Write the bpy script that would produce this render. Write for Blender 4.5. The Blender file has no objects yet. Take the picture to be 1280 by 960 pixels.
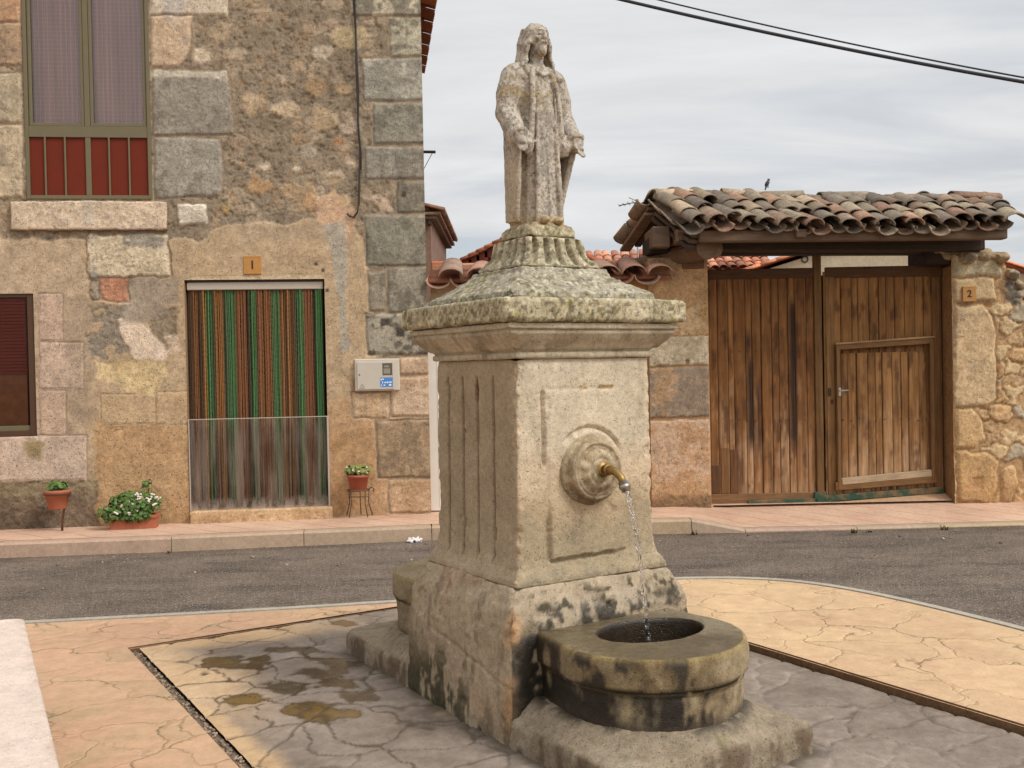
import bpy, bmesh, math, random
import numpy as np
from mathutils import Vector, Matrix
random.seed(7)
RNG = np.random.default_rng(7)
sc = bpy.context.scene
COL = sc.collection

# ------------------------------------------------------------------ camera model
F = 1281.0; PITCH = math.atan(20 / F); ROLL = math.radians(1.15); H = 1.5
cR, sR, cP, sP = math.cos(ROLL), math.sin(ROLL), math.cos(PITCH), math.sin(PITCH)

def ray(px, py):
    u = (px - 640) / F; v = (480 - py) / F
    a = u * cR + v * sR; b = -u * sR + v * cR
    return Vector((a, cP + b * sP, -sP + b * cP))

def gz(px, py, z=0.0):
    r = ray(px, py); k = (z - H) / r.z
    return (r.x * k, r.y * k)

def atd(px, py, d):
    r = ray(px, py); k = d / r.y
    return Vector((r.x * k, d, H + r.z * k))

def proj(P):
    x = P[:, 0]; y = P[:, 1]; z = P[:, 2] - H
    dep = y * cP - z * sP; b = (y * sP + z * cP) / dep; a = x / dep
    u = a * cR - b * sR; v = a * sR + b * cR
    return 640 + u * F, 480 - v * F

class Frame:
    """a vertical wall plane: x along it, y away from the street, z up"""
    def __init__(s, ox, oy, deg):
        s.o = (ox, oy); s.a = math.radians(deg)
        s.t = (math.cos(s.a), math.sin(s.a)); s.n = (-math.sin(s.a), math.cos(s.a))
    def uz(s, px, py, off=0.0):
        r = ray(px, py)
        k = (s.o[0] * s.n[0] + s.o[1] * s.n[1] - off) / (r.x * s.n[0] + r.y * s.n[1])
        x, y = r.x * k - s.o[0], r.y * k - s.o[1]
        return (x * s.t[0] + y * s.t[1], H + r.z * k)
    def u(s, px, py=480, off=0.0): return s.uz(px, py, off)[0]
    def z(s, px, py, off=0.0): return s.uz(px, py, off)[1]
    def world(s, P):
        x = s.o[0] + P[:, 0] * s.t[0] + P[:, 1] * s.n[0]
        y = s.o[1] + P[:, 0] * s.t[1] + P[:, 1] * s.n[1]
        return np.stack([x, y, P[:, 2]], 1)

# ------------------------------------------------------------------ numeric noise
def _h(ix, iy, iz, seed=0):
    h = (ix * 73856093) ^ (iy * 19349663) ^ (iz * 83492791) ^ (seed * 2654435)
    h = h & 0x7fffffff
    h = (h ^ (h >> 13)) * 1274126177 & 0x7fffffff
    h = (h ^ (h >> 16)) * 668265263 & 0x7fffffff
    return (h ^ (h >> 15)) / 2147483647.0

def vnoise(p, seed=0):
    i = np.floor(p).astype(np.int64); f = p - i
    f = f * f * f * (f * (f * 6 - 15) + 10)
    r = 0
    for dx in (0, 1):
        wx = f[:, 0] if dx else 1 - f[:, 0]
        for dy in (0, 1):
            wy = f[:, 1] if dy else 1 - f[:, 1]
            for dz in (0, 1):
                wz = f[:, 2] if dz else 1 - f[:, 2]
                r = r + wx * wy * wz * _h(i[:, 0] + dx, i[:, 1] + dy, i[:, 2] + dz, seed)
    return r * 2 - 1

def fbm(p, sc_=1.0, oct_=4, seed=0, gain=.5):
    p = np.asarray(p, float) * sc_; a = 1.0; r = 0; t = 0
    for k in range(oct_):
        r = r + a * vnoise(p, seed + k); t += a; a *= gain; p = p * 2.03 + 17.3
    return r / t

def worley2(u, v, seed=0):
    i = np.floor(u).astype(np.int64); j = np.floor(v).astype(np.int64)
    f1 = np.full(u.shape, 9.); f2 = np.full(u.shape, 9.); cid = np.zeros(u.shape)
    for dx in (-1, 0, 1):
        for dy in (-1, 0, 1):
            ci, cj = i + dx, j + dy
            x = ci + .1 + .8 * _h(ci, cj, ci * 0 + 1, seed); y = cj + .1 + .8 * _h(ci, cj, ci * 0 + 2, seed)
            d = np.hypot(x - u, y - v); h = _h(ci, cj, ci * 0 + 3, seed)
            closer = d < f1
            f2 = np.where(closer, f1, np.minimum(f2, d)); cid = np.where(closer, h, cid); f1 = np.where(closer, d, f1)
    return f1, f2, cid

def sstep(a, b, x):
    t = np.clip((x - a) / (b - a), 0, 1); return t * t * (3 - 2 * t)

def lin(c):
    c = np.asarray(c, float) / 255.0
    c = np.clip(c, 0, 1)
    return np.minimum(np.where(c <= .04045, c / 12.92, ((c + .055) / 1.055) ** 2.4) * np.array((.985, .965, .97)), .92)

def L(r, g, b): return tuple(lin((r, g, b))) + (1.0,)

# ------------------------------------------------------------------ objects
def tag(o, label=None, cat=None, group=None, kind=None):
    if label: o['label'] = label
    if cat: o['category'] = cat
    if group: o['group'] = group
    if kind: o['kind'] = kind
    return o

def empty(name, loc=(0, 0, 0), rz=0.0):
    o = bpy.data.objects.new(name, None); COL.objects.link(o)
    o.location = loc; o.rotation_euler = (0, 0, rz); o.empty_display_size = .1
    return o

def set_col(me, col):
    n = len(me.vertices)
    col = np.asarray(col, float)
    if col.ndim == 1: col = np.tile(col, (n, 1))
    c = np.ones((n, 4), np.float32); c[:, :3] = col[:, :3]
    at = me.attributes.new('Col', 'FLOAT_COLOR', 'POINT'); at.data.foreach_set('color', c.ravel())

def set_val(me, nm, v):
    at = me.attributes.new(nm, 'FLOAT', 'POINT'); at.data.foreach_set('value', np.asarray(v, np.float32))

def mesh_obj(name, V, faces, mat, parent=None, smooth=True, col=None, wet=None, clean=False):
    me = bpy.data.meshes.new(name)
    V = np.asarray(V, float)
    if isinstance(faces, np.ndarray):
        me.vertices.add(len(V)); me.vertices.foreach_set('co', V.ravel())
        nf = len(faces); k = faces.shape[1]
        me.loops.add(nf * k); me.loops.foreach_set('vertex_index', faces.ravel().astype(np.int32))
        me.polygons.add(nf); me.polygons.foreach_set('loop_start', np.arange(0, nf * k, k, dtype=np.int32))
        me.update(calc_edges=True); me.validate()
    else:
        me.from_pydata([tuple(v) for v in V], [], faces); me.update()
    if smooth: me.polygons.foreach_set('use_smooth', np.ones(len(me.polygons), bool))
    if col is not None: set_col(me, col)
    if wet is not None: set_val(me, 'Wet', wet)
    me.materials.append(mat)
    o = bpy.data.objects.new(name, me); COL.objects.link(o)
    if parent is not None: o.parent = parent
    return o

class MB:
    """collects shapes, then links them as one mesh object"""
    def __init__(s): s.v = []; s.f = []; s.c = []
    def add(s, V, Fs, col=None):
        b = len(s.v); s.v.extend([tuple(v) for v in V])
        s.f.extend([tuple(i + b for i in f) for f in Fs])
        s.c.extend([tuple(col) if col is not None else (.5, .5, .5)] * len(V))
    def box(s, x0, x1, y0, y1, z0, z1, bv=.004, M=None, col=None):
        bv = min(bv, (x1 - x0) * .3, (y1 - y0) * .3, (z1 - z0) * .3)
        bm = bmesh.new(); bmesh.ops.create_cube(bm, size=1)
        for v in bm.verts: v.co = Vector(((x0 + x1) / 2 + v.co.x * (x1 - x0), (y0 + y1) / 2 + v.co.y * (y1 - y0), (z0 + z1) / 2 + v.co.z * (z1 - z0)))
        if bv > 0: bmesh.ops.bevel(bm, geom=bm.edges[:], offset=bv, segments=1, affect='EDGES')
        if M is not None: bmesh.ops.transform(bm, matrix=M, verts=bm.verts)
        bm.verts.index_update()
        s.add([v.co.copy() for v in bm.verts], [[v.index for v in f.verts] for f in bm.faces], col); bm.free()
    def beam(s, p, q, w, h, bv=.004, col=None, roll=0):
        p = Vector(p); q = Vector(q); d = q - p; l = d.length; d.normalize()
        up = Vector((0, 0, 1)) if abs(d.z) < .95 else Vector((0, 1, 0))
        y = up.cross(d).normalized(); z = d.cross(y)
        M = Matrix((d, y, z)).transposed().to_4x4(); M.translation = p
        M = M @ Matrix.Rotation(roll, 4, 'X')
        s.box(0, l, -w / 2, w / 2, -h / 2, h / 2, bv, M, col)
    def tube(s, pts, rad, n=8, col=None, cap=True):
        pts = [Vector(p) for p in pts]; m = len(pts)
        if not hasattr(rad, '__len__'): rad = [rad] * m
        V = []; Fs = []
        up = Vector((0.13, .31, 1)).normalized()
        for i in range(m):
            d = (pts[min(i + 1, m - 1)] - pts[max(i - 1, 0)]).normalized()
            u0 = up if abs(d.dot(up)) < .95 else Vector((1, .1, 0))
            x = d.cross(u0).normalized(); y = d.cross(x)
            for k in range(n):
                a = 2 * math.pi * k / n
                V.append(pts[i] + (x * math.cos(a) + y * math.sin(a)) * rad[i])
        for i in range(m - 1):
            for k in range(n):
                Fs.append((i * n + k, i * n + (k + 1) % n, (i + 1) * n + (k + 1) % n, (i + 1) * n + k))
        if cap: Fs.append(tuple(range(n))); Fs.append(tuple(range((m - 1) * n, m * n))[::-1])
        s.add(V, Fs, col)
    def lathe(s, prof, n=24, M=None, col=None, cap=True):
        V = []; Fs = []; m = len(prof)
        for r, z in prof:
            for k in range(n):
                a = 2 * math.pi * k / n; V.append(Vector((r * math.cos(a), r * math.sin(a), z)))
        if M is not None: V = [M @ v for v in V]
        for i in range(m - 1):
            for k in range(n):
                Fs.append((i * n + k, i * n + (k + 1) % n, (i + 1) * n + (k + 1) % n, (i + 1) * n + k))
        if cap: Fs.append(tuple(range(n))[::-1]); Fs.append(tuple(range((m - 1) * n, m * n)))
        s.add(V, Fs, col)
    def ell(s, c, r, n=12, m=8, M=None, col=None):
        c = Vector(c); V = []; Fs = []
        for i in range(m + 1):
            t = math.pi * i / m
            rr = max(math.sin(t), .02)
            for k in range(n):
                a = 2 * math.pi * k / n
                p = Vector((r[0] * rr * math.cos(a), r[1] * rr * math.sin(a), -r[2] * math.cos(t)))
                V.append((M @ p if M is not None else p) + c)
        for i in range(m):
            for k in range(n):
                Fs.append((i * n + k, i * n + (k + 1) % n, (i + 1) * n + (k + 1) % n, (i + 1) * n + k))
        Fs.append(tuple(range(n))[::-1]); Fs.append(tuple(range(m * n, (m + 1) * n)))
        s.add(V, Fs, col)
    def prism(s, pts, y0, y1, col=None):
        """outline in x,z pushed from y0 to y1"""
        n = len(pts); V = [(x, y0, z) for x, z in pts] + [(x, y1, z) for x, z in pts]
        Fs = [tuple(range(n)), tuple(range(n, 2 * n))[::-1]] + [(i, i + n, (i + 1) % n + n, (i + 1) % n) for i in range(n)]
        s.add(V, Fs, col)
    def build(s, name, mat, parent=None, smooth=False, fix=True):
        o = mesh_obj(name, s.v, s.f, mat, parent, smooth, col=np.array(s.c) if s.c else None)
        if fix:
            bm = bmesh.new(); bm.from_mesh(o.data); bmesh.ops.recalc_face_normals(bm, faces=bm.faces); bm.to_mesh(o.data); bm.free()
        return o

def grid_faces(n, m, closed=False):
    """n rows, m columns, vertex index r*m+c"""
    r = np.arange(n - 1)[:, None]; c = np.arange(m if closed else m - 1)[None, :]
    c2 = (c + 1) % m
    a = r * m + c; b = r * m + c2; d = (r + 1) * m + c2; e = (r + 1) * m + c
    return np.stack([a, b, d, e], -1).reshape(-1, 4)

def subset(V, Fs, keep, *attrs):
    Fs = Fs[keep]; used = np.unique(Fs); mp = np.full(len(V), -1); mp[used] = np.arange(len(used))
    return (V[used], mp[Fs]) + tuple(a[used] for a in attrs)

# ------------------------------------------------------------------ materials
def newmat(name):
    m = bpy.data.materials.new(name); m.use_nodes = True
    nt = m.node_tree; nt.nodes.clear()
    out = nt.nodes.new('ShaderNodeOutputMaterial'); p = nt.nodes.new('ShaderNodeBsdfPrincipled')
    nt.links.new(p.outputs[0], out.inputs[0])
    return m, nt, p

class N:
    def __init__(s, nt): s.nt = nt
    def n(s, t, **kw):
        x = s.nt.nodes.new(t)
        for k, v in kw.items(): setattr(x, k, v)
        return x
    def l(s, a, b): s.nt.links.new(a, b)
    def coord(s, scale=(1, 1, 1), which='Object'):
        t = s.n('ShaderNodeTexCoord'); m = s.n('ShaderNodeMapping'); m.inputs['Scale'].default_value = scale
        s.l(t.outputs[which], m.inputs[0]); return m.outputs[0]
    def noise(s, co, scale, detail=5, rough=.6, dist=0):
        x = s.n('ShaderNodeTexNoise'); s.l(co, x.inputs['Vector']); x.inputs['Scale'].default_value = scale
        x.inputs['Detail'].default_value = detail; x.inputs['Roughness'].default_value = rough; x.inputs['Distortion'].default_value = dist
        return x.outputs[0]
    def vor(s, co, scale, feature='F1'):
        x = s.n('ShaderNodeTexVoronoi', feature=feature); s.l(co, x.inputs['Vector']); x.inputs['Scale'].default_value = scale
        return x
    def mr(s, v, a, b, c, d):
        x = s.n('ShaderNodeMapRange'); s.l(v, x.inputs[0])
        for i, k in enumerate((a, b, c, d)): x.inputs[i + 1].default_value = k
        return x.outputs[0]
    def math(s, op, a, b=None):
        x = s.n('ShaderNodeMath', operation=op)
        for i, k in enumerate((a, b)):
            if k is None: continue
            if isinstance(k, (int, float)): x.inputs[i].default_value = k
            else: s.l(k, x.inputs[i])
        return x.outputs[0]
    def mix(s, fac, a, b, bt='MIX'):
        x = s.n('ShaderNodeMix', data_type='RGBA', blend_type=bt)
        for i, k in ((0, fac), (6, a), (7, b)):
            if isinstance(k, (int, float)): x.inputs[i].default_value = k
            elif isinstance(k, tuple): x.inputs[i].default_value = k
            else: s.l(k, x.inputs[i])
        return x.outputs[2]
    def comb(s, v):
        x = s.n('ShaderNodeCombineColor')
        for i in range(3): s.l(v, x.inputs[i])
        return x.outputs[0]
    def attr(s, nm, fac=False):
        x = s.n('ShaderNodeAttribute', attribute_name=nm); return x.outputs['Fac'] if fac else x.outputs['Color']
    def bump(s, h, strength, dist, normal=None):
        x = s.n('ShaderNodeBump'); x.inputs['Strength'].default_value = strength; x.inputs['Distance'].default_value = dist
        s.l(h, x.inputs['Height'])
        if normal is not None: s.l(normal, x.inputs['Normal'])
        return x.outputs[0]

def stone_mat(name, scale=30, amp=.25, bump=.5, bdist=.006, pits=.5, pit_scale=90, wet=False, rough=.92, axis=(1, 1, 1), base=None):
    """weathered mineral surface: vertex colour broken up by grain, pits and stains"""
    m, nt, p = newmat(name); k = N(nt)
    co = k.coord(axis)
    n1 = k.noise(co, scale, 6, .65); n2 = k.noise(co, scale * .22, 4, .6); n3 = k.noise(co, scale * 4, 3, .6)
    f = k.math('ADD', k.mr(n1, .25, .75, 1 - amp, 1 + amp), k.mr(n2, .3, .7, -amp * .6, amp * .6))
    f = k.math('ADD', f, k.mr(n3, .3, .7, -amp * .45, amp * .45))
    pt = k.noise(co, pit_scale, 2, .5)
    pm = k.mr(pt, .28, .40, 1 - pits, 1.0)
    f = k.math('MULTIPLY', f, pm)
    c0 = k.attr('Col') if base is None else base
    col = k.mix(1.0, c0, k.comb(f), 'MULTIPLY')
    k.l(col, p.inputs['Base Color'])
    h = k.math('ADD', k.math('MULTIPLY', n1, .6), k.math('MULTIPLY', n3, .35)); h = k.math('ADD', h, k.math('MULTIPLY', pm, .5))
    k.l(k.bump(h, bump, bdist), p.inputs['Normal'])
    if wet:
        w = k.attr('Wet', True)
        k.l(k.mr(w, .1, .8, rough, .06), p.inputs['Roughness'])
    else: p.inputs['Roughness'].default_value = rough
    p.inputs['Specular IOR Level'].default_value = .35
    return m

def plain(name, col, rough=.5, metal=0, spec=.5, var=.12, scale=25, bump=.15):
    m, nt, p = newmat(name); k = N(nt); co = k.coord()
    n1 = k.noise(co, scale, 5, .65)
    c = k.mix(1.0, col, k.comb(k.mr(n1, .25, .75, 1 - var, 1 + var)), 'MULTIPLY')
    k.l(c, p.inputs['Base Color'])
    k.l(k.mr(n1, .3, .7, max(rough - .08, 0), min(rough + .08, 1)), p.inputs['Roughness'])
    p.inputs['Metallic'].default_value = metal; p.inputs['Specular IOR Level'].default_value = spec
    if bump: k.l(k.bump(k.noise(co, scale * 5, 3, .6), bump, .002), p.inputs['Normal'])
    return m

def wood_mat(name, axis=(30, 30, 2), amp=.35, bump=.5, base=None):
    m, nt, p = newmat(name); k = N(nt)
    co = k.coord(axis)
    n1 = k.noise(co, 1.0, 6, .65, .4); n2 = k.noise(co, 4.0, 4, .6); n3 = k.noise(k.coord(), 6, 4, .6)
    f = k.math('ADD', k.mr(n1, .25, .75, 1 - amp, 1 + amp), k.mr(n2, .3, .7, -amp * .5, amp * .5))
    f = k.math('ADD', f, k.mr(n3, .3, .7, -amp * .3, amp * .3))
    col = k.mix(1.0, k.attr('Col') if base is None else base, k.comb(f), 'MULTIPLY')
    k.l(col, p.inputs['Base Color']); p.inputs['Roughness'].default_value = .8
    p.inputs['Specular IOR Level'].default_value = .3
    k.l(k.bump(k.math('ADD', n1, k.math('MULTIPLY', n2, .4)), bump, .006), p.inputs['Normal'])
    return m

def glass_mat(name, tint=(1, 1, 1, 1), rough=.03, gloss=.12):
    m = bpy.data.materials.new(name); m.use_nodes = True; nt = m.node_tree; nt.nodes.clear(); k = N(nt)
    out = k.n('ShaderNodeOutputMaterial'); t = k.n('ShaderNodeBsdfTransparent'); g = k.n('ShaderNodeBsdfGlossy')
    t.inputs[0].default_value = tint; g.inputs['Roughness'].default_value = rough
    fr = k.n('ShaderNodeFresnel'); fr.inputs[0].default_value = 1.5
    n = k.noise(k.coord(), 9, 3, .5)
    k.l(k.bump(n, .06, .01), g.inputs['Normal'])
    fac = k.math('ADD', fr.outputs[0], gloss)
    mx = k.n('ShaderNodeMixShader'); k.l(fac, mx.inputs[0]); k.l(t.outputs[0], mx.inputs[1]); k.l(g.outputs[0], mx.inputs[2])
    k.l(mx.outputs[0], out.inputs[0]); return m

M_wall = stone_mat('render_and_stone', 34, .30, .95, .011, .62, 75)
M_fount = stone_mat('fountain_limestone', 42, .22, .75, .007, .5, 120, wet=True)
M_statue = stone_mat('lichened_limestone', 60, .28, .7, .005, .75, 150)
M_lichen = stone_mat('lichen_crusted_limestone', 48, .34, .8, .007, .6, 85)
M_tile = stone_mat('clay_tile', 30, .34, .5, .005, .4, 90)
M_gatewood = wood_mat('weathered_planks', (34, 34, 1.6), .42, .7)
M_beam = wood_mat('dark_beam_wood', (2.2, 30, 30), .4)
M_brick = stone_mat('reddish_masonry', 30, .25, .5, .006, .3)

# ------------------------------------------------------------------ painted height fields (walls)
def polydist(X, Y, poly):
    """signed distance to a polygon, positive inside"""
    P = np.asarray(poly, float); n = len(P); ins = np.zeros(X.shape, bool); d = np.full(X.shape, 1e9)
    for i in range(n):
        x0, y0 = P[i]; x1, y1 = P[(i + 1) % n]
        c = ((y0 > Y) != (y1 > Y))
        with np.errstate(divide='ignore', invalid='ignore'):
            xi = (x1 - x0) * (Y - y0) / (y1 - y0 if y1 != y0 else 1e-9) + x0
        ins ^= c & (X < xi)
        ex, ey = x1 - x0, y1 - y0; t = np.clip(((X - x0) * ex + (Y - y0) * ey) / max(ex * ex + ey * ey, 1e-9), 0, 1)
        d = np.minimum(d, np.hypot(X - x0 - t * ex, Y - y0 - t * ey))
    return np.where(ins, d, -d)

def R4(x0, y0, x1, y1): return [(x0, y0), (x1, y0), (x1, y1), (x0, y1)]

class Field:
    def __init__(s, fr, u0, u1, z0, z1, res):
        s.fr = fr; s.sat = .9; s.gain = np.array((1.06, 1.06, 1.01)); nu = int((u1 - u0) / res) + 1; nz = int((z1 - z0) / res) + 1
        U, Z = np.meshgrid(np.linspace(u0, u1, nu), np.linspace(z0, z1, nz))
        s.nu, s.nz = nu, nz; s.U = U.ravel(); s.Z = Z.ravel()
        s.P = np.stack([s.U, s.U * 0, s.Z], 1)
        s.X, s.Y = proj(fr.world(s.P))
        s.h = np.zeros(len(s.U)); s.c = np.zeros((len(s.U), 3)); s.lab = np.zeros(len(s.U), int)
        s.w1 = fbm(s.P, 9, 4, 11); s.w2 = fbm(s.P, 9, 4, 23); s.f1 = fbm(s.P, 5, 5, 31); s.f2 = fbm(s.P, 22, 4, 41); s.f3 = fbm(s.P, 60, 3, 51)
    def fill(s, col, var=14, h=0, rough=0.0):
        s.c[:] = np.asarray(col, float) + (s.f1 * var + s.f2 * var)[:, None]
        s.h[:] = h + s.f2 * rough + s.f3 * rough * .5
    def mask(s, poly, soft=2, warp=4):
        return sstep(-soft, soft, polydist(s.X + s.w1 * warp, s.Y + s.w2 * warp, poly))
    def patch(s, poly, col, soft=2, warp=4, a=1.0, var=12, h=None, rough=None, brk=0):
        m = s.mask(poly, soft, warp) * a
        if brk: m = m * sstep(brk - .15, brk + .15, s.f1 + .5 * s.f2 + .3)
        cc = np.asarray(col, float) + (s.f1 * var + s.f2 * var * .8 + s.f3 * var * .5)[:, None]
        s.c += (cc - s.c) * m[:, None]
        if h is not None: s.h += (h + (s.f2 + .5 * s.f3) * (rough or 0) - s.h) * m
        return m
    def block(s, poly, col, h=.012, warp=3.0, joint=2.2, jcol=(120, 100, 78), jh=-.006, var=13, rough=.003, stain=None, lab=0):
        d = polydist(s.X + s.w1 * warp, s.Y + s.w2 * warp, poly)
        jm = sstep(-joint * 1.6, -joint * .4, d) * 1.0
        s.c += (np.asarray(jcol, float) + (s.f2 * 10)[:, None] - s.c) * jm[:, None] * .85
        s.h += (jh - s.h) * jm
        m = sstep(-joint * .3, joint * .3, d)
        cc = np.asarray(col, float) + (s.f1 * var * 1.4 + s.f2 * var + s.f3 * var * .7)[:, None]
        if stain is not None:
            k = sstep(-.05, .35, s.f1 + .6 * s.f2)[:, None]; cc = cc * (1 - k) + (np.asarray(stain, float) + (s.f3 * 10)[:, None]) * k
        hh = h * sstep(-joint * .4, joint * 1.6, d) + s.f2 * rough * 1.2 + s.f3 * rough * 1.0 - .008 * sstep(.35, .6, s.f2) * (rough > .003)
        s.c += (cc - s.c) * m[:, None]; s.h += (hh - s.h) * m
        if lab: s.lab[d > -joint] = lab
    def build(s, names, mat, parent, holes=(), keep=None, edge=None):
        V = np.stack([s.U, -s.h, s.Z], 1); Fs = grid_faces(s.nz, s.nu)
        fx = s.X[Fs].mean(1); fy = s.Y[Fs].mean(1); k = np.ones(len(Fs), bool)
        if keep is not None: k &= keep(s, Fs)
        fu = s.U[Fs].mean(1); fz = s.Z[Fs].mean(1)
        for u0, u1, z0, z1 in holes: k &= ~((fu > u0) & (fu < u1) & (fz > z0) & (fz < z1))
        g_ = s.c.mean(1, keepdims=True); fl = s.lab[Fs].max(1); col = lin(g_ + (s.c - g_) * s.sat) * s.gain; out = {}
        for i, nm in enumerate(names):
            kk = k & (fl == i)
            if not kk.any(): continue
            v, f, c = subset(V, Fs, kk, col)
            out[nm] = mesh_obj(nm, v, f, mat, parent, True, col=c)
        return out

def lump(name, mat, parent, mb, voxel, disp=None, colf=None, smooth_it=2):
    """join overlapping solids into one continuous surface"""
    o = mb.build('tmp', mat, None)
    md = o.modifiers.new('r', 'REMESH'); md.mode = 'VOXEL'; md.voxel_size = voxel
    if smooth_it:
        sm = o.modifiers.new('s', 'SMOOTH'); sm.factor = .5; sm.iterations = smooth_it
    dg = bpy.context.evaluated_depsgraph_get(); ev = o.evaluated_get(dg)
    me = bpy.data.meshes.new_from_object(ev); me.name = name
    bpy.data.objects.remove(o)
    n = len(me.vertices); V = np.empty(n * 3); me.vertices.foreach_get('co', V); V = V.reshape(-1, 3)
    NN = np.empty(n * 3); me.vertices.foreach_get('normal', NN); NN = NN.reshape(-1, 3)
    if disp is not None: V = disp(V, NN); me.vertices.foreach_set('co', V.ravel())
    for nm in [a.name for a in me.attributes if a.name == 'Col']: me.attributes.remove(me.attributes[nm])
    if colf is not None: set_col(me, lin(colf(V, NN)))
    me.materials.clear(); me.materials.append(mat)
    me.polygons.foreach_set('use_smooth', np.ones(len(me.polygons), bool)); me.update()
    ob = bpy.data.objects.new(name, me); COL.objects.link(ob)
    if parent is not None: ob.parent = parent
    return ob
#@@NEXT
EXPO = 0.3; SUN_E = 1.5; SKY_H = .61; SKY_Z = .72; SKY_G = 1.5
# ------------------------------------------------------------------ camera, light, sky
cam_d = bpy.data.cameras.new('camera'); cam = bpy.data.objects.new('camera', cam_d); COL.objects.link(cam)
cam_d.sensor_width = 36; cam_d.lens = F / 1280 * 36; cam_d.clip_start = .05; cam_d.clip_end = 3000
U_ = Vector((0, sP, cP)); Rt = Vector((1, 0, 0)); Fw = Vector((0, cP, -sP))
cx = Rt * cR - U_ * sR; cy = Rt * sR + U_ * cR
mw = Matrix((cx, cy, -Fw)).transposed().to_4x4(); mw.translation = (0, 0, H)
cam.matrix_world = mw; sc.camera = cam
sc.view_settings.view_transform = 'Standard'; sc.view_settings.look = 'None'
sc.view_settings.exposure = EXPO; sc.view_settings.gamma = 1; sc.view_settings.use_curve_mapping = False

SUN_AZ = math.radians(58)      # to the right of straight behind the camera
SUN_EL = math.radians(47)
sdir = Vector((math.sin(SUN_AZ) * math.cos(SUN_EL), -math.cos(SUN_AZ) * math.cos(SUN_EL), math.sin(SUN_EL)))
sl = bpy.data.lights.new('sun', 'SUN'); sl.energy = SUN_E; sl.angle = math.radians(16); sl.color = (1, .97, .92)
so = bpy.data.objects.new('sun', sl); COL.objects.link(so); so.rotation_euler = (-sdir).to_track_quat('-Z', 'Y').to_euler(); so.location = (3, -3, 8)

w = bpy.data.worlds.new('World'); sc.world = w; w.use_nodes = True
nt = w.node_tree; nt.nodes.clear(); k = N(nt)
out = k.n('ShaderNodeOutputWorld')
sky = k.n('ShaderNodeTexSky', sky_type='NISHITA'); sky.sun_disc = False; sky.sun_elevation = SUN_EL
sky.sun_rotation = math.atan2(sdir.x, sdir.y); sky.dust_density = 1.5
b1 = k.n('ShaderNodeBackground'); k.l(sky.outputs[0], b1.inputs[0]); b1.inputs[1].default_value = .11
tc = k.n('ShaderNodeTexCoord'); sx = k.n('ShaderNodeSeparateXYZ'); k.l(tc.outputs['Generated'], sx.inputs[0])
zc = k.math('MAXIMUM', sx.outputs[2], 0.0)
# a layer of stratus seen in perspective: direction projected on a flat ceiling
den = k.math('ADD', zc, .10)
cxx = k.math('DIVIDE', sx.outputs[0], den); cyy = k.math('DIVIDE', sx.outputs[1], den)
cb = k.n('ShaderNodeCombineXYZ'); k.l(k.math('MULTIPLY', cxx, .55), cb.inputs[0]); k.l(cyy, cb.inputs[1])
n1 = k.noise(cb.outputs[0], 1.15, 7, .55, .5); n2 = k.noise(cb.outputs[0], .4, 4, .5, .3); n3 = k.noise(cb.outputs[0], 4.5, 5, .6, .2)
cl = k.math('ADD', k.math('MULTIPLY', n1, .55), k.math('MULTIPLY', n2, .35)); cl = k.math('ADD', cl, k.math('MULTIPLY', n3, .09))
shade = k.mr(cl, .38, .66, .80, 1.18)
# overcast luminance: zenith about three times the horizon, brighter round the veiled sun
lum = k.mr(zc, 0, 1, SKY_H, SKY_Z)
dp = k.n('ShaderNodeVectorMath', operation='DOT_PRODUCT'); k.l(tc.outputs['Generated'], dp.inputs[0]); dp.inputs[1].default_value = sdir
glow = k.math('POWER', k.math('MAXIMUM', k.mr(dp.outputs['Value'], -1, 1, 0, 1), 0.0), 9.0)
lum = k.math('MULTIPLY', k.math('ADD', lum, k.math('MULTIPLY', glow, SKY_G)), shade)
ccol = k.mix(k.mr(cl, .38, .62, 0, 1), (.95, .98, 1.02, 1), (1.0, 1.0, 1.0, 1))
b2 = k.n('ShaderNodeBackground'); k.l(ccol, b2.inputs[0]); k.l(lum, b2.inputs[1])
gap = k.math('MULTIPLY', k.mr(n1, .52, .40, 0, .75), k.mr(zc, .02, .16, 1, .12))
mxs = k.n('ShaderNodeMixShader'); k.l(gap, mxs.inputs[0]); k.l(b2.outputs[0], mxs.inputs[1]); k.l(b1.outputs[0], mxs.inputs[2])
k.l(mxs.outputs[0], out.inputs[0])

# ------------------------------------------------------------------ frames of the place
C0 = (.13, 4.67); FA = math.atan2(.525, .851)
def fl(px, py, z=0.0):
    """ground pixel to the fountain's own axes"""
    x, y = gz(px, py, z); x -= C0[0]; y -= C0[1]
    return (x * math.cos(FA) + y * math.sin(FA), -x * math.sin(FA) + y * math.cos(FA))
def fw(a, b): return (C0[0] + a * math.cos(FA) - b * math.sin(FA), C0[1] + a * math.sin(FA) + b * math.cos(FA))
HF = Frame(-.84, 10.315, 7.5)        # house front, origin at its right corner
GF = Frame(-.84, 10.40, .8)          # wall and gate line beyond the lane

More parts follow.
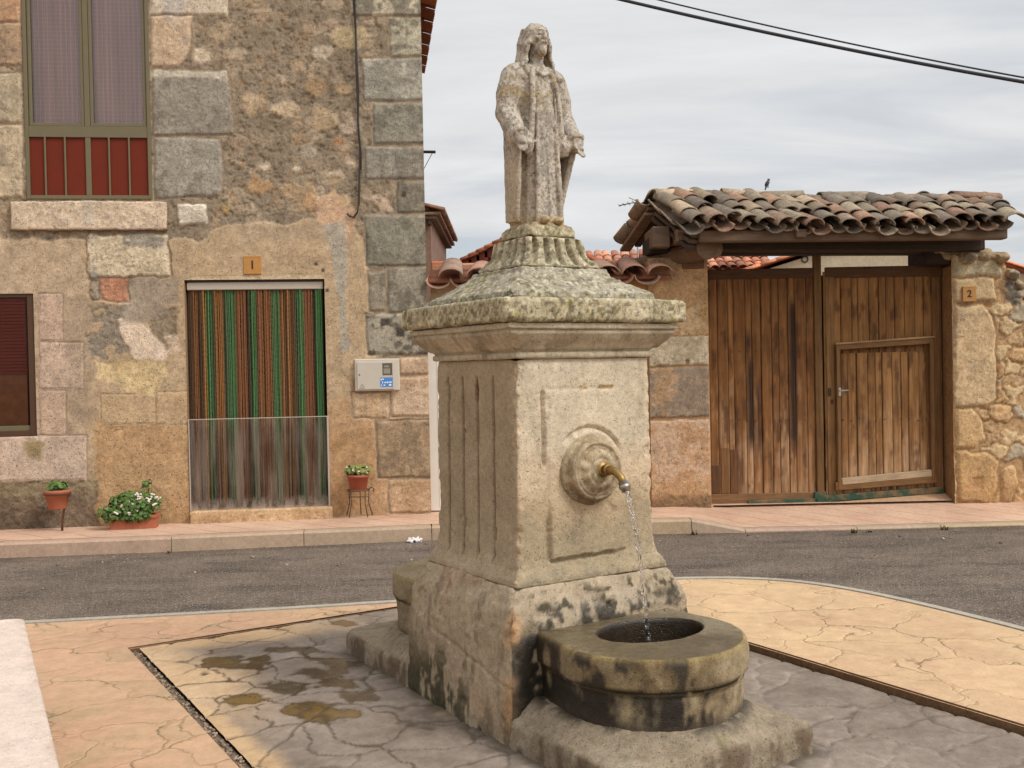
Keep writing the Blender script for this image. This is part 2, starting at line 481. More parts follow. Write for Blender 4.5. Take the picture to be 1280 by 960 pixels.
# ------------------------------------------------------------------ ground, road, paving
M_edge = stone_mat('dirty_concrete_edge', 20, .3, .5, .006, .4, 60, base=L(112, 84, 58))
def sheet(name, pts, z, mat, thick=0.0):
    V = [(x, y, z) for x, y in pts]; n = len(pts); Fs = [tuple(range(n))]
    if thick:
        V += [(x, y, z - thick) for x, y in pts]
        Fs += [(i, i + n, (i + 1) % n + n, (i + 1) % n) for i in range(n)]
    o = mesh_obj(name, V, Fs, mat, None, False)
    bm = bmesh.new(); bm.from_mesh(o.data); bmesh.ops.recalc_face_normals(bm, faces=bm.faces)
    if thick:
        top = [e for e in bm.edges if all(abs(v.co.z - z) < 1e-6 for v in e.verts) and len(e.link_faces) == 2]
        bmesh.ops.bevel(bm, geom=top, offset=.008, segments=2, affect='EDGES')
    else:
        for f in bm.faces:
            if f.normal.z < 0: f.normal_flip()
    if thick:
        o.data.materials.append(M_edge)
        for f in bm.faces:
            if abs(f.normal.z) < .6: f.material_index = 1
    bm.to_mesh(o.data); bm.free()
    return tag(o, kind='structure')

def road_material():
    m, nt, p = newmat('old_asphalt'); k = N(nt); co = k.coord()
    a = k.noise(co, 1.3, 5, .6); b = k.noise(co, 42, 5, .8); v = k.vor(co, 90); c = k.noise(k.coord((.5, 1.6, 1)), 2.2, 6, .7)
    base = k.mix(k.mr(a, .35, .65, 0, 1), L(96, 85, 74), L(118, 105, 92))
    base = k.mix(k.mr(c, .48, .66, 0, .7), base, L(70, 62, 55))
    sp = k.n('ShaderNodeSeparateXYZ'); k.l(co, sp.inputs[0])
    ln = k.math('MINIMUM', k.math('ADD', k.math('MULTIPLY', sp.outputs[0], .127), 9.63), 9.62); gd = k.math('SUBTRACT', ln, sp.outputs[1])
    gd = k.math('ADD', gd, k.mr(a, .3, .7, -.12, .12)); base = k.mix(k.mr(gd, .02, .30, .75, 0), base, L(84, 68, 52))
    st = k.mr(v.outputs['Distance'], .05, .42, 1, 0)
    agg = k.mix(k.mr(k.noise(co, 85, 2, .5), .60, .70, 0, .8), k.mix(1, base, k.comb(k.mr(b, .36, .64, .55, 1.42)), 'MULTIPLY'), L(196, 180, 160))
    k.l(agg, p.inputs['Base Color']); p.inputs['Roughness'].default_value = .9; p.inputs['Specular IOR Level'].default_value = .3
    k.l(k.bump(k.math('ADD', st, b), .7, .008), p.inputs['Normal']); return m

def stamped_material(name, c1, c2, c3, crack, scale=2.3, crack_amt=.75):
    """stamped concrete: irregular flags with broken joint lines"""
    m, nt, p = newmat(name); k = N(nt); co = k.coord()
    wn = k.n('ShaderNodeTexNoise'); k.l(co, wn.inputs['Vector']); wn.inputs['Scale'].default_value = 2.6; wn.inputs['Detail'].default_value = 5
    wv = k.n('ShaderNodeVectorMath', operation='MULTIPLY_ADD'); k.l(wn.outputs['Color'], wv.inputs[0]); wv.inputs[1].default_value = (.6, .6, 0); k.l(co, wv.inputs[2])
    v = k.vor(wv.outputs[0], scale, 'DISTANCE_TO_EDGE'); d = v.outputs['Distance']
    cell = k.vor(wv.outputs[0], scale)
    n1 = k.noise(co, 1.1, 5, .6); n2 = k.noise(co, 12, 6, .65); n3 = k.noise(co, 90, 3, .6); n4 = k.noise(co, 3.2, 4, .6)
    base = k.mix(k.mr(n1, .35, .65, 0, 1), c1, c2)
    base = k.mix(k.mr(n4, .5, .72, 0, .7), base, c3)
    sp = k.n('ShaderNodeSeparateColor'); k.l(cell.outputs['Color'], sp.inputs[0])
    base = k.mix(1, base, k.comb(k.mr(sp.outputs[0], 0, 1, .95, 1.05)), 'MULTIPLY')
    base = k.mix(1, base, k.comb(k.math('ADD', k.mr(n2, .3, .7, .86, 1.12), k.mr(n3, .3, .7, -.07, .07))), 'MULTIPLY')
    line = k.mr(d, .003, .018, 1, 0)
    brk = k.math('MULTIPLY', line, k.mr(k.noise(co, 2.6, 4, .6), .46, .58, .06, 1))
    k.l(k.mix(k.math('MULTIPLY', brk, crack_amt), base, crack), p.inputs['Base Color'])
    p.inputs['Roughness'].default_value = .78; p.inputs['Specular IOR Level'].default_value = .35
    h = k.math('ADD', k.mr(d, 0, .03, 0, .6), k.math('MULTIPLY', n2, .6)); h = k.math('ADD', h, k.math('MULTIPLY', n3, .08))
    k.l(k.bump(h, .6, .013), p.inputs['Normal']); return m

M_road = road_material()
M_cream = stamped_material('cream_stamped_concrete', L(200, 170, 130), L(192, 160, 124), L(182, 146, 114), L(108, 92, 62), 2.3, .75)
M_peach = stamped_material('peach_stamped_concrete', L(186, 154, 120), L(192, 152, 122), L(168, 146, 112), L(92, 84, 56), 2.6, .7)
M_earth = plain('earth', L(120, 100, 76), .95, var=.3, scale=1.5)
sheet('ground', [(-400, -400), (400, -400), (400, 400), (-400, 400)], -.16, M_earth)
sheet('road', [(-40, 4.2), (-14, 7.7), (-8, 8.54), (-4.54, 9.05), (-3.07, 9.2), (-.77, 9.53), (.87, 9.63), (1.65, 9.62), (3.2, 9.63), (4.8, 9.69), (7, 9.77), (14, 10.07), (40, 11), (40, -40), (-40, -40)], -.08, M_road)

# sidewalk: peach tiles behind a stone kerb that drops in front of the gate
def sidewalk_material():
    m, nt, p = newmat('pavement_tiles'); k = N(nt); co = k.coord()
    sp = k.n('ShaderNodeSeparateXYZ'); k.l(co, sp.inputs[0])
    wob = k.math('MULTIPLY', k.noise(co, 3, 2, .5), .08)
    # oblique joints across the strip and one along it
    d1 = k.math('ADD', sp.outputs[0], k.math('MULTIPLY', sp.outputs[1], 1.25)); d1 = k.math('ADD', d1, wob)
    fr = k.math('ABSOLUTE', k.math('SUBTRACT', k.math('FRACT', k.math('DIVIDE', d1, .42)), .5))
    l1 = k.mr(fr, 0, .032, 1, 0)
    d2 = k.math('ADD', sp.outputs[1], wob); f2 = k.math('ABSOLUTE', k.math('SUBTRACT', k.math('FRACT', k.math('DIVIDE', d2, .40)), .5))
    l2 = k.mr(f2, 0, .012, .35, 0)
    jl = k.math('MULTIPLY', k.math('MAXIMUM', l1, l2), k.mr(k.noise(co, 5, 4, .6), .32, .5, .25, 1))
    n1 = k.noise(co, 1.7, 5, .6); n2 = k.noise(co, 30, 5, .65)
    base = k.mix(k.mr(n1, .35, .65, 0, 1), L(204, 170, 142), L(186, 150, 124))
    base = k.mix(1, base, k.comb(k.mr(n2, .3, .7, .86, 1.13)), 'MULTIPLY')
    k.l(k.mix(k.math('MULTIPLY', jl, .85), base, L(112, 80, 60)), p.inputs['Base Color']); p.inputs['Roughness'].default_value = .88
    k.l(k.bump(k.math('ADD', k.math('MULTIPLY', jl, -1.0), k.math('MULTIPLY', n2, .3)), .5, .006), p.inputs['Normal']); return m
M_side = sidewalk_material()
kerb_pts = [(-14, 7.62, .05), (-8, 8.46, .05), (-4.54, 8.98, .05), (-3.07, 9.13, .05), (-.77, 9.46, .05), (.87, 9.56, .05), (1.65, 9.55, .05), (2.15, 9.53, -.05), (3.2, 9.56, -.055), (4.8, 9.62, -.055), (7, 9.7, -.05), (14, 10, -.05)]
back = [(-14, 8.65, .05), (-8, 9.44, .05), (-4.93, 9.86, .05), (-3.1, 10.08, .05), (-.84, 10.45, .05), (.87, 10.75, .05), (1.65, 10.9, .05), (2.15, 10.9, .05), (3.2, 10.9, .05), (4.8, 10.9, .05), (7, 10.9, .05), (14, 11, .05)]
NS = 8
V = []; Fs = []
for i, (q, b) in enumerate(zip(kerb_pts, back)):
    q = (q[0], q[1] + .13, q[2] + .002)
    for j in range(NS + 1):
        t = j / NS; zt = q[2] + (b[2] - q[2]) * min(1, t / .85)
        V.append((q[0] + (b[0] - q[0]) * t, q[1] + (b[1] - q[1]) * t, zt))
for i in range(len(kerb_pts) - 1):
    for j in range(NS):
        a = i * (NS + 1) + j; Fs.append((a, a + NS + 1, a + NS + 2, a + 1))
tag(mesh_obj('pavement', V, Fs, M_side, None, True), kind='structure')
M_kerb = stone_mat('kerb_stone', 22, .16, .4, .005, .25, 80)
mb = MB()
def along(t):
    s = 0
    for p, q in zip(kerb_pts, kerb_pts[1:]):
        l = math.hypot(q[0] - p[0], q[1] - p[1])
        if s + l >= t: f = (t - s) / l; return Vector([p[i] + (q[i] - p[i]) * f for i in range(3)])
        s += l
    return Vector(kerb_pts[-1])
segs = []
for p_, q_ in zip(kerb_pts, kerb_pts[1:]):
    p_, q_ = Vector(p_), Vector(q_); n_k = max(1, round((q_ - p_).length / 1.05))
    segs += [(p_.lerp(q_, i / n_k), p_.lerp(q_, (i + 1) / n_k)) for i in range(n_k)]
for a, b in segs:
    d = (b - a).normalized() * .003; a = a + d; b = b - d; d = (b - a); n_ = Vector((-d.y, d.x, 0)).normalized()
    cc = np.array(lin((172 + random.uniform(-4, 4), 150 + random.uniform(-4, 4), 124 + random.uniform(-4, 4))))
    o0 = [a, b, b + n_ * .13, a + n_ * .13]; zb = -.16
    top = [Vector((v.x, v.y, v.z)) for v in o0]
    e = .018
    rim = [top[0] - Vector((0, 0, e)), top[1] - Vector((0, 0, e))]
    Vv = [Vector((o0[0].x, o0[0].y, zb)), Vector((o0[1].x, o0[1].y, zb)), rim[1], rim[0], top[1] + n_ * e, top[0] + n_ * e, top[2], top[3], Vector((o0[2].x, o0[2].y, zb)), Vector((o0[3].x, o0[3].y, zb))]
    mb.add(Vv, [(0, 1, 2, 3), (3, 2, 4, 5), (5, 4, 6, 7), (7, 6, 8, 9), (0, 3, 5, 7, 9), (1, 8, 6, 4, 2)], cc)
tag(mb.build('kerb', M_kerb), kind='structure')

# plaza round the fountain: two cream slabs and the grey square between them
edge = [(-14, 4.75), (-6, 5.84), (-2.98, 6.28), (-1.75, 6.46), (-.81, 6.63), (.2, 6.86), (.75, 6.99), (1.30, 7.05), (1.75, 6.95), (2.05, 6.74), (2.30, 6.42), (2.55, 5.98), (2.85, 5.35), (3.25, 4.3), (3.7, 3.0), (4.2, 0), (4.4, -8)]
def smooth_poly(P, it=3):
    for _ in range(it):
        Q = [P[0]]
        for a, b in zip(P, P[1:]): Q += [(a[0] * .75 + b[0] * .25, a[1] * .75 + b[1] * .25), (a[0] * .25 + b[0] * .75, a[1] * .25 + b[1] * .75)]
        P = Q + [P[-1]]
    return P
edge = smooth_poly(edge)
def inset(P, d):
    Q = []
    for i, p in enumerate(P):
        a = P[max(i - 1, 0)]; b = P[min(i + 1, len(P) - 1)]; t = Vector((b[0] - a[0], b[1] - a[1])).normalized()
        Q.append((p[0] + t.y * d, p[1] - t.x * d))
    return Q
ein = inset(edge, .075)
AL, AR, BB, BF = -1.385, 1.275, 1.965, -5.0
G = .048
isp = min(range(len(ein)), key=lambda i: abs(ein[i][0] - .75))
left_slab = ein[:isp + 1] + [fw(AR + .05, BB + .02), fw(AL - G, BB + .02), fw(AL - G, BF), (1.5, -8), (-14, -8)]
right_slab = [q for q in ein[isp:] if q[1] > 1.3] + [fw(AR + .004, BF), fw(AR + .004, BB + .02), fw(AR + .05, BB + .02)]
sheet('paving', left_slab, .006, M_peach, .15)
sheet('paving', right_slab, .038, M_cream, .18)
# kerb strip of the plaza
V = []; Fs = []
for (x, y), (x2, y2) in zip(edge, ein):
    x3, y3 = x2 - (x2 - x) * .06, y2 - (y2 - y) * .06
    zk = .012 if x < .75 else .043
    V += [(x, y, -.1), (x, y, zk - .012), (x + (x3 - x) * .2, y + (y3 - y) * .2, zk), (x3, y3, zk), (x3, y3, -.1)]
for i in range(len(edge) - 1):
    for j in range(4): Fs.append((i * 5 + j, (i + 1) * 5 + j, (i + 1) * 5 + j + 1, i * 5 + j + 1))
o = mesh_obj('kerb', V, Fs, stone_mat('grey_kerb', 25, .18, .4, .004, .3, 70, base=L(166, 158, 142)), None, False); tag(o, kind='structure')

FTA, FTB = fl(548, 893)
def ground_square():
    res = .0125
    A, B = np.meshgrid(np.arange(AL, AR, res), np.arange(-1.9, BB, res)); nr, nc = A.shape
    A = A.ravel(); B = B.ravel(); P = np.stack([A, B, A * 0], 1)
    wx = C0[0] + A * math.cos(FA) - B * math.sin(FA); wy = C0[1] + A * math.sin(FA) + B * math.cos(FA)
    X, Y = proj(np.stack([wx, wy, wx * 0], 1))
    w1 = fbm(P, 2.4, 4, 5); w2 = fbm(P, 2.4, 4, 8); f1 = fbm(P, 3, 5, 12); f2 = fbm(P, 16, 4, 13); f3 = fbm(P, 60, 3, 14); f4 = fbm(P, 1.2, 3, 15); f5 = fbm(P, 8, 4, 16); f6 = fbm(np.stack([A * 1.6, B * .8, A * 0], 1), 9, 4, 17)
    d1, d2, cid = worley2((A + w1 * .24) * 3.4, (B + w2 * .24) * 3.4, 3)
    e = d2 - d1
    crack = sstep(.065, .0, e); soft = sstep(.2, 0, e)
    grey = np.array((130, 117, 104.)) + (f1 * 20 + f2 * 13 + f3 * 10 + (cid - .5) * 6)[:, None]
    cream = np.array((190, 160, 122.)) + (f1 * 14 + f2 * 9 + f3 * 7)[:, None]
    # the cream colour survives along the back and left margins and in a worn patch at the fountain's foot
    mcol = np.maximum(sstep(.34, .04, A - AL + .35 * f4) * sstep(-.1, 1.0, B + .4 * f4), sstep(.30, .04, BB - B + .35 * f4) * sstep(.1, -.8, A))
    mcol = np.maximum(mcol, sstep(.12, .0, A - AL + .12 * f1))
    mcol = np.maximum(mcol, sstep(-.02, .10, .10 - np.hypot((A - FTA), (B - FTB) / 1.5) + .16 * f1) * .8)
    c = grey + (cream - grey) * np.clip(mcol, 0, 1)[:, None]
    vein = crack * sstep(-.05, .25, f4 + .8 * f1)
    c += (np.array((172, 158, 142.)) - c) * (vein * .6)[:, None]           # pale joints
    dark = crack * sstep(.15, -.2, f4 + .8 * f1)
    c += (np.array((84, 74, 62.)) - c) * (dark * .65)[:, None]
    wet = np.zeros(len(A))
    def pud(cx_, cy_, rx, ry, s=1.0, ochre=0):
        nonlocal c, wet
        q = np.hypot((X - cx_) / rx, (Y - cy_) / ry) + f5 * .9 + f6 * .7 + f2 * .3 - .35 * sstep(.16, .0, e)
        m = sstep(1.06, .62, q) * s
        oo = (ochre * sstep(.85, .3, q))[:, None]; cc = np.array((72, 60, 46.)) * (1 - oo) + np.array((128, 98, 46.)) * oo
        c += (cc + (f2 * 8)[:, None] - c) * (m * .8)[:, None]; wet = np.maximum(wet, m)
    for q in ((285, 828, 44, 9, 1, .5), (322, 826, 18, 8, 1, .3), (304, 874, 34, 7, 1, .8), (372, 889, 24, 10, 1, .7), (402, 893, 34, 11, 1, .7),
              (352, 859, 26, 8, .9, 0), (395, 842, 36, 7, .9, 0), (432, 856, 30, 9, 1, .1), (460, 870, 30, 9, 1, 0), (420, 828, 30, 5, .8, 0), (256, 843, 18, 6, .9, .2), (430, 780, 16, 4, .9, .4), (366, 812, 40, 5, .7, 0)): pud(*q)
    # damp joints near the water
    nearw = sstep(.9, .2, np.abs(A + .95) + .3 * np.abs(B - .9)) * crack
    c += (np.array((72, 60, 46.)) - c) * (nearw * .75)[:, None]; wet = np.maximum(wet, nearw * .6)
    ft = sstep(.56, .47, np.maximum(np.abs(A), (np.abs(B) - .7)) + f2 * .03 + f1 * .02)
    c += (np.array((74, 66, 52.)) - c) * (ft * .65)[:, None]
    z = -.006 * crack - .003 * soft + f2 * .0025 + f1 * .004 + f3 * .0008
    z = np.where(wet > .35, np.minimum(z * .15, .0) - .001, z)
    Fs = grid_faces(nr, nc)
    o = mesh_obj('paving', np.stack([A, B, z], 1), Fs, stone_mat('grey_stamped_concrete', 28, .12, .35, .004, .18, 90, wet=True, rough=.75), None, True, col=lin(c), wet=wet)
    o.location = (C0[0], C0[1], 0); o.rotation_euler = (0, 0, FA); tag(o, kind='structure')
    # the rest of the square, behind the camera
    o2 = sheet('paving', [fw(AL, -1.9), fw(AR, -1.9), fw(AR, BF), fw(AL, BF)], 0, M_peach)
ground_square()
# open drain slot on the left edge of the square, silted with grit
V = []; rows = 300
mbd = MB()
o = sheet('drain', [fw(AL - G, BB), fw(AL, BB), fw(AL, -3), fw(AL - G, -3)], -.018, stone_mat('drain_silt', 40, .4, .8, .01, .6, 60, base=L(112, 96, 78)))
for i in range(420):
    b = random.uniform(-1.0, BB); a = random.uniform(AL - G + .006, AL - .006); r = random.uniform(.003, .011)
    x, y = fw(a, b); g = random.uniform(.6, 1.5)
    mbd.ell((x, y, -.017 + r * .4), (r, r * random.uniform(.6, 1), r * .7), 6, 4, Matrix.Rotation(random.uniform(0, 3), 3, 'Z'), np.array(lin((136, 118, 98))) * g)
o = mbd.build('gravel', stone_mat('grit', 60, .3, .3, .003, .3), None, True, fix=False); tag(o, 'loose grey grit silting the open drain slot in the paving', 'gravel', kind='stuff')
# loose chippings on the road
mbd = MB()
for i in range(500):
    x = random.uniform(-5, 5.5); yk = 9.0 + .13 * (x + 4.5) if x < -.5 else 9.5
    y = yk - abs(random.gauss(0, .5)) if i % 3 else yk - random.uniform(0, 2.6)
    r = random.uniform(.003, .010) if random.random() < .95 else random.uniform(.012, .022)
    if x > 1 and y < 7.3: continue
    if y < 6.75 + .1 * x: continue
    mbd.ell((x, y, -.08 + r * .4), (r, r * .8, r * .6), 6, 4, Matrix.Rotation(random.uniform(0, 3), 3, 'Z'), np.array(lin((150, 135, 115))) * random.uniform(.4, 1.3))
tag(mbd.build('gravel', stone_mat('chippings', 60, .3, .3, .003, .3), None, True, fix=False), 'scattered chippings along the gutter of the asphalt road', 'gravel', kind='stuff')
# ------------------------------------------------------------------ fountain
fount = empty('stone_fountain', (C0[0], C0[1], 0), FA)
tag(fount, 'weathered pale stone pillar fountain with a brass tap and rounded basin on grey paving', 'fountain')

def resample(prof, step):
    P = [np.array(p, float) for p in prof]; out = [P[0]]
    for a, b in zip(P, P[1:]):
        n = max(1, int(np.linalg.norm(b - a) / step))
        for i in range(1, n + 1): out.append(a + (b - a) * i / n)
    return np.array(out)

def square_loft(name, prof, rad, colf, step=.008, disp=.004, disp_scale=14, relief=None, mat=None, asp=1.0, parent=None, chip=.012, off=(0, 0), asp_fn=None):
    """a square block turned on a profile of (half width, height), with worn arrises"""
    pr = resample(prof, step); m = len(pr); hmax = pr[:, 0].max(); ns = max(8, int(2 * hmax / step)); per = 4 * ns
    t = (np.arange(ns) / ns) * 2 - 1
    sq = np.concatenate([np.stack([t, -np.ones(ns)], 1), np.stack([np.ones(ns), t], 1), np.stack([-t, np.ones(ns)], 1), np.stack([-np.ones(ns), -t], 1)])
    face = np.repeat(np.arange(4), ns)
    d = np.gradient(pr, axis=0); nrm = np.stack([d[:, 1], -d[:, 0]], 1); nrm /= np.linalg.norm(nrm, axis=1)[:, None] + 1e-9
    h = pr[:, 0][:, None]; zz = np.repeat(pr[:, 1][:, None], per, 1)
    px = sq[None, :, 0] * h; py = sq[None, :, 1] * h
    r = np.minimum(rad, h * .6)
    qx = np.clip(px, -(h - r), h - r); qy = np.clip(py, -(h - r), h - r)
    dx, dy = px - qx, py - qy; dl = np.hypot(dx, dy) + 1e-9; nx, ny = dx / dl, dy / dl
    px = qx + nx * r; py = qy + ny * r
    P = np.stack([px, py * asp, zz], -1).reshape(-1, 3)
    fc = np.repeat(face[None], m, 0).ravel(); uu = np.where(np.isin(fc, (0, 2)), P[:, 0], P[:, 1])
    n1 = fbm(P, disp_scale, 4, 61); n2 = fbm(P, disp_scale * 4, 3, 62); n0 = fbm(P, disp_scale * .3, 3, 63); n3 = fbm(P, disp_scale * 1.6, 3, 64)
    hh = np.repeat(h, per, 1).ravel()
    corner = sstep(.045, .0, hh - np.minimum(np.abs(P[:, 0]), np.abs(P[:, 1] / asp)))
    dd = n1 * disp + n2 * disp * .45 + n0 * disp * .9 - corner * np.maximum(n3 + .05, 0) * chip * 2.2
    ctx = dict(P=P, face=fc, u=uu, z=P[:, 2], n0=n0, n1=n1, n2=n2, n3=n3, corner=corner, h=hh)
    if relief is not None: dd = dd + relief(ctx)
    NN = np.stack([nx * np.repeat(nrm[:, :1], per, 1), ny * np.repeat(nrm[:, :1], per, 1), np.repeat(nrm[:, 1:], per, 1)], -1).reshape(-1, 3)
    fade = np.clip(hh / .02, 0, 1)
    V = P + NN * (dd * fade)[:, None]
    c, wet = colf(ctx)
    V[:, 0] += off[0]; V[:, 1] += off[1]
    return mesh_obj(name, V, grid_faces(m, per, True), mat or M_fount, parent if parent is not None else fount, True, col=lin(c) * np.array((.985, 1.01, 1.02)), wet=wet)

def base_cols(x, col, v=12):
    return np.asarray(col, float) + (x['n0'] * v + x['n1'] * v * .7 + x['n2'] * v * .8)[:, None]
def tint(c, m, col, jit=None):
    cc = np.asarray(col, float) + (jit if jit is not None else 0)
    return c + (cc - c) * np.clip(m, 0, 1)[:, None]

# base block
def col_base(x):
    c = base_cols(x, (166, 148, 122), 13); P = x['P']; z = x['z']; f = x['face']
    pink = sstep(-.1, .3, x['n0']) * (f == 3) * .6; c = tint(c, pink, (164, 134, 108))
    orange = np.exp(-((x['u'] - .43) / .05) ** 2) * (f == 0) * 0 + sstep(.09, .0, np.hypot(P[:, 0] + .47, P[:, 1] + .47)) * sstep(-.3, .2, x['n1']) * .6
    c = tint(c, orange, (186, 128, 78))
    streak = fbm(np.stack([P[:, 0], P[:, 1], z * .22], 1), 16, 4, 71)
    low = sstep(.34, .02, z + .12 * x['n0'])
    alg = sstep(.0, .26, streak * .9 + x['n1'] * .6 + .25 * x['n2'] - .12 + low * .42 + .2 * (f == 3) * sstep(.0, .3, P[:, 1])) * low * np.where(f == 3, sstep(-.35, .1, P[:, 1]) * .75 + .25, 1)
    c = tint(c, alg * .92, (54, 48, 28)); c = tint(c, alg * sstep(.1, .4, x['n0']) * .7, (66, 72, 26))
    # splash marks round the basin on the tap face
    front = (f == 0)
    sp = front * sstep(.575, .49, z + .045 * x['n1'] + .03 * x['n2'] + .04 * streak) * sstep(-.42, -.30, P[:, 0] + .05 * x['n1'])
    c = tint(c, sp * sstep(-.45, .15, x['n1'] + .6 * streak + .8 * x['n2']) * .88, (48, 40, 28)); c = tint(c, front * sstep(.05, .0, np.abs(z - .525) - .03 + .05 * x['n1']) * sstep(-.05, .2, x['n1'] + .9 * x['n2']) * sstep(-.40, -.3, P[:, 0]) * .85, (62, 54, 34))
    spl = front * sstep(.06, -.03, np.abs(P[:, 0] + .37) - .07 + .06 * x['n1']) * sstep(.47, .40, z + .04 * x['n1'])
    c = tint(c, spl * sstep(-.35, -.05, x['n1'] + .6 * x['n2'] + .25) * .95, (36, 31, 23))
    sm = sstep(.15, .4, streak + .35 * x['n2']) * (f == 3) * .5; c = tint(c, sm, (112, 96, 76))
    wet = np.clip(np.maximum(alg * .35, np.maximum(sp, spl) * .55), 0, 1)
    return c, wet
def rel_base(x):
    r = np.zeros(len(x['u'])); u = x['u']; z = x['z']; f = x['face']
    crack = np.exp(-((z - .30 - .16 * (u) + .02 * x['n0']) / .006) ** 2) * (f == 3) * sstep(-.45, -.2, -np.abs(u + .12)) * .010
    holes = sstep(.36, .55, x['n1'] + .4 * x['n3']) * .014
    return r - crack - holes
square_loft('base_block', [(.482, -.02), (.482, .02), (.478, .25), (.474, .40), (.466, .47), (.448, .53), (.43, .555), (.405, .60), (.40, .604), (.33, .606)], .035, col_base, .008, .009, 9, rel_base, chip=.02)

# pillar
GRV = (-.165, -.03, .10, .235)
def rel_pillar(x):
    u = x['u']; z = x['z']; f = x['face']; r = np.zeros(len(u))
    wob = x['n0'] * .006
    for i, g in enumerate(GRV):
        zb = (.712, .708, .704, .70)[i]
        for fc in (3, 1):
            s = 1 if fc == 3 else -1
            m = (f == fc) * sstep(zb - .02, zb + .01, z) * sstep(1.47, 1.45, z)
            r -= m * .024 * np.exp(-((u * (-1) * s - (-g) + wob) / .0085) ** 4)
            r -= (f == fc) * .016 * np.exp(-(((u * -s) + g) / .012) ** 2 - ((z - zb) / .014) ** 2)
    r -= (f == 3) * .03 * sstep(1.0, .55, np.hypot((u + .03) / .016, (z - 1.40) / .05) + .3 * x['n1'])
    # tap face: raised tablet, arch over the boss, lower tablet
    ff = (f == 0); n = x['n1']
    def box(x0, x1, z0, z1, e=.006): return sstep(-e, e, u - x0) * sstep(-e, e, x1 - u) * sstep(-e, e, z - z0) * sstep(-e, e, z1 - z)
    q = .004 * x['n2'] + .003 * n
    tab = sstep(-.004, .008, u + .215 + q) * sstep(-.006, .01, .175 - u) * sstep(-.004, .012, 1.405 - z + q) * sstep(1.05, 1.09, z)
    r += ff * tab * .004
    r -= ff * .020 * np.exp(-((u + .222 + q) / .008) ** 4) * sstep(1.08, 1.10, z) * sstep(1.41, 1.39, z)
    r -= ff * .004 * np.exp(-((z - 1.408 + q * 2) / .007) ** 2) * sstep(-.23, -.2, u) * sstep(.20, .1, u)
    low = sstep(-.004, .008, u + .205 + q) * sstep(-.006, .01, .19 - u) * sstep(-.004, .008, z - .70 + .05 * 0 + q * 2) * sstep(1.0, .9, z)
    r += ff * low * .014
    r -= ff * .018 * np.exp(-((z - .693 + q * 2) / .008) ** 4) * sstep(-.22, -.19, u) * sstep(.14, .1, u)
    r -= ff * .012 * np.exp(-((u + .213 + q) / .008) ** 2) * sstep(.69, .70, z) * sstep(.90, .84, z)
    rr = np.hypot(u - .01, z - 1.06); an = np.arctan2(z - 1.06, u - .01)
    arch = np.exp(-((rr - .178 + q) / .009) ** 2) * sstep(.25, .55, an) * sstep(2.5, 2.2, an)
    r -= ff * arch * .022; r += ff * sstep(.182, .170, rr) * sstep(1.10, 1.14, z) * .008
    holes = sstep(.42, .55, x['n1'] + .5 * x['n3']) * .006
    # fracture along the near arris
    br = sstep(.05, 0, np.hypot(x['P'][:, 0] + .355, x['P'][:, 1] + .355) - .015) * sstep(1.36, 1.44, z + .05 * x['n1']) * .008
    return r - holes - br
def col_pillar(x):
    z = x['z']; f = x['face']; u = x['u']; P = x['P']
    c = base_cols(x, (190, 174, 148), 10)
    c = tint(c, (f == 3) * .9, (156, 138, 110), (x['n0'] * 14)[:, None])  # left face darker than the front: its shade is put into the stone colour
    streak = fbm(np.stack([P[:, 0], P[:, 1], z * .2], 1), 14, 4, 72)
    ff = f == 0
    damp = ff * sstep(1.00, .88, z + .09 * x['n0'] + .03 * x['n1'] - .12 * np.exp(-((u - .05) / .12) ** 2))
    c = tint(c, damp * .8, (148, 131, 102))
    pk = ff * sstep(.22, .05, np.abs(z - .98 + .07 * x['n0']) + .12 * np.maximum(-x['n1'], 0)); c = tint(c, pk * .4, (190, 158, 122))
    c = tint(c, sstep(.2, .45, streak) * .35, (150, 134, 108))
    bt = sstep(.69, .62, z + .02 * x['n1']); c = tint(c, bt * sstep(-.1, .3, x['n1']) * .6 * ff, (120, 110, 92))
    edge = x['corner'] * sstep(-.1, .3, x['n3']); c = tint(c, edge * .35, (204, 172, 132))
    for i, g in enumerate(GRV):
        m = (f == 3) * np.exp(-((u - g) / .009) ** 2) * sstep(.66, .69, z) * sstep(1.48, 1.45, z); c = tint(c, m * .62, (112, 90, 68))
    c = tint(c, (f == 3) * sstep(1.0, .5, np.hypot((u + .03) / .018, (z - 1.40) / .06) + .3 * x['n1']), (104, 62, 34))
    c = tint(c, ff * sstep(.012, .004, np.abs(z - 1.412)) * (np.abs(u) < .15) * sstep(.1, .35, x['n2'] * 1.2 + x['n3']) * .8, (140, 108, 62))
    rr = np.hypot(u - .01, z - 1.06); c = tint(c, ff * sstep(.17, .11, rr + .02 * x['n1']) * .5, (168, 146, 112))
    top = sstep(1.47, 1.53, z + .03 * x['n1']) * .3; c = tint(c, top * ff, (206, 196, 174))
    return c, np.clip(damp * .12, 0, 1)
square_loft('pillar', [(.33, .606), (.397, .606), (.395, .628), (.385, .645), (.372, .67), (.362, .71), (.358, .80), (.354, 1.2), (.351, 1.535), (.30, 1.536)], .020, col_pillar, .0058, .0020, 10, rel_pillar, chip=.012)

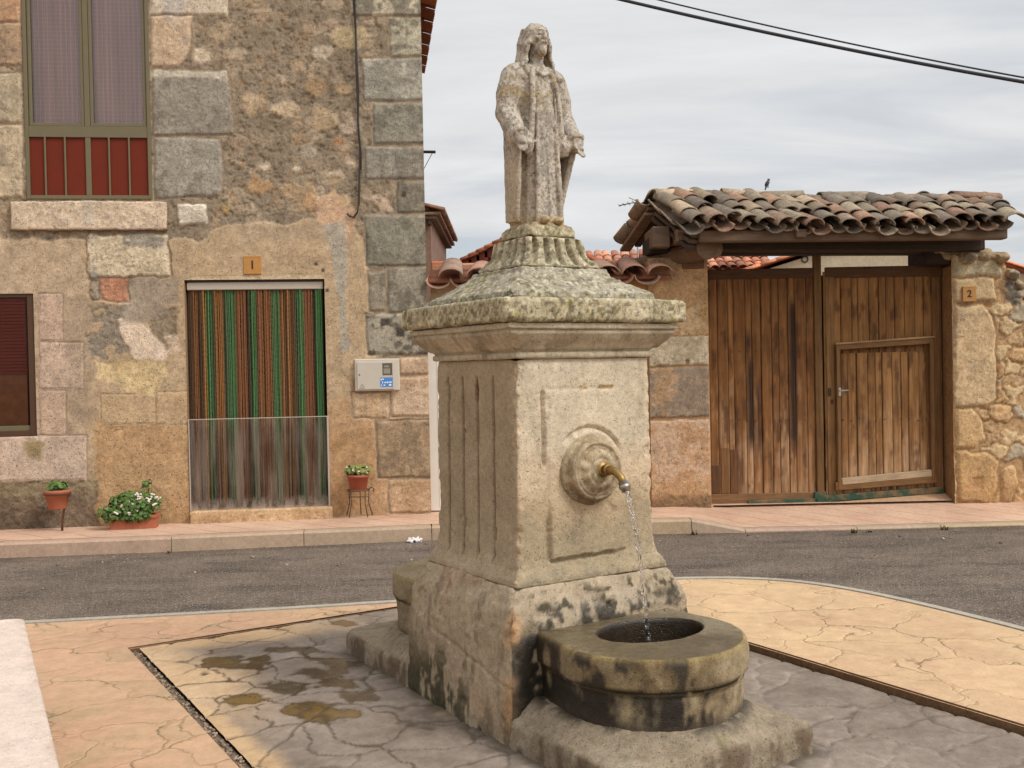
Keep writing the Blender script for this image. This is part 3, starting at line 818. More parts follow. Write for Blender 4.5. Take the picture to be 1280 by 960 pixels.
# cornice, slab, roof-shaped cap and fluted drum
def col_corn(x):
    c = base_cols(x, (172, 158, 132), 11); z = x['z']
    st = fbm(np.stack([x['P'][:, 0], x['P'][:, 1], z * .3], 1), 12, 4, 73)
    c = tint(c, sstep(.0, .3, st) * .55 * (z < 1.655), (138, 122, 98))
    c = tint(c, sstep(.03, .0, np.abs(z - 1.56) - .01) * sstep(.05, .3, st) * .5, (116, 102, 82))
    return c, np.zeros(len(z))
def rel_corn(x):
    return -.006 * np.exp(-((x['z'] - 1.567) / .004) ** 2) - .006 * np.exp(-((x['z'] - 1.652) / .004) ** 2)
square_loft('cornice', [(.30, 1.537), (.366, 1.537), (.372, 1.545), (.372, 1.560), (.366, 1.566), (.378, 1.574), (.392, 1.592), (.418, 1.618), (.436, 1.640), (.440, 1.650), (.436, 1.653), (.446, 1.656), (.446, 1.678), (.44, 1.682), (.35, 1.683)], .012, col_corn, .0065, .0022, 12, rel_corn, chip=.010)
def lichen_cols(x, base, amt=1.0):
    c = base_cols(x, base, 12); P = x['P']
    a = fbm(P, 9, 4, 81); b = fbm(P, 26, 4, 82); d = fbm(P, 70, 3, 83)
    c = tint(c, sstep(.0, .4, a * .6 + b * .6) * .6 * amt, (150, 138, 84))
    c = tint(c, sstep(.18, .36, b + .3 * d) * .7 * amt, (122, 112, 82))
    c = tint(c, sstep(.15, .4, d + .3 * a) * .6, (96, 88, 72)); c = tint(c, sstep(.2, .45, -d + .2 * b) * .5, (216, 208, 186))
    return c
square_loft('cap_slab', [(.35, 1.684), (.452, 1.684), (.466, 1.690), (.470, 1.70), (.470, 1.768), (.464, 1.780), (.45, 1.785), (.30, 1.786)], .014,
            lambda x: (lichen_cols(x, (170, 156, 124), 1.2), np.zeros(len(x['u']))), .006, .0035, 16, None, M_lichen, chip=.014)
def rel_roof(x):
    P = x['P']; s = fbm(np.stack([P[:, 0] * 1, P[:, 1] * 1, P[:, 2]], 1), 40, 3, 84); return s * .005
square_loft('sloping_cap', [(.30, 1.786), (.374, 1.786), (.377, 1.792), (.374, 1.815), (.36, 1.823), (.29, 1.868), (.225, 1.918), (.222, 1.930), (.21, 1.934), (.17, 1.936)], .012,
            lambda x: (lichen_cols(x, (156, 146, 124), .7), np.zeros(len(x['u']))), .0055, .003, 18, rel_roof, M_lichen, chip=.012)
def rel_drum(x):
    z = x['z']; u = x['u'] / x['h']
    m = sstep(1.945, 1.96, z) * sstep(2.070, 2.060, z)
    g = np.abs(((u * 2.55 + 50.0) % 1.0) - .5) * 2
    return m * (-.020 + .030 * sstep(.12, .6, 1 - g))
def col_drum(x):
    c = lichen_cols(x, (164, 152, 124), .7)
    return c, np.zeros(len(x['u']))
square_loft('fluted_drum', [(.17, 1.936), (.205, 1.937), (.206, 1.948), (.185, 1.960), (.165, 1.985), (.152, 2.02), (.146, 2.058), (.148, 2.070), (.13, 2.076), (.10, 2.077)], .022, col_drum, .0045, .0022, 20, rel_drum, M_lichen, chip=.01)
square_loft('statue_plinth', [(.10, 2.077), (.130, 2.077), (.134, 2.085), (.130, 2.115), (.120, 2.132), (.10, 2.146), (.06, 2.152), (.004, 2.154)], .03, lambda x: (tint(lichen_cols(x, (164, 150, 120), .8), sstep(2.125, 2.142, x['z']) * .55, (150, 122, 82)), np.zeros(len(x['u']))), .0055, .007, 16, None, M_lichen, chip=.012)

# low steps front and back carrying the basins
def step_block(name, y0, y1, seed):
    res = .010; hw = .475; zt = .125
    hy = (y1 - y0) / 2; yc = (y0 + y1) / 2
    pr = resample([(hw - .0, -.02), (hw, .03), (hw - .002, .085), (hw - .014, .112), (hw - .05, .126), (.2, .135), (.004, .136)], res)
    m = len(pr); ns = 110; per = ns * 4
    t = (np.arange(ns) / ns) * 2 - 1
    sq = np.concatenate([np.stack([t, -np.ones(ns)], 1), np.stack([np.ones(ns), t], 1), np.stack([-t, np.ones(ns)], 1), np.stack([-np.ones(ns), -t], 1)])
    h = pr[:, 0][:, None]; ins = hw - h
    X = sq[None, :, 0] * h; Yh = np.maximum(hy - ins, .003); Y = sq[None, :, 1] * Yh
    r = np.minimum(.06, h * .5)
    ax = np.maximum(h - r, 0); ay = np.maximum(Yh - r, 0)
    qx = np.clip(X, -ax, ax); qy = np.clip(Y, -ay, ay); dx, dy = X - qx, Y - qy; dl = np.hypot(dx, dy) + 1e-9
    X = qx + dx / dl * np.minimum(r, dl * 0 + r); Y = qy + dy / dl * r
    P = np.stack([X, Y + yc, np.repeat(pr[:, 1][:, None], per, 1)], -1).reshape(-1, 3)
    n0 = fbm(P, 4, 4, 91 + seed); n1 = fbm(P, 13, 4, 92 + seed); n2 = fbm(P, 45, 3, 93 + seed)
    V = P.copy(); cen = np.array([0, yc, 0]); dirv = (P - cen) * np.array([1, 1, 0]); dirv /= np.linalg.norm(dirv, axis=1)[:, None] + 1e-9
    lat = sstep(.13, .11, P[:, 2]) * sstep(0, .02, np.repeat(h, per, 1).ravel())
    V += dirv * ((n0 * .012 + n1 * .008 + n2 * .003) * lat)[:, None]
    V[:, 2] += (n0 * .010 + n1 * .006 + n2 * .002) * sstep(.02, .10, P[:, 2])
    # mortar fillet rising to the basin wall
    bc = -.74 if y0 < 0 else .74
    rb = np.where((P[:, 1] - bc) * np.sign(bc) < 0, np.abs(P[:, 0]), np.hypot(P[:, 0], P[:, 1] - bc))
    V[:, 2] += .052 * sstep(.47, .36, rb + .02 * n0) * sstep(.10, .126, P[:, 2])
    c = np.array((138, 124, 103.)) + (n0 * 14 + n1 * 12 + n2 * 11)[:, None]
    st = fbm(np.stack([P[:, 0], P[:, 1], P[:, 2] * .3], 1), 15, 4, 95)
    side = sstep(.115, .10, P[:, 2])
    a = side * sstep(-.15, .25, st + .4 * n1) * .75; c = tint(c, a, (92, 76, 58))
    c = tint(c, sstep(.02, .0, np.abs(P[:, 2] - .115) - .006) * sstep(.25, .5, n1) * .4, (84, 80, 44))
    foot = sstep(.425, .375, rb + .03 * n1) * sstep(.05, .3, n1 + .5 * n0 + .1); c = tint(c, foot * .8, (60, 52, 40))
    return mesh_obj(name, V, grid_faces(m, per, True), M_fount, fount, True, col=lin(c), wet=np.clip(foot * .4, 0, 1))
step_block('step', -1.18, -.40, 0); step_block('step', .40, 1.27, 7)

def basin(sgn, R, zt, hole, stain=1.0):
    """stone basin with a half-round front, hollowed by an oval bowl"""
    nt_ = 260; ys = .45
    ang = np.linspace(-math.pi, 0, 170)
    out = [(-.345, -ys + .02)] + [(-.345 - (R - .345) * i / 28, -ys - (.74 - ys) * i / 28) for i in range(1, 28)]
    out += [(R * math.cos(a), -.74 + R * math.sin(a)) for a in ang]
    out += [(R - (R - .345) * i / 28, -.74 + (.74 - ys) * i / 28) for i in range(1, 28)] + [(.345, -ys + .02)]
    out += [(.345 - .69 * i / 60, -ys + .02) for i in range(1, 60)]
    O = np.array(out); n = len(O)
    hc = np.array(hole[:2]); rx, ry = hole[2:]
    A = np.arctan2(O[:, 1] - hc[1], O[:, 0] - hc[0]); I = hc + np.stack([np.cos(A) * rx, np.sin(A) * ry], 1)
    Nn = np.roll(O, -1, 0) - np.roll(O, 1, 0); Nn = np.stack([Nn[:, 1], -Nn[:, 0]], 1); Nn /= np.linalg.norm(Nn, axis=1)[:, None] + 1e-9
    rows = []
    zs = [(.10, -.022), (.15, -.020), (.20, -.018), (.235, -.018), (.27, -.017), (.30, -.016), (.302, -.014), (.312, -.012), (.316, -.018), (.321, -.004), (.327, .0), (.35, .002), (.39, .003), (.41, .002), (.425, 0), (.434, -.004), (.439, -.012)]
    fz = [];
    zz_ = []
    for (z0, o0), (z1, o1) in zip(zs, zs[1:]):
        k_ = max(1, int((z1 - z0) / .008))
        for i in range(k_): zz_.append((z0 + (z1 - z0) * i / k_, o0 + (o1 - o0) * i / k_))
    zz_.append(zs[-1])
    rows = [(np.concatenate([O + Nn * o, np.full((n, 1), z * (zt / .44) if z > .3 else z)], 1)) for z, o in zz_]
    n_out = len(rows)
    for i in range(1, 22):
        t = i / 22; rows.append(np.concatenate([(O + Nn * -.012) * (1 - t) + I * t, np.full((n, 1), zt - .001 + .001 * math.sin(t * 3))], 1))
    for z, s in ((zt - .004, .99), (zt - .02, .97), (zt - .05, .96), (zt - .09, .95), (zt - .15, .93), (zt - .2, .8), (zt - .21, .4), (zt - .21, .02)):
        rows.append(np.concatenate([hc + (I - hc) * s, np.full((n, 1), z)], 1))
    m = len(rows); P = np.concatenate(rows); ri = np.repeat(np.arange(m), n)
    n0 = fbm(P, 5, 4, 101); n1 = fbm(P, 16, 4, 102); n2 = fbm(P, 55, 3, 103)
    V = P.copy(); sel = (ri < n_out)
    NB = np.tile(Nn, (m, 1))
    dd = (n0 * .006 + n1 * .004 + n2 * .002) * np.where(sel, 1, .0)
    V[:, :2] += NB * dd[:, None]; V[:, 2] += np.where(sel, 0, n1 * .002 + n2 * .001)
    st = fbm(np.stack([P[:, 0], P[:, 1], P[:, 2] * .5], 1), 13, 5, 104)
    c = np.array((156, 140, 110.)) + (n0 * 16 + n1 * 14 + n2 * 12)[:, None]
    z = P[:, 2]
    lower = sel & (z < zt - .122)
    leftish = sstep(.16, -.12, P[:, 0] * .85 + (P[:, 1] + .9) * .3)
    side_ = P[:, 0] * .85 + (P[:, 1] + .74) * -.3
    damp_ = sel * sstep(-.35, .35, np.interp(side_, [-.4, -.1, .1, .3], [.45, .3, .0, -.35]) + .5 * st + .3 * n1); c = tint(c, damp_ * .8 * stain, (88, 72, 48), (n2 * 10)[:, None])
    blk = stain * sel * sstep(-.08, .22, st * 1.0 + .30 * n1 + .12 * n2 + np.interp(side_, [-.4, -.2, .0, .1, .2, .45], [.50, .42, .16, -.28, -.75, -.8]) + np.where(lower, .06, -.30)) * np.where(lower, 1, .8)
    c = tint(c, blk * .95, (34, 28, 20)); c = tint(c, sel * ~lower * sstep(.0, .3, -st + .3 * n0) * .5, (112, 90, 60))
    gr = sel * sstep(.05, .35, -st + .4 * n0) * .45; c = tint(c, gr, (150, 138, 108))
    c = tint(c, sel * sstep(.018, .0, np.abs(z - (zt - .124)) - .004 + .006 * n1) * sstep(-.3, .1, n1 + .5 * n0), (54, 44, 22))
    c = tint(c, sel * sstep(.03, .0, np.abs(z - zt)) * .5, (132, 112, 62))
    c = tint(c, sel * lower * sstep(.23, .17, z + .02 * n1) * .7, (66, 56, 44))
    top = (ri >= n_out) & (ri < n_out + 21)
    c = np.where(top[:, None], np.array((104, 91, 68.)) * (1 if stain > .5 else 1.35) + (n0 * 16 + n1 * 10 + n2 * 8)[:, None], c)
    c = tint(c, top * sstep(.0, .3, n0 + .3 * n1) * .6, (138, 126, 100)); c = tint(c, top * sstep(.1, .4, n1 - .4 * n0) * .5 * stain, (78, 66, 42)); c = tint(c, top * sstep(.1, .35, P[:, 0] + .1 * n0) * .5, (142, 132, 110))
    bowl = ri >= n_out + 21
    c = np.where(bowl[:, None], np.array((44, 33, 21.)) + (n1 * 10)[:, None], c)
    wet = np.where(top, .62 + .25 * n0, 0) + np.where(bowl, .8, 0) + blk * .5
    V[:, 1] *= -sgn; 
    Fs = grid_faces(m, n, True)
    if sgn > 0: Fs = Fs[:, ::-1]
    o = mesh_obj('basin', V, Fs, M_fount, fount, True, col=lin(c), wet=np.clip(wet, 0, 1))
    bm = bmesh.new(); bm.from_mesh(o.data); bmesh.ops.recalc_face_normals(bm, faces=bm.faces); bm.to_mesh(o.data); bm.free()
    return o
HOLE = (.050, -.695, .240, .168)
bs = basin(-1, .385, .44, HOLE)
basin(1, .375, .47, (0, -.68, .22, .2), .15)

# round boss behind the tap
def boss():
    n = 90; prof = resample([(.150, .0), (.150, .018), (.142, .030), (.132, .030), (.130, .040), (.128, .066), (.118, .078), (.100, .080), (.096, .074), (.088, .078), (.070, .094), (.045, .100), (.002, .101)], .005)
    a = np.linspace(0, 2 * math.pi, n, endpoint=False)
    P = np.stack([prof[:, 0][:, None] * np.cos(a), np.repeat(-prof[:, 1][:, None], n, 1), prof[:, 0][:, None] * np.sin(a)], -1).reshape(-1, 3)
    n1 = fbm(P, 20, 4, 111); n2 = fbm(P, 60, 3, 112); an = np.tile(a, len(prof))
    r = np.hypot(P[:, 0], P[:, 2]); V = P.copy()
    pet = np.cos(an * 10) * .003 * sstep(.05, .075, r) * sstep(.098, .09, r) + .012 * np.exp(-((r - .106) / .006) ** 2) + .008 * np.exp(-((r - .052) / .005) ** 2)
    V[:, 1] += pet - n1 * .0035 - n2 * .0015; V[:, 0] *= 1 + .03 * n1; V[:, 2] *= 1 + .03 * n1
    c = np.array((160, 143, 114.)) + (n1 * 16 + n2 * 12)[:, None]
    c = tint(c, sstep(.05, .02, r) * .7, (110, 98, 52)); c = tint(c, sstep(0, .35, n1) * .4, (140, 120, 88))
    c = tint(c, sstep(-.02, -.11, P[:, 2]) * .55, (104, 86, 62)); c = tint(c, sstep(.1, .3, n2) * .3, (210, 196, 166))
    o = mesh_obj('boss', V, grid_faces(len(prof), n, True), M_fount, fount, True, col=lin(c), wet=np.zeros(len(V)))
    o.location = (.005, -.350, 1.06); return o
boss()
M_brass = plain('brass', L(150, 122, 76), .48, .9, .5, .35, 30, .2)
M_steel = plain('dull_steel', L(170, 165, 155), .35, 1.0, .5, .2, 30, .1)
tap = MB(); T0 = Vector((.015, -.44, 1.068))
tap.tube([T0, T0 + Vector((.001, -.05, 0)), T0 + Vector((.004, -.085, -.006)), T0 + Vector((.008, -.115, -.028)), T0 + Vector((.010, -.130, -.052))], [.019, .0185, .0175, .016, .0155], 14)
tap.tube([T0 + Vector((0, -.03, 0)), T0 + Vector((0, -.045, 0))], .024, 14)
tap.tube([T0 + Vector((0, .0, 0)), T0 + Vector((0, -.012, 0))], .034, 16)
to = tap.build('tap', M_brass, fount, True)
nz = MB(); E0 = T0 + Vector((.009, -.126, -.045)); dn = Vector((.10, -.45, -1)).normalized()
nz.tube([E0, E0 + dn * .012, E0 + dn * .013, E0 + dn * .028, E0 + dn * .030, E0 + dn * .042], [.021, .021, .024, .024, .020, .019], 16)
nz.build('nozzle', M_steel, to, True)
TIP = E0 + dn * .042

# water
def water_mat(name, tint_=(1, 1, 1, 1)):
    m, nt, p = newmat(name); k = N(nt)
    p.inputs['Base Color'].default_value = tint_; p.inputs['Roughness'].default_value = .03; p.inputs['IOR'].default_value = 1.33
    p.inputs['Transmission Weight'].default_value = 1.0
    k.l(k.bump(k.noise(k.coord(), 60, 2, .5), .2, .003), p.inputs['Normal']); return m
M_water = water_mat('falling_water')
mb = MB(); pts = []; rad = []
v0 = .42; zend = .365
for i in range(64):
    t = i / 63; T = t * .335
    d_ = Vector((dn.x, dn.y, 0)) * 1.0
    p = Vector((TIP.x + .012 * t, TIP.y - .115 * t, TIP.z - (.62 * T + 4.9 * T * T) / (.62 * .335 + 4.9 * .335 ** 2) * (TIP.z - zend)))
    pts.append(p + Vector((math.sin(i * 1.9), math.cos(i * 2.3), 0)) * .0016 * t); rad.append(.0105 - .0035 * t + .0028 * math.sin(i * 2.1 + 1.0) * (0.2 + t))
mb.tube(pts, rad, 10)
pts2 = [p + Vector((math.sin(i * .75) * .006, math.cos(i * .75) * .006, 0)) for i, p in enumerate(pts)]
mb.tube(pts2, [r * .55 for r in rad], 8)
for i in range(46):
    t = random.random() ** .7; p = pts[int(t * 62)]
    mb.ell(p + Vector((random.gauss(0, .009), random.gauss(0, .009), random.uniform(-.01, .01))) * (.4 + t), (.0022, .0022, random.uniform(.002, .006)), 6, 4)
for i in range(26):
    a_ = random.uniform(0, 6.28); r_ = abs(random.gauss(0, .03)); p = pts[-1] + Vector((r_ * math.cos(a_), r_ * math.sin(a_), -.026 + random.uniform(0, .05) * math.exp(-r_ / .03)))
    mb.ell(p, (.0032, .0032, .0032), 6, 4)
ws = mb.build('water_stream', M_water, None, True); ws.location = (C0[0], C0[1], 0); ws.rotation_euler = (0, 0, FA)
tag(ws, 'thin clear jet of water falling from the brass tap into the basin', 'water jet')
m, nt, p = newmat('basin_water'); k = N(nt); p.inputs['Base Color'].default_value = L(38, 30, 20); p.inputs['Roughness'].default_value = .06
rp = k.n('ShaderNodeTexWave', wave_type='RINGS', rings_direction='Z'); rp.inputs['Scale'].default_value = 9; rp.inputs['Distortion'].default_value = 3
k.l(k.coord(), rp.inputs[0]); k.l(k.bump(rp.outputs[0], .25, .006), p.inputs['Normal'])
mb = MB(); mb.lathe([(.002, 0), (.1, .0), (.212, 0)], 48, Matrix.Diagonal((1.16, .78, 1)).to_4x4(), cap=False)
wb = mb.build('water', m, None, True, fix=False); wb.location = (*fw(HOLE[0], HOLE[1]), .335); wb.rotation_euler = (0, 0, FA); tag(wb, kind='structure')

# ------------------------------------------------------------------ statue
def statue():
    S = MB()
    # robe column and cloak as stacked ovals
    def stack(rows, n=28, pleat=0, pn=9):
        V = []; Fs = []
        for (z, rx, ry, cx_, cy_) in rows:
            for k_ in range(n):
                a = 2 * math.pi * k_ / n; q = 1 + pleat * math.sin(a * pn) * (1 if z < .5 else .3)
                V.append((cx_ + rx * q * math.cos(a), cy_ + ry * q * math.sin(a), z))
        m_ = len(rows)
        for i in range(m_ - 1):
            for k_ in range(n): Fs.append((i * n + k_, i * n + (k_ + 1) % n, (i + 1) * n + (k_ + 1) % n, (i + 1) * n + k_))
        Fs.append(tuple(range(n))[::-1]); Fs.append(tuple(range((m_ - 1) * n, m_ * n))); S.add(V, Fs)
    stack([(-.03, .098, .088, .0, -.012), (.06, .092, .082, 0, -.014), (.2, .088, .078, 0, -.016), (.36, .086, .074, 0, -.016), (.48, .092, .074, 0, -.012), (.58, .098, .076, 0, -.008), (.66, .095, .066, 0, 0), (.70, .07, .055, 0, 0), (.725, .045, .045, 0, -.002)], pleat=.03)
    stack([(-.03, .112, .075, -.004, .035), (.08, .118, .078, -.004, .035), (.22, .124, .08, -.002, .035), (.36, .130, .084, 0, .03), (.48, .134, .088, 0, .024), (.58, .132, .086, 0, .015), (.65, .122, .076, 0, .008), (.69, .10, .062, 0, .004), (.715, .06, .045, 0, 0)], pleat=.02, pn=11)
    # neck and head
    hd = Vector((0, -.030, .838))
    S.tube([(0, .0, .68), (0, -.01, .74), (0, -.02, .80)], [.046, .036, .038], 14)
    Mh = Matrix.Rotation(math.radians(-6), 3, 'X')
    S.ell(hd, (.045, .056, .069), 20, 14, Mh); S.ell(hd + Vector((0, .022, .020)), (.053, .054, .054), 18, 12)
    S.ell(hd + Vector((0, -.022, -.046)), (.033, .034, .034), 14, 10)                              # jaw and beard
    S.ell(hd + Vector((0, -.038, -.066)), (.022, .020, .024), 12, 8)
    S.tube([hd + Vector((0, -.050, .022)), hd + Vector((0, -.062, .002)), hd + Vector((0, -.066, -.010)), hd + Vector((0, -.058, -.016))], [.007, .009, .011, .007], 8)
    S.ell(hd + Vector((0, -.048, .026)), (.029, .008, .006), 12, 6)                                 # brow
    S.ell(hd + Vector((0, -.055, -.028)), (.020, .011, .006), 10, 6)                                # moustache
    for s in (-1, 1):
        S.ell(hd + Vector((s * .024, -.044, -.010)), (.014, .012, .012), 8, 6)                      # cheeks
        S.ell(hd + Vector((s * .018, -.0495, .010)), (.009, .006, .006), 8, 6)                      # eyes
        # long hair in locks
        for j in range(7):
            x = s * (.049 + .004 * math.sin(j)); y = -.012 + j * .012
            pts = [hd + Vector((s * .022, .010 + .006 * j, .066 - .003 * j)), hd + Vector((x * .95, y, .030)), hd + Vector((x * 1.12, y - .002, -.03)), hd + Vector((x * 1.22 + s * .006, y + .004, -.09 )), hd + Vector((x * 1.3 + s * (.012 + .004 * (j % 2)), y + .003 - .012 * (j < 2), -.135)), hd + Vector((x * 1.25 + s * .012, y - .014 * (j < 3), -.185 + .012 * j))]
            pw = []
            for i in range(len(pts) - 1):
                for q in range(4):
                    t = q / 4; p = pts[i].lerp(pts[i + 1], t); pw.append(p + Vector((math.sin((i * 4 + q) * 1.1 + j) * .0035, math.cos((i * 4 + q) * 1.1 + j * 2) * .003, 0)))
            S.tube(pw, [.0105 + .0015 * math.sin(i * .9 + j) - (.0075 * max(0, i - 11) / 9) for i in range(len(pw))], 8)
    for j in range(5): S.tube([hd + Vector(((j - 2) * .018, .05, .05)), hd + Vector(((j - 2) * .026, .062, -.02)), hd + Vector(((j - 2) * .032, .055, -.10)), hd + Vector(((j - 2) * .034, .06, -.17))], [.016, .02, .022, .014], 8)
    # arms lowered and held a little forward, wide sleeves gathered in folds
    for s in (-1, 1):
        sh = Vector((s * .116, .006, .664)); el = Vector((s * .150, .006, .50)); wr = Vector((s * .150, -.082, .372))
        pts = [sh + Vector((-s * .03, 0, .02)), sh, sh.lerp(el, .5) + Vector((s * .006, 0, 0)), el, el.lerp(wr, .5), wr]
        pr_ = [.044, .052, .054, .053, .050, .046]
        for q in range(40):
            f_ = q / 39 * 5; i_ = min(int(f_), 4); f_ -= i_; S.ell(pts[i_].lerp(pts[i_ + 1], f_), (pr_[i_] * (1 - f_) + pr_[i_ + 1] * f_,) * 3, 12, 8)
        S.ell((s * .104, .006, .668), (.052, .056, .040), 16, 10); S.ell((s * .062, .004, .694), (.058, .052, .034), 14, 10)
        for j in range(7):                                                                           # folds across the sleeve
            t = .15 + .12 * j; c_ = sh.lerp(el, min(t * 1.6, 1)) if t < .62 else el.lerp(wr, (t - .62) / .4)
            S.ell(c_ + Vector((s * .006, -.014, -.002)), (.038, .030, .006), 10, 6, Matrix.Rotation(math.radians(22 * s), 3, 'Y') @ Matrix.Rotation(math.radians(-25), 3, 'X'))
        S.tube([wr + Vector((0, -.004, .020)), wr + Vector((0, -.012, .004))], [.049, .043], 14)
        # hanging sleeve and cloak edge beneath the forearm
        for q in range(9):
            t = q / 8; p0 = wr.lerp(el, t * 1.0) + Vector((0, 0, -.03)); wz = .02 + (.03 if s < 0 else .0)
            drop = .34 if s < 0 else .30
            p1 = Vector((s * (.112 + .012 * t), .0 + .05 * t - .01 * (1 - t), .01)) if s < 0 else Vector((s * (.098 + .02 * t), -.01 + .06 * t, .02))
            S.tube([p0, p0.lerp(p1, .35), p0.lerp(p1, .7), p1], [.017, .016, .015, .015], 8)
        # front edge of the open cloak
        S.tube([Vector((s * .046, -.052, .70)), Vector((s * .066, -.086, .60)), Vector((s * .074, -.090, .48)), Vector((s * .082, -.086, .36)), Vector((s * .086, -.076, .30))], [.013, .013, .014, .016, .012], 8)
        S.tube([Vector((s * .09, -.07, .40)), Vector((s * .100, -.088, .34)), Vector((s * .098, -.090, .305))], [.022, .030, .014], 8)
        # hand: palm, four fingers, thumb
        pd = Vector((s * .10, -.42, -.92)).normalized(); sd = Vector((0, 1, 0)).cross(pd).normalized() * 1.0
        pc = wr + Vector((s * .002, -.030, -.018))
        side = pd.cross(Vector((s * .35, -.9, .3)).normalized()).normalized()
        S.tube([wr + Vector((0, -.012, .0)), pc, pc + pd * .028], [.020, .024, .022], 10)
        for j in range(4):
            f0 = pc + pd * .022 + side * ((j - 1.5) * .0115); ln = (.030, .037, .038, .031)[j]
            fwd = Vector((0, -.35, 0))
            S.tube([f0, f0 + pd * ln * .5 + Vector((0, -.003, 0)), f0 + pd * ln + Vector((0, -.010, 0))], [.0078, .0074, .0060], 7)
        th = side * (s) * 1.0
        S.tube([pc + th * .016, pc + th * .030 + pd * .014 + Vector((0, -.006, 0)), pc + th * .030 + pd * .030 + Vector((0, -.010, 0))], [.010, .0085, .0065], 7)
    # neckline and centre fold of the robe, toe of one foot under the hem
    S.tube([Vector((-.045, -.05, .70)), Vector((-.02, -.066, .672)), Vector((0, -.070, .664)), Vector((.02, -.066, .672)), Vector((.045, -.05, .70))], .009, 8)
    for x, r in ((-.048, .011), (.006, .008), (.056, .011)):
        S.tube([Vector((x * .8, -.075, .52)), Vector((x, -.086, .36)), Vector((x * 1.1, -.092, .18)), Vector((x * 1.2, -.094, -.02))], [.005, r, r * 1.15, r * 1.3], 8)
    S.ell((-.035, -.10, .012), (.026, .05, .02), 10, 6); S.ell((.040, -.098, .010), (.026, .045, .018), 10, 6)
    def disp(V, NN):
        n1 = fbm(V, 22, 4, 121); n2 = fbm(V, 70, 4, 122); n3 = fbm(V, 10, 3, 123)
        pit = sstep(.25, .5, fbm(V, 95, 2, 124))
        head = sstep(.70, .76, V[:, 2])
        d = n1 * .0022 * (1 - .5 * head) + n2 * .0012 * (1 - .4 * head) + n3 * .003 * (1 - head) - pit * .0018 * (1 - .6 * head)
        # drapery folds over the upper body
        fold = np.sin((V[:, 2] * 58 + np.abs(V[:, 0]) * 60 + n3 * 1.2)) * .0024 * sstep(.40, .46, V[:, 2]) * sstep(.62, .54, V[:, 2]) * sstep(.085, .11, np.abs(V[:, 0]))
        d += fold
        for s in (-1, 1):                                                                            # eye sockets, corners of the mouth
            e = np.exp(-(((V[:, 0] - s * .019) / .011) ** 2 + ((V[:, 2] - .857) / .0055) ** 2)) * (V[:, 1] < -.05); d -= e * .004
            e = np.exp(-(((V[:, 0] - s * .019) / .010) ** 2 + ((V[:, 2] - .839) / .004) ** 2)) * (V[:, 1] < -.05); d -= e * .004
        d -= np.exp(-((V[:, 0] / .016) ** 2 + ((V[:, 2] - .797) / .003) ** 2)) * (V[:, 1] < -.06) * .005
        return V + NN * d[:, None]
    def colf(V, NN):
        a = fbm(V, 14, 4, 131); b = fbm(V, 45, 4, 132); d = fbm(V, 90, 3, 133)
        c = np.array((182, 171, 153.)) + (a * 12 + b * 14)[:, None]
        front = sstep(.15, -.5, NN[:, 1] + .3 * NN[:, 0] * 0)
        lo = sstep(.36, .22, V[:, 2]) * sstep(.06, .10, np.abs(V[:, 0]))
        spk = sstep(-.05, .3, a * .6 + .6 * b) * (1 - .75 * lo)
        c = tint(c, spk * .6, (122, 115, 104)); c = tint(c, sstep(.14, .3, d - .3 * b) * .5 * (1 - .7 * lo), (92, 88, 80))
        c = tint(c, sstep(.2, .4, a + .3 * b) * sstep(.45, .6, V[:, 2]) * .5, (170, 146, 96))
        c = tint(c, sstep(.05, .0, V[:, 2] + .03 * a) * .7, (176, 148, 100)); c = tint(c, lo * .5, (164, 148, 124))
        return c
    o = lump('statue', M_statue, None, S, .0046, disp, colf, 2)
    o.location = (C0[0], C0[1], 2.143); o.rotation_euler = (0, 0, FA)
    tag(o, 'lichen-speckled stone statue of a long-haired robed figure with lowered open hands, on the fountain', 'statue')
statue()
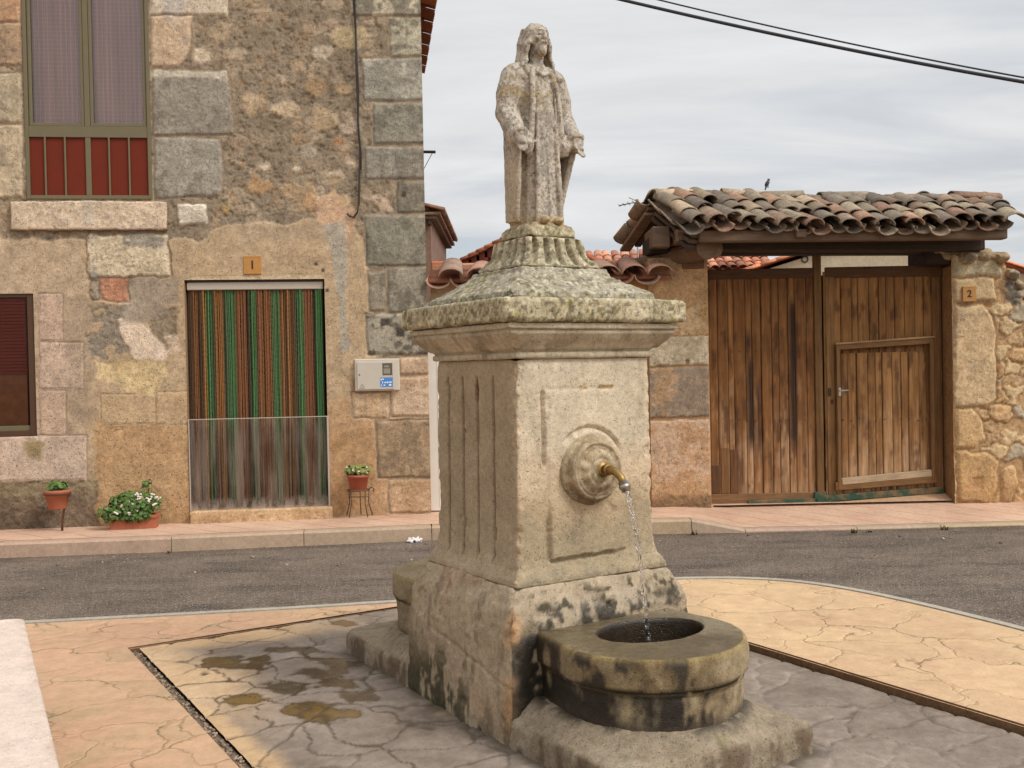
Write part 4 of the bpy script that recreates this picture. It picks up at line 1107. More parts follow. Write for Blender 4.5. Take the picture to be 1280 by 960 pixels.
# ------------------------------------------------------------------ house on the left
house = empty('stone_house', (HF.o[0], HF.o[1], 0), HF.a)
tag(house, 'old two-storey house with patched render, ashlar corner stones and a striped door curtain', 'house')
WIN = (26, -40, 192, 249); LOW = (-60, 366, 49, 546); DOOR = (231, 350, 412, 653)
def _hole(px, ins):
    u0, z1 = HF.uz(px[0], px[1]); u1, z0 = HF.uz(px[2], px[3]); return (u0 + ins, u1 - ins, z0 + ins, z1 - ins)
HOLE_WIN = _hole(WIN, .012); HOLE_WIN = HOLE_WIN[:3] + (9.0,); HOLE_LOW = _hole(LOW, .012); HOLE_DOOR = _hole(DOOR, 0); HOLE_DOOR = (HOLE_DOOR[0], HOLE_DOOR[1], -1, HOLE_DOOR[3])
def house_wall():
    fd = Field(HF, HF.u(-130, 300), 0.0, -.08, 5.75, .0105); fd.sat = .78
    X, Y = fd.X, fd.Y
    # rough mortar with stones showing through
    fd.fill((138, 119, 95), 13, 0, .007)
    d1, d2, cid = worley2(fd.U * 5.2 + fd.w1 * .35, fd.Z * 7.5 + fd.w2 * .35, 9)
    e = d2 - d1
    st = sstep(.06, .24, e) * (cid > .60) * sstep(-.25, .15, fd.f1 + .3)
    cc = np.array((176, 150, 118.)) + ((cid - .8) * 90)[:, None] * np.array((1, .95, .8)) + (fd.f2 * 14)[:, None]
    fd.c += (cc - fd.c) * (st * .5)[:, None]; fd.h += st * .006 * (.4 + fd.w1)
    fd.c += (np.array((172, 122, 70.)) - fd.c) * (sstep(.2, .5, fd.w2 * .8 + fd.f1 * .5) * .28)[:, None]
    fd.c += (fd.f3 * 12)[:, None]; fd.h -= .007 * sstep(.2, .6, -fd.f2 - .7 * fd.f3)
    for (x, y, r, c) in ((401, 66, 12, (206, 186, 160)), (436, 48, 22, (196, 170, 120)), (253, 70, 13, (208, 188, 160)), (285, 70, 10, (186, 160, 128)), (272, 38, 17, (188, 160, 122)),
        (314, 130, 17, (190, 158, 116)), (356, 136, 14, (206, 178, 138)), (373, 86, 8, (190, 160, 124)), (330, 206, 7, (214, 194, 160)), (371, 211, 6, (212, 190, 158)), (425, 177, 8, (196, 130, 76)), (405, 152, 18, (184, 154, 112)),
        (440, 158, 14, (190, 168, 146)), (430, 185, 10, (184, 156, 124)), (385, 190, 12, (176, 160, 142)), (324, 233, 15, (184, 134, 78)), (370, 240, 18, (178, 142, 96)), (388, 252, 14, (180, 128, 76)), (431, 250, 11, (196, 158, 104)), (460, 248, 8, (150, 130, 106)),
        (420, 218, 7, (206, 180, 148)), (438, 204, 6, (212, 184, 156)), (282, 262, 6, (190, 146, 60)), (430, 113, 10, (186, 150, 100)), (395, 108, 14, (180, 140, 92)), (350, 100, 8, (176, 150, 120)), (415, 30, 10, (170, 140, 110)), (330, 20, 12, (156, 128, 100)), (300, 180, 10, (164, 138, 108))):
        po = [(x + r * math.cos(a) * random.uniform(.8, 1.25), y + r * .72 * math.sin(a) * random.uniform(.8, 1.25)) for a in np.linspace(0, 6.28, 9)[:-1]]
        fd.patch(po, tuple(np.array(c) * .75 + np.array((168, 142, 114)) * .25), 3.0, 7, .8, 16, .010, .006)
    # smooth render of the ground floor
    low = [(-200, 268), (12, 300), (110, 300), (212, 300), (232, 296), (248, 305), (262, 290), (284, 281), (330, 277), (360, 282), (380, 272), (404, 274), (418, 268), (440, 278), (452, 300), (462, 340), (470, 400), (470, 450), (545, 450), (545, 700), (-200, 700)]
    fd.patch(low, (183, 152, 114), 1.6, 3.5, 1, 7, .016, .0015)
    fd.patch([(395, 245), (420, 238), (444, 268), (440, 300), (415, 292), (398, 272)], (202, 158, 120), 3, 6, .9, 9, .012, .003)
    fd.patch([(120, 522), (243, 517), (243, 660), (120, 660)], (184, 140, 92), 3, 4, .95, 10, .019, .001)
    fd.patch([(404, 500), (545, 520), (545, 660), (404, 660)], (186, 142, 98), 8, 10, .8, 10, .016, .002)
    fd.patch([(404, 545), (470, 530), (470, 640), (404, 648)], (176, 128, 78), 14, 10, .6, 10)
    fd.patch([(300, 278), (400, 280), (405, 300), (300, 300)], (170, 146, 118), 8, 6, .5, 8)
    fd.patch([(-200, 300), (100, 300), (108, 380), (108, 600), (-200, 606)], (182, 153, 121), 5, 6, .9, 7, .016, .001)
    fd.patch([(-200, 605), (125, 600), (120, 640), (134, 700), (-200, 700)], (128, 106, 82), 3, 6, 1, 18, .004, .012)
    fd.patch([(-200, 600), (125, 598), (125, 618), (-200, 622)], (150, 132, 88), 6, 6, .5, 12)
    fd.patch([(-60, 628), (60, 640), (60, 680), (-60, 680)], (92, 72, 54), 8, 8, .55, 14)
    # scored courses, patches and stains left of the door
    fd.block([(49, 367), (79, 367), (79, 426), (49, 426)], (192, 158, 132), .017, .8, .9, (150, 122, 98), .013, 5, .0008)
    fd.block([(50, 428), (105, 428), (105, 486), (50, 486)], (194, 162, 136), .017, .8, .9, (150, 122, 98), .013, 5, .0008)
    fd.block([(51, 488), (83, 488), (83, 544), (51, 544)], (190, 156, 128), .017, .8, .9, (150, 122, 98), .013, 5, .0008)
    fd.block([(-200, 546), (109, 544), (109, 600), (-200, 604)], (194, 164, 140), .018, .8, .9, (150, 122, 98), .013, 6, .0008)
    fd.block([(126, 492), (195, 492), (195, 530), (126, 530)], (188, 154, 112), .017, 1.2, .8, (156, 124, 90), .013, 6, .001)
    fd.block([(196, 490), (236, 490), (236, 531), (196, 531)], (190, 154, 112), .017, 1.2, .8, (156, 124, 90), .013, 6, .001)
    fd.patch([(82, 370), (112, 370), (120, 520), (84, 526)], (150, 126, 100), 10, 8, .45, 12)
    fd.patch([(110, 382), (165, 378), (168, 445), (112, 450)], (126, 112, 94), 4, 9, .85, 22, .006, .012, brk=.25)
    fd.patch([(145, 400), (168, 392), (200, 425), (212, 438), (206, 452), (168, 450)], (214, 186, 158), 1.5, 3, 1, 8, .018, .001)
    fd.patch([(186, 382), (221, 386), (220, 420), (206, 436), (190, 415)], (138, 118, 92), 3, 6, .9, 16, .006, .008)
    fd.patch([(205, 420), (224, 416), (224, 440), (212, 442)], (206, 174, 144), 1.5, 3, .9, 6)
    fd.patch([(120, 452), (206, 450), (210, 470), (194, 494), (160, 488), (124, 470)], (208, 176, 122), 2, 5, .9, 14, .010, .006)
    fd.patch([(160, 345), (222, 350), (222, 372), (190, 402), (152, 402)], (156, 138, 118), 5, 7, .8, 12, .012, .003)
    fd.patch([(30, 552), (54, 552), (50, 574), (34, 572)], (136, 114, 62), 4, 4, .7, 14)
    fd.patch([(180, 598), (240, 650), (240, 665), (150, 665)], (174, 136, 88), 8, 8, .5, 9)
    # exposed stones above the render
    fd.block([(109, 294), (210, 292), (212, 346), (110, 349)], (206, 184, 150), .020, 5, 2.0, (140, 118, 90), .0, 18, .006, (152, 140, 122), 2)
    fd.block([(221, 256), (258, 254), (259, 280), (224, 280)], (206, 190, 168), .018, 4, 1.5, (130, 110, 86), 0, 18, .006)
    fd.block([(118, 350), (160, 348), (162, 376), (128, 374)], (186, 124, 90), .010, 5, 1.5, (140, 118, 92), 0, 12, .005)
    fd.block([(113, 352), (122, 352), (124, 374), (114, 374)], (140, 122, 98), .010, 4, 1.5, (126, 108, 84), 0, 18, .006)
    # grey cement run of the old pipe chase
    fd.patch([(402, 282), (432, 278), (434, 320), (432, 380), (438, 440), (427, 442), (424, 380), (416, 320)], (168, 156, 138), 2, 3, .9, 5, .018, .001)
    for x, y in ((395, 330), (404, 338), (409, 363)): fd.patch([(x - 2, y - 2), (x + 2, y - 2), (x + 2, y + 2), (x - 2, y + 2)], (70, 56, 44), 1, 0, .9, 2)
    # surround of the upper window
    for po, c, stn in (([(187, -60), (285, -60), (285, 19), (187, 19)], (204, 184, 158), (184, 172, 160)), ([(189, 20), (240, 21), (238, 62), (222, 84), (189, 84)], (200, 168, 134), (188, 164, 140)),
                       ([(191, 88), (283, 89), (291, 128), (292, 168), (191, 170)], (150, 138, 122), (136, 124, 108)), ([(193, 172), (274, 174), (279, 210), (276, 244), (193, 248)], (156, 146, 130), (132, 120, 104)),
                       ([(-80, -40), (26, -40), (26, 27), (-80, 27)], (190, 144, 106), (170, 130, 100)), ([(-80, 29), (26, 29), (27, 82), (-80, 82)], (176, 142, 106), (150, 122, 94)), ([(-80, 92), (27, 92), (27, 154), (-80, 154)], (180, 160, 128), (158, 140, 112)),
                       ([(-80, 157), (28, 157), (28, 247), (-80, 249)], (190, 166, 132), (160, 140, 112))):
        fd.block(po, c, .016, 2.2, 1.8, (150, 124, 98), -.002, 11, .0035, stn, 2)
    fd.patch([(190, 90), (286, 90), (288, 98), (190, 97)], (206, 192, 168), 2, 4, .7, 10)
    # quoins
    q = (([(437, -60), (532, -60), (532, 20), (438, 20)], (196, 180, 150), (136, 126, 106)), ([(486, 23), (532, 23), (533, 71), (487, 71)], (176, 166, 140), (128, 118, 98)), ([(453, 74), (533, 73), (534, 126), (453, 126)], (150, 142, 126), (172, 164, 146)),
         ([(467, 129), (534, 129), (535, 180), (467, 180)], (146, 138, 120), (122, 114, 98)), ([(456, 184), (535, 184), (536, 224), (456, 224)], (148, 140, 124), (128, 118, 102)), ([(496, 227), (536, 227), (537, 266), (496, 266)], (132, 122, 104), (110, 100, 84)),
         ([(456, 269), (537, 269), (538, 332), (458, 332)], (142, 134, 114), (118, 110, 92)), ([(485, 336), (539, 334), (540, 389), (485, 390)], (150, 140, 120), (118, 108, 90)), ([(460, 340), (482, 340), (482, 390), (462, 388)], (150, 136, 114), (120, 108, 88)),
         ([(457, 393), (540, 391), (541, 443), (460, 443)], (164, 152, 130), (104, 94, 78)), ([(499, 447), (542, 446), (543, 468), (499, 468)], (200, 166, 132), (186, 150, 116)), ([(489, 472), (543, 470), (544, 520), (489, 520)], (206, 172, 138), (190, 152, 116)),
         ([(441, 490), (486, 490), (486, 522), (441, 522)], (204, 168, 130), (188, 150, 110)), ([(470, 526), (545, 524), (546, 597), (472, 597)], (168, 136, 100), (142, 116, 86)), ([(486, 600), (546, 599), (547, 640), (486, 641)], (196, 158, 120), (178, 138, 98)))
    for po, c, stn in q: fd.block(po, c, .017, 1.6, 1.7, (158, 134, 106), -.001, 10, .003, stn, 1)
    for x, y, r in ((506, 243, 3), (475, 244, 2), (522, 425, 4), (500, 415, 5), (482, 402, 5), (515, 400, 4)): fd.patch([(x - r, y - r), (x + r, y - r), (x + r, y + r), (x - r, y + r)], (62, 54, 44), 1.2, 3, .85, 6)
    fd.patch([(463, 245), (484, 240), (492, 262), (478, 264)], (206, 174, 144), 2, 4, .8, 10)
    # mortar joint right of the window stones
    fd.patch([(238, 28), (243, 28), (244, 84), (239, 84)], (158, 132, 102), 1, 1, .8, 5, .010, .001); fd.patch([(284, 86), (290, 86), (296, 170), (292, 170)], (150, 126, 98), 1, 1, .6, 5, .010, .001)
    # ragged edge where the render ends, and the chipped head of the doorway
    fd.patch([(232, 347), (402, 344), (402, 349), (232, 353)], (206, 180, 140), 1.2, 2, .8, 6, .012, .002)
    fd.patch([(-200, 255), (12, 258), (12, 300), (-200, 300)], (168, 140, 108), 4, 8, .6, 14, .010, .006)
    # scuffs and damp
    dmp = sstep(690, 620, Y) ; fd.c *= (1 - .10 * (1 - dmp) * (fd.f1 > -.1))[:, None]
    fd.c *= (1 + .05 * fd.w1)[:, None]
    return fd.build(['wall', 'quoins', 'window_surround'], M_wall, house, [HOLE_WIN, HOLE_LOW, HOLE_DOOR])
house_wall()
def hb(x0, y0, x1, y1, off):
    """a pixel rectangle on the house plane, off metres towards the street"""
    ux0, z1 = HF.uz(x0, (y0), off); ux1, z0 = HF.uz(x1, y1, off); return ux0, ux1, z0, z1
def rect_frame(mb, u0, u1, z0, z1, w, y0, y1, bv=.003, col=None, wb=None, wt=None):
    wb = wb or w; wt = wt or w
    mb.box(u0, u0 + w, y0, y1, z0, z1, bv, col=col); mb.box(u1 - w, u1, y0, y1, z0, z1, bv, col=col)
    mb.box(u0 + w, u1 - w, y0, y1 - .001, z0, z0 + wb, bv, col=col); mb.box(u0 + w, u1 - w, y0, y1 - .001, z1 - wt, z1, bv, col=col)

# body of the house behind the front, roof and side eave
M_plaster = stone_mat('lime_render', 14, .14, .4, .006, .25, 60)
uL = HF.u(-130, 300)
du0, du1, dz0, dz1 = hb(*DOOR, 0)
mb = MB(); cc = lin((170, 140, 106))
mb.box(-7.5, uL, .0, .4, -.16, 5.75, 0, col=cc)
mb.build('front_backing', M_plaster, house); mb = MB(); mb.box(-.35, -.006, .03, 7, -.16, 5.7, 0, col=lin((160, 136, 108))); mb.build('side_wall', M_plaster, house); mb = MB(); mb.box(-7.5, -.36, 6.6, 7, -.16, 5.7, 0, col=cc)
mb.build('rear_wall', M_plaster, house)
mb = MB(); mb.box(-7.6, -.02, .5, 7, 2.82, 2.9, 0, col=lin((80, 70, 60))); mb.build('inner_floor', M_plaster, house)
def tile_geo(mb, M, length=.42, w0=.105, w1=.085, th=.014, col=(.3, .2, .1), n=8, lg=3, sag=0.0, flip=False, arc=math.pi):
    """one barrel clay tile lying along +y, hump up"""
    V = []; idx = {}
    for s_, rr in (('o', 0), ('i', th)):
        for i in range(lg + 1):
            t = i / lg; r = w0 + (w1 - w0) * t - rr
            for k_ in range(n + 1):
                a = (math.pi - arc) / 2 + arc * k_ / n; z = r * .68 * math.sin(a)
                if flip: z = -z
                idx[s_, i, k_] = len(V); V.append(M @ Vector((r * math.cos(a), t * length, z)))
    Fs = []
    for i in range(lg):
        for k_ in range(n):
            Fs.append((idx['o', i, k_], idx['o', i, k_ + 1], idx['o', i + 1, k_ + 1], idx['o', i + 1, k_]))
            Fs.append((idx['i', i, k_], idx['i', i + 1, k_], idx['i', i + 1, k_ + 1], idx['i', i, k_ + 1]))
    for k_ in range(n):
        for i in (0, lg): Fs.append((idx['o', i, k_], idx['o', i, k_ + 1], idx['i', i, k_ + 1], idx['i', i, k_]))
    for i in range(lg):
        for k_ in (0, n): Fs.append((idx['o', i, k_], idx['o', i + 1, k_], idx['i', i + 1, k_], idx['i', i, k_]))
    mb.add(V, Fs, col)
def tile_slope(mb, origin, right, up, nx, ny, pitch=.2, rowl=.30, cols=((170, 96, 62), (186, 116, 80)), jit=.01, rnd=None, gain=(.75, 1.15), length=.42, chan=True, w0=.105, skip=None):
    """courses of barrel tiles: right along the eave, up along the slope"""
    rnd = rnd or random.Random(3); right = Vector(right).normalized(); up = Vector(up).normalized(); nrm = right.cross(up).normalized()
    for j in range(ny):
        for i in range(nx):
            for kind in (0, 1):
                if kind and not chan: continue
                p = Vector(origin) + right * ((i + .5 * kind) * pitch + rnd.uniform(-jit, jit)) + up * (j * rowl + rnd.uniform(-jit, jit) * 1.5 - (0.03 if kind else 0)) + nrm * ((.02 if not kind else .055) + rnd.uniform(-jit, jit) * .4 + .004 * j)
                if skip and skip(i, j, kind): continue
                M = Matrix((right, up, nrm)).transposed().to_4x4(); M.translation = p
                M = M @ Matrix.Rotation(rnd.uniform(-jit, jit) * 4, 4, 'Z') @ Matrix.Rotation(rnd.uniform(-jit, jit) * 3 - .03, 4, 'X') @ Matrix.Rotation(rnd.uniform(-jit, jit) * 5, 4, 'Y')
                c = np.array(cols[rnd.randrange(len(cols))], float) * rnd.uniform(*gain)
                tile_geo(mb, M, length, w0, w0 * .8, .014, lin(c), flip=not kind)
mb = MB()
mb.box(-7.7, .16, -.2, 3.7, 0, .07, 0, Matrix.Translation((0, 0, 5.78)) @ Matrix.Rotation(math.radians(17), 4, 'X'), lin((120, 74, 50)))
mb.box(-7.7, .16, 3.2, 7.3, 0, .07, 0, Matrix.Translation((0, 0, 7.9)) @ Matrix.Rotation(math.radians(-17), 4, 'X'), lin((120, 74, 50)))
for i in range(16):
    M = Matrix.Translation((.02, .1 + i * .21, 5.52 )) @ Matrix.Rotation(math.radians(-90), 4, 'Z') @ Matrix.Rotation(math.radians(-14), 4, 'X')
    tile_geo(mb, M, .2, .1, .1, .014, lin(np.array((150, 86, 58)) * random.uniform(.7, 1.1)), flip=bool(i % 2))
mb.box(-.25, .12, .05, 3.6, 5.54, 5.62, 0, col=lin((120, 80, 58)))
mb.build('roof', M_tile, house)

# upper window
M_alu = plain('bronze_aluminium', L(104, 94, 66), .45, .0, .5, .06, 12, .03)
M_red = plain('red_panel', L(104, 38, 18), .65, 0, .2, .12, 6, .03)
M_dark = plain('dark_interior', L(40, 32, 26), .9)
M_pane = glass_mat('window_glass', (.95, .92, .92, 1), .03, .03)
m, nt, p = newmat('lace_curtain'); k = N(nt); co = k.coord((24, 1, 24)); sp = k.n('ShaderNodeSeparateXYZ'); k.l(co, sp.inputs[0])
gx = k.math('ABSOLUTE', k.math('SUBTRACT', k.math('FRACT', sp.outputs[0]), .5)); gz_ = k.math('ABSOLUTE', k.math('SUBTRACT', k.math('FRACT', sp.outputs[2]), .5))
gl = k.math('MAXIMUM', k.mr(gx, .30, .5, 0, 1), k.mr(gz_, .34, .5, 0, .7))
fo = k.noise(k.coord((14, 1, .6)), 1, 3, .5)
base = k.mix(gl, L(186, 154, 142), L(216, 184, 170)); base = k.mix(1, base, k.comb(k.mr(fo, .3, .7, .8, 1.15)), 'MULTIPLY')
k.l(base, p.inputs['Base Color']); p.inputs['Roughness'].default_value = .9
M_lace = m
win = MB(); u0, u1, z0, z1 = hb(26, -30, 191, 249, 0); zt = 5.72
rect_frame(win, u0, u1, z0, zt, .035, -.012, .06); um0, zrail = HF.uz(106, 158); um1, zr2 = HF.uz(113, 172)
win.box(u0 + .035, u1 - .035, -.008, .05, zr2, zrail, .003); win.box(um0, um1, -.004, .05, zrail, zt - .035, .003); win.box(um0, um1, -.006, .05, z0 + .035, zr2, .003)
for a, b in ((u0 + .037, um0), (um1, u1 - .037)): rect_frame(win, a + .002, b - .002, zrail + .002, zt - .04, .030, .004, .045)
wo = win.build('window', M_alu, house)
for a, b in ((u0 + .066, um0 - .030), (um1 + .030, u1 - .066)):
    g = MB(); g.box(a, b, .026, .031, zrail + .03, zt - .06, 0); g.build('pane', M_pane, wo)
    g = MB(); ncol = 40; V = [(a - .02 + (b - a + .04) * i / ncol, .075 + .010 * math.sin(i * 1.7) + .006 * math.sin(i * 4.1), z) for z in (zrail - .02, zt) for i in range(ncol + 1)]
    g.add(V, [(i, i + 1, i + ncol + 2, i + ncol + 1) for i in range(ncol)]); g.build('net_curtain', M_lace, wo, True, fix=False)
for a, b in ((u0 + .036, um0 - .001), (um1 + .001, u1 - .036)):
    g = MB(); g.box(a, b, .012, .03, z0 + .036, zr2 - .001, 0); g.build('panel', M_red, wo)
for x in (57, 82, 137, 162):
    g = MB(); a = HF.u(x, 210); g.box(a - .008, a + .008, -.010, .004, z0 + .03, zr2 + .004, .003); g.build('bar', M_alu, wo)
g = MB(); g.box(u0 - .05, u1 + .05, .062, .4, z0 - .05, zt, 0); 
# stone sill
sb = MB()
def stone_slab(name, x0, y0, x1, y1, off, back, col, stain, mat, parent, fr=HF, seed=0, res=.014):
    a, zt_ = fr.uz(x0, y0, off); b, zb_ = fr.uz(x1, y1, off)
    prof_n = 14; nx = max(4, int((b - a) / res)); V = []; loop = []
    dz = zt_ - zb_; r = .015
    pts = [(back, zt_), (0, zt_), ] 
    ring = []
    for t in np.linspace(0, 1, 14): ring.append((back * (1 - t) + (-off + r) * t, zt_))
    for q in np.linspace(0, math.pi / 2, 5)[1:]: ring.append((-off + r - r * math.sin(q), zt_ - r + r * math.cos(q)))
    for t in np.linspace(0, 1, max(3, int(dz / res)))[1:]: ring.append((-off, zt_ - r - (dz - 2 * r) * t))
    for q in np.linspace(0, math.pi / 2, 5)[1:]: ring.append((-off + r - r * math.cos(q), zb_ + r - r * math.sin(q)))
    for t in np.linspace(0, 1, 10)[1:]: ring.append((-off + r + (back + off - r) * t, zb_))
    ring = np.array(ring); m_ = len(ring); us = np.linspace(a, b, nx)
    P = np.array([[u, y, z] for u in us for y, z in ring])
    n1 = fbm(P, 9, 4, 140 + seed); n2 = fbm(P, 34, 4, 141 + seed); n0 = fbm(P, 2.5, 3, 142 + seed)
    yy = P[:, 1]; dirv = np.stack([P[:, 0] * 0, -np.ones(len(P)) * (yy < back - .02), np.sign(P[:, 2] - (zt_ + zb_) / 2) * .8], 1)
    endm = sstep(0, .05, np.minimum(P[:, 0] - a, b - P[:, 0]))
    d = n1 * .010 + n2 * .004 + n0 * .008 - .012 * (1 - endm) * (.6 + n1)
    V = P + dirv * d[:, None]; V[:, 0] += (n1 * .012) * (1 - endm)
    c = np.asarray(col, float) + (n1 * 16 + n2 * 14)[:, None]; c = tint(c, sstep(0, .3, n1 + .6 * n0 + .3 * n2) * .7, stain); c = tint(c, sstep(.25, .5, n2) * .35, (120, 106, 86))
    Fs = [tuple(int(q) for q in f) for f in grid_faces(nx, m_)] + [tuple(range(m_))[::-1], tuple(range((nx - 1) * m_, nx * m_))]
    o = mesh_obj(name, V, Fs, mat, parent, True, col=lin(c))
    bm = bmesh.new(); bm.from_mesh(o.data); bmesh.ops.recalc_face_normals(bm, faces=bm.faces); bm.to_mesh(o.data); bm.free(); return o
stone_slab('window_sill', 13, 251, 208, 287, .06, .06, (206, 184, 156), (186, 172, 154), M_wall, house)

# lower window
M_brownframe = plain('brown_frame', L(78, 52, 32), .5, 0, .4, .12, 14, .05)
u0, u1, z0, z1 = hb(-60, 366, 48, 546, 0)
g = MB(); rect_frame(g, u0, u1, z0, z1, .072, .0, .07, wb=.06, wt=.05); lw = g.build('window', M_brownframe, house)
g = MB(); g.box(u0 + .07, u1 - .07, .02, .06, z0 + .06, z0 + .11, .003); g.build('bottom_rail', M_alu, lw)
g = MB(); g.box(u0 + .07, u1 - .07, .03, .036, z0 + .11, z1 - .05, 0); g.build('pane', glass_mat('warm_glass', (1, .9, .84, 1), .05, -.03), lw)
M_blind = plain('red_brown_blind', L(116, 54, 36), .6, 0, .3, .15, 10)
g = MB(); zb = HF.z(20, 468)
for i in range(26):
    zz = zb + i * .032
    if zz < z1 - .06: g.box(u0 + .07, u1 - .10, .05, .062, zz, zz + .029, .003)
g.build('blind', M_blind, lw)
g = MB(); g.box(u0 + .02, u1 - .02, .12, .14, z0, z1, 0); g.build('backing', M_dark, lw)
g = MB(); g.box(u0 + .07, u1 - .11, .07, .075, z0 + .1, zb + .02, 0); g.build('net_curtain', plain('dusty_net', L(128, 100, 78), .9, var=.3, scale=12), lw)

# doorway: reveal, roller rail, strand curtain, clear screen, threshold
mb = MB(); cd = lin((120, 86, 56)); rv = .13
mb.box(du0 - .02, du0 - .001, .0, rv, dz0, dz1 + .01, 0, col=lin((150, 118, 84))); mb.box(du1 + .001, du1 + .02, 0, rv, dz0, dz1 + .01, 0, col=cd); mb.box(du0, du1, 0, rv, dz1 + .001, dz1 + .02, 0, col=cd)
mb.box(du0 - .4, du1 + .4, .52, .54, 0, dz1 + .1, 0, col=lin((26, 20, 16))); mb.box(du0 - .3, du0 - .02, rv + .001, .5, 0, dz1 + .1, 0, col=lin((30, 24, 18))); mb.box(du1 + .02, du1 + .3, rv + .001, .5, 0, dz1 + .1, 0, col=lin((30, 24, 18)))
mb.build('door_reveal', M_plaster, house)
g = MB(); a, zt_ = HF.uz(234, 353); b, zb_ = HF.uz(402, 361); g.box(du0 + .012, du1 - .012, .02, .075, zb_, zt_, .006); g.build('curtain_rail', plain('grey_rail', L(176, 164, 146), .5, 0, .5, .06), house)
g = MB(); g.box(du0 + .004, du1 - .004, .03, .1, zt_ + .002, dz1, .004); g.build('roller_box', plain('dark_brown_metal', L(66, 46, 32), .5), house)
def curtain():
    mb = MB(); rnd = random.Random(5); zt = zb_ + .005; zbm = HF.z(320, 634) + .02; x = du0 + .015; n = 0
    bands = [(.0, (58, 46, 34)), (.05, (112, 74, 40)), (.09, (62, 48, 34)), (.115, (140, 94, 46)), (.135, (56, 88, 48)), (.175, (70, 94, 60)), (.185, (66, 54, 38)), (.20, (118, 80, 42)), (.24, (134, 90, 44)), (.255, (64, 52, 38)), (.285, (66, 90, 56)), (.335, (56, 90, 50)), (.345, (96, 62, 38)), (.41, (108, 70, 40)), (.44, (68, 50, 36)),
             (.465, (56, 88, 50)), (.49, (62, 94, 54)), (.50, (84, 56, 36)), (.54, (112, 74, 42)), (.60, (104, 66, 38)), (.615, (60, 74, 44)), (.63, (66, 88, 56)), (.665, (56, 86, 48)), (.675, (96, 60, 38)), (.70, (124, 84, 44)), (.72, (52, 42, 32)), (.735, (140, 92, 46)), (.75, (54, 44, 32)), (.765, (130, 86, 44)), (.785, (66, 52, 38)), (.80, (70, 92, 58)), (.845, (54, 84, 46)), (.855, (100, 62, 40)), (.91, (108, 70, 42)), (.93, (60, 50, 36)), (.945, (58, 92, 52)), (.985, (56, 86, 48)), (1.0, (60, 48, 36))]
    bx_ = [b[0] for b in bands]; nst = 84; step = (du1 - du0 - .03) / nst
    for i in range(nst):
        fq = (i + .5) / nst; c = np.array([np.interp(fq, bx_, [b[1][q] for b in bands]) for q in range(3)]) * rnd.uniform(1.0, 1.3)
        xc = x + step * (i + .5) + rnd.uniform(-.002, .002); r = step * rnd.uniform(.50, .66); yo = .045 + rnd.uniform(-.010, .014); ph = rnd.uniform(0, 6)
        zend = zbm + rnd.uniform(0, .05); m_ = 100; V = []; Fs = []
        for j in range(m_):
            t = j / (m_ - 1); z = zt + (zend - zt) * t; rr = r * (.66 + .38 * abs(math.sin(j * 1.25 + ph))) ; sw = .007 * t * math.sin(ph + t * 2.2) + .002 * math.sin(t * 9 + ph)
            for q in range(6):
                a = q * math.pi / 3; V.append((xc + sw + rr * math.cos(a), yo + rr * .8 * math.sin(a), z))
        for j in range(m_ - 1):
            for q in range(6): Fs.append((j * 6 + q, j * 6 + (q + 1) % 6, (j + 1) * 6 + (q + 1) % 6, (j + 1) * 6 + q))
        mb.add(V, Fs, lin(c))
    mb.build('door_curtain', stone_mat('chenille_strands', 160, .22, .3, .003, .25, 200, rough=.85), house, True, fix=False)
curtain()
def clear_sheet():
    m = bpy.data.materials.new('clear_plastic'); m.use_nodes = True; nt = m.node_tree; nt.nodes.clear(); k = N(nt)
    out = k.n('ShaderNodeOutputMaterial'); t = k.n('ShaderNodeBsdfTransparent'); g = k.n('ShaderNodeBsdfGlossy'); d = k.n('ShaderNodeBsdfDiffuse')
    t.inputs[0].default_value = (.97, .97, .96, 1); g.inputs['Roughness'].default_value = .06; d.inputs[0].default_value = L(196, 176, 158)
    fr = k.n('ShaderNodeFresnel'); fr.inputs[0].default_value = 1.45
    n = k.noise(k.coord((9, 1, 1.2)), 1, 3, .5); k.l(k.bump(n, .12, .02), g.inputs['Normal'])
    sp = k.n('ShaderNodeSeparateXYZ'); k.l(k.coord(), sp.inputs[0])
    dust = k.math('MULTIPLY', k.mr(k.noise(k.coord((12, 1, 1.0)), 1, 4, .6), .44, .74, .02, .24), 1.0)
    low = k.math('MULTIPLY', k.mr(sp.outputs[2], .14, .30, .6, 0), k.mr(k.noise(k.coord((16, 1, 4)), 1, 4, .6), .35, .6, .2, 1))
    mx = k.n('ShaderNodeMixShader'); k.l(k.math('MAXIMUM', dust, low), mx.inputs[0]); k.l(t.outputs[0], mx.inputs[1]); k.l(d.outputs[0], mx.inputs[2])
    m2 = k.n('ShaderNodeMixShader'); k.l(k.math('MULTIPLY', fr.outputs[0], .6), m2.inputs[0]); k.l(mx.outputs[0], m2.inputs[1]); k.l(g.outputs[0], m2.inputs[2]); k.l(m2.outputs[0], out.inputs[0])
    return m
a, zs1 = HF.uz(236, 525, .0); b, zs0 = HF.uz(409, 634, .0)
g = MB(); g.box(du0 + .006, du1 + .012, -.028, -.024, zs0, zs1, 0); scr = g.build('door_screen', clear_sheet(), house)
g = MB(); g.box(du1 - .004, du1 + .014, -.034, -.020, zs0, zs1 + .002, .002); g.box(du0 + .004, du1 + .012, -.031, -.022, zs1 - .001, zs1 + .007, .001); g.box(du0 + .002, du0 + .012, -.033, -.020, zs0, zs1, .002); g.box(du0 + .006, du1 + .012, -.032, -.02, zs0 - .012, zs0, .001)
g.build('screen_edge', plain('scuffed_plastic', L(176, 164, 150), .35, 0, .5, .1), scr)
M_sill = stone_mat('threshold_stone', 24, .16, .4, .004, .3, 70)
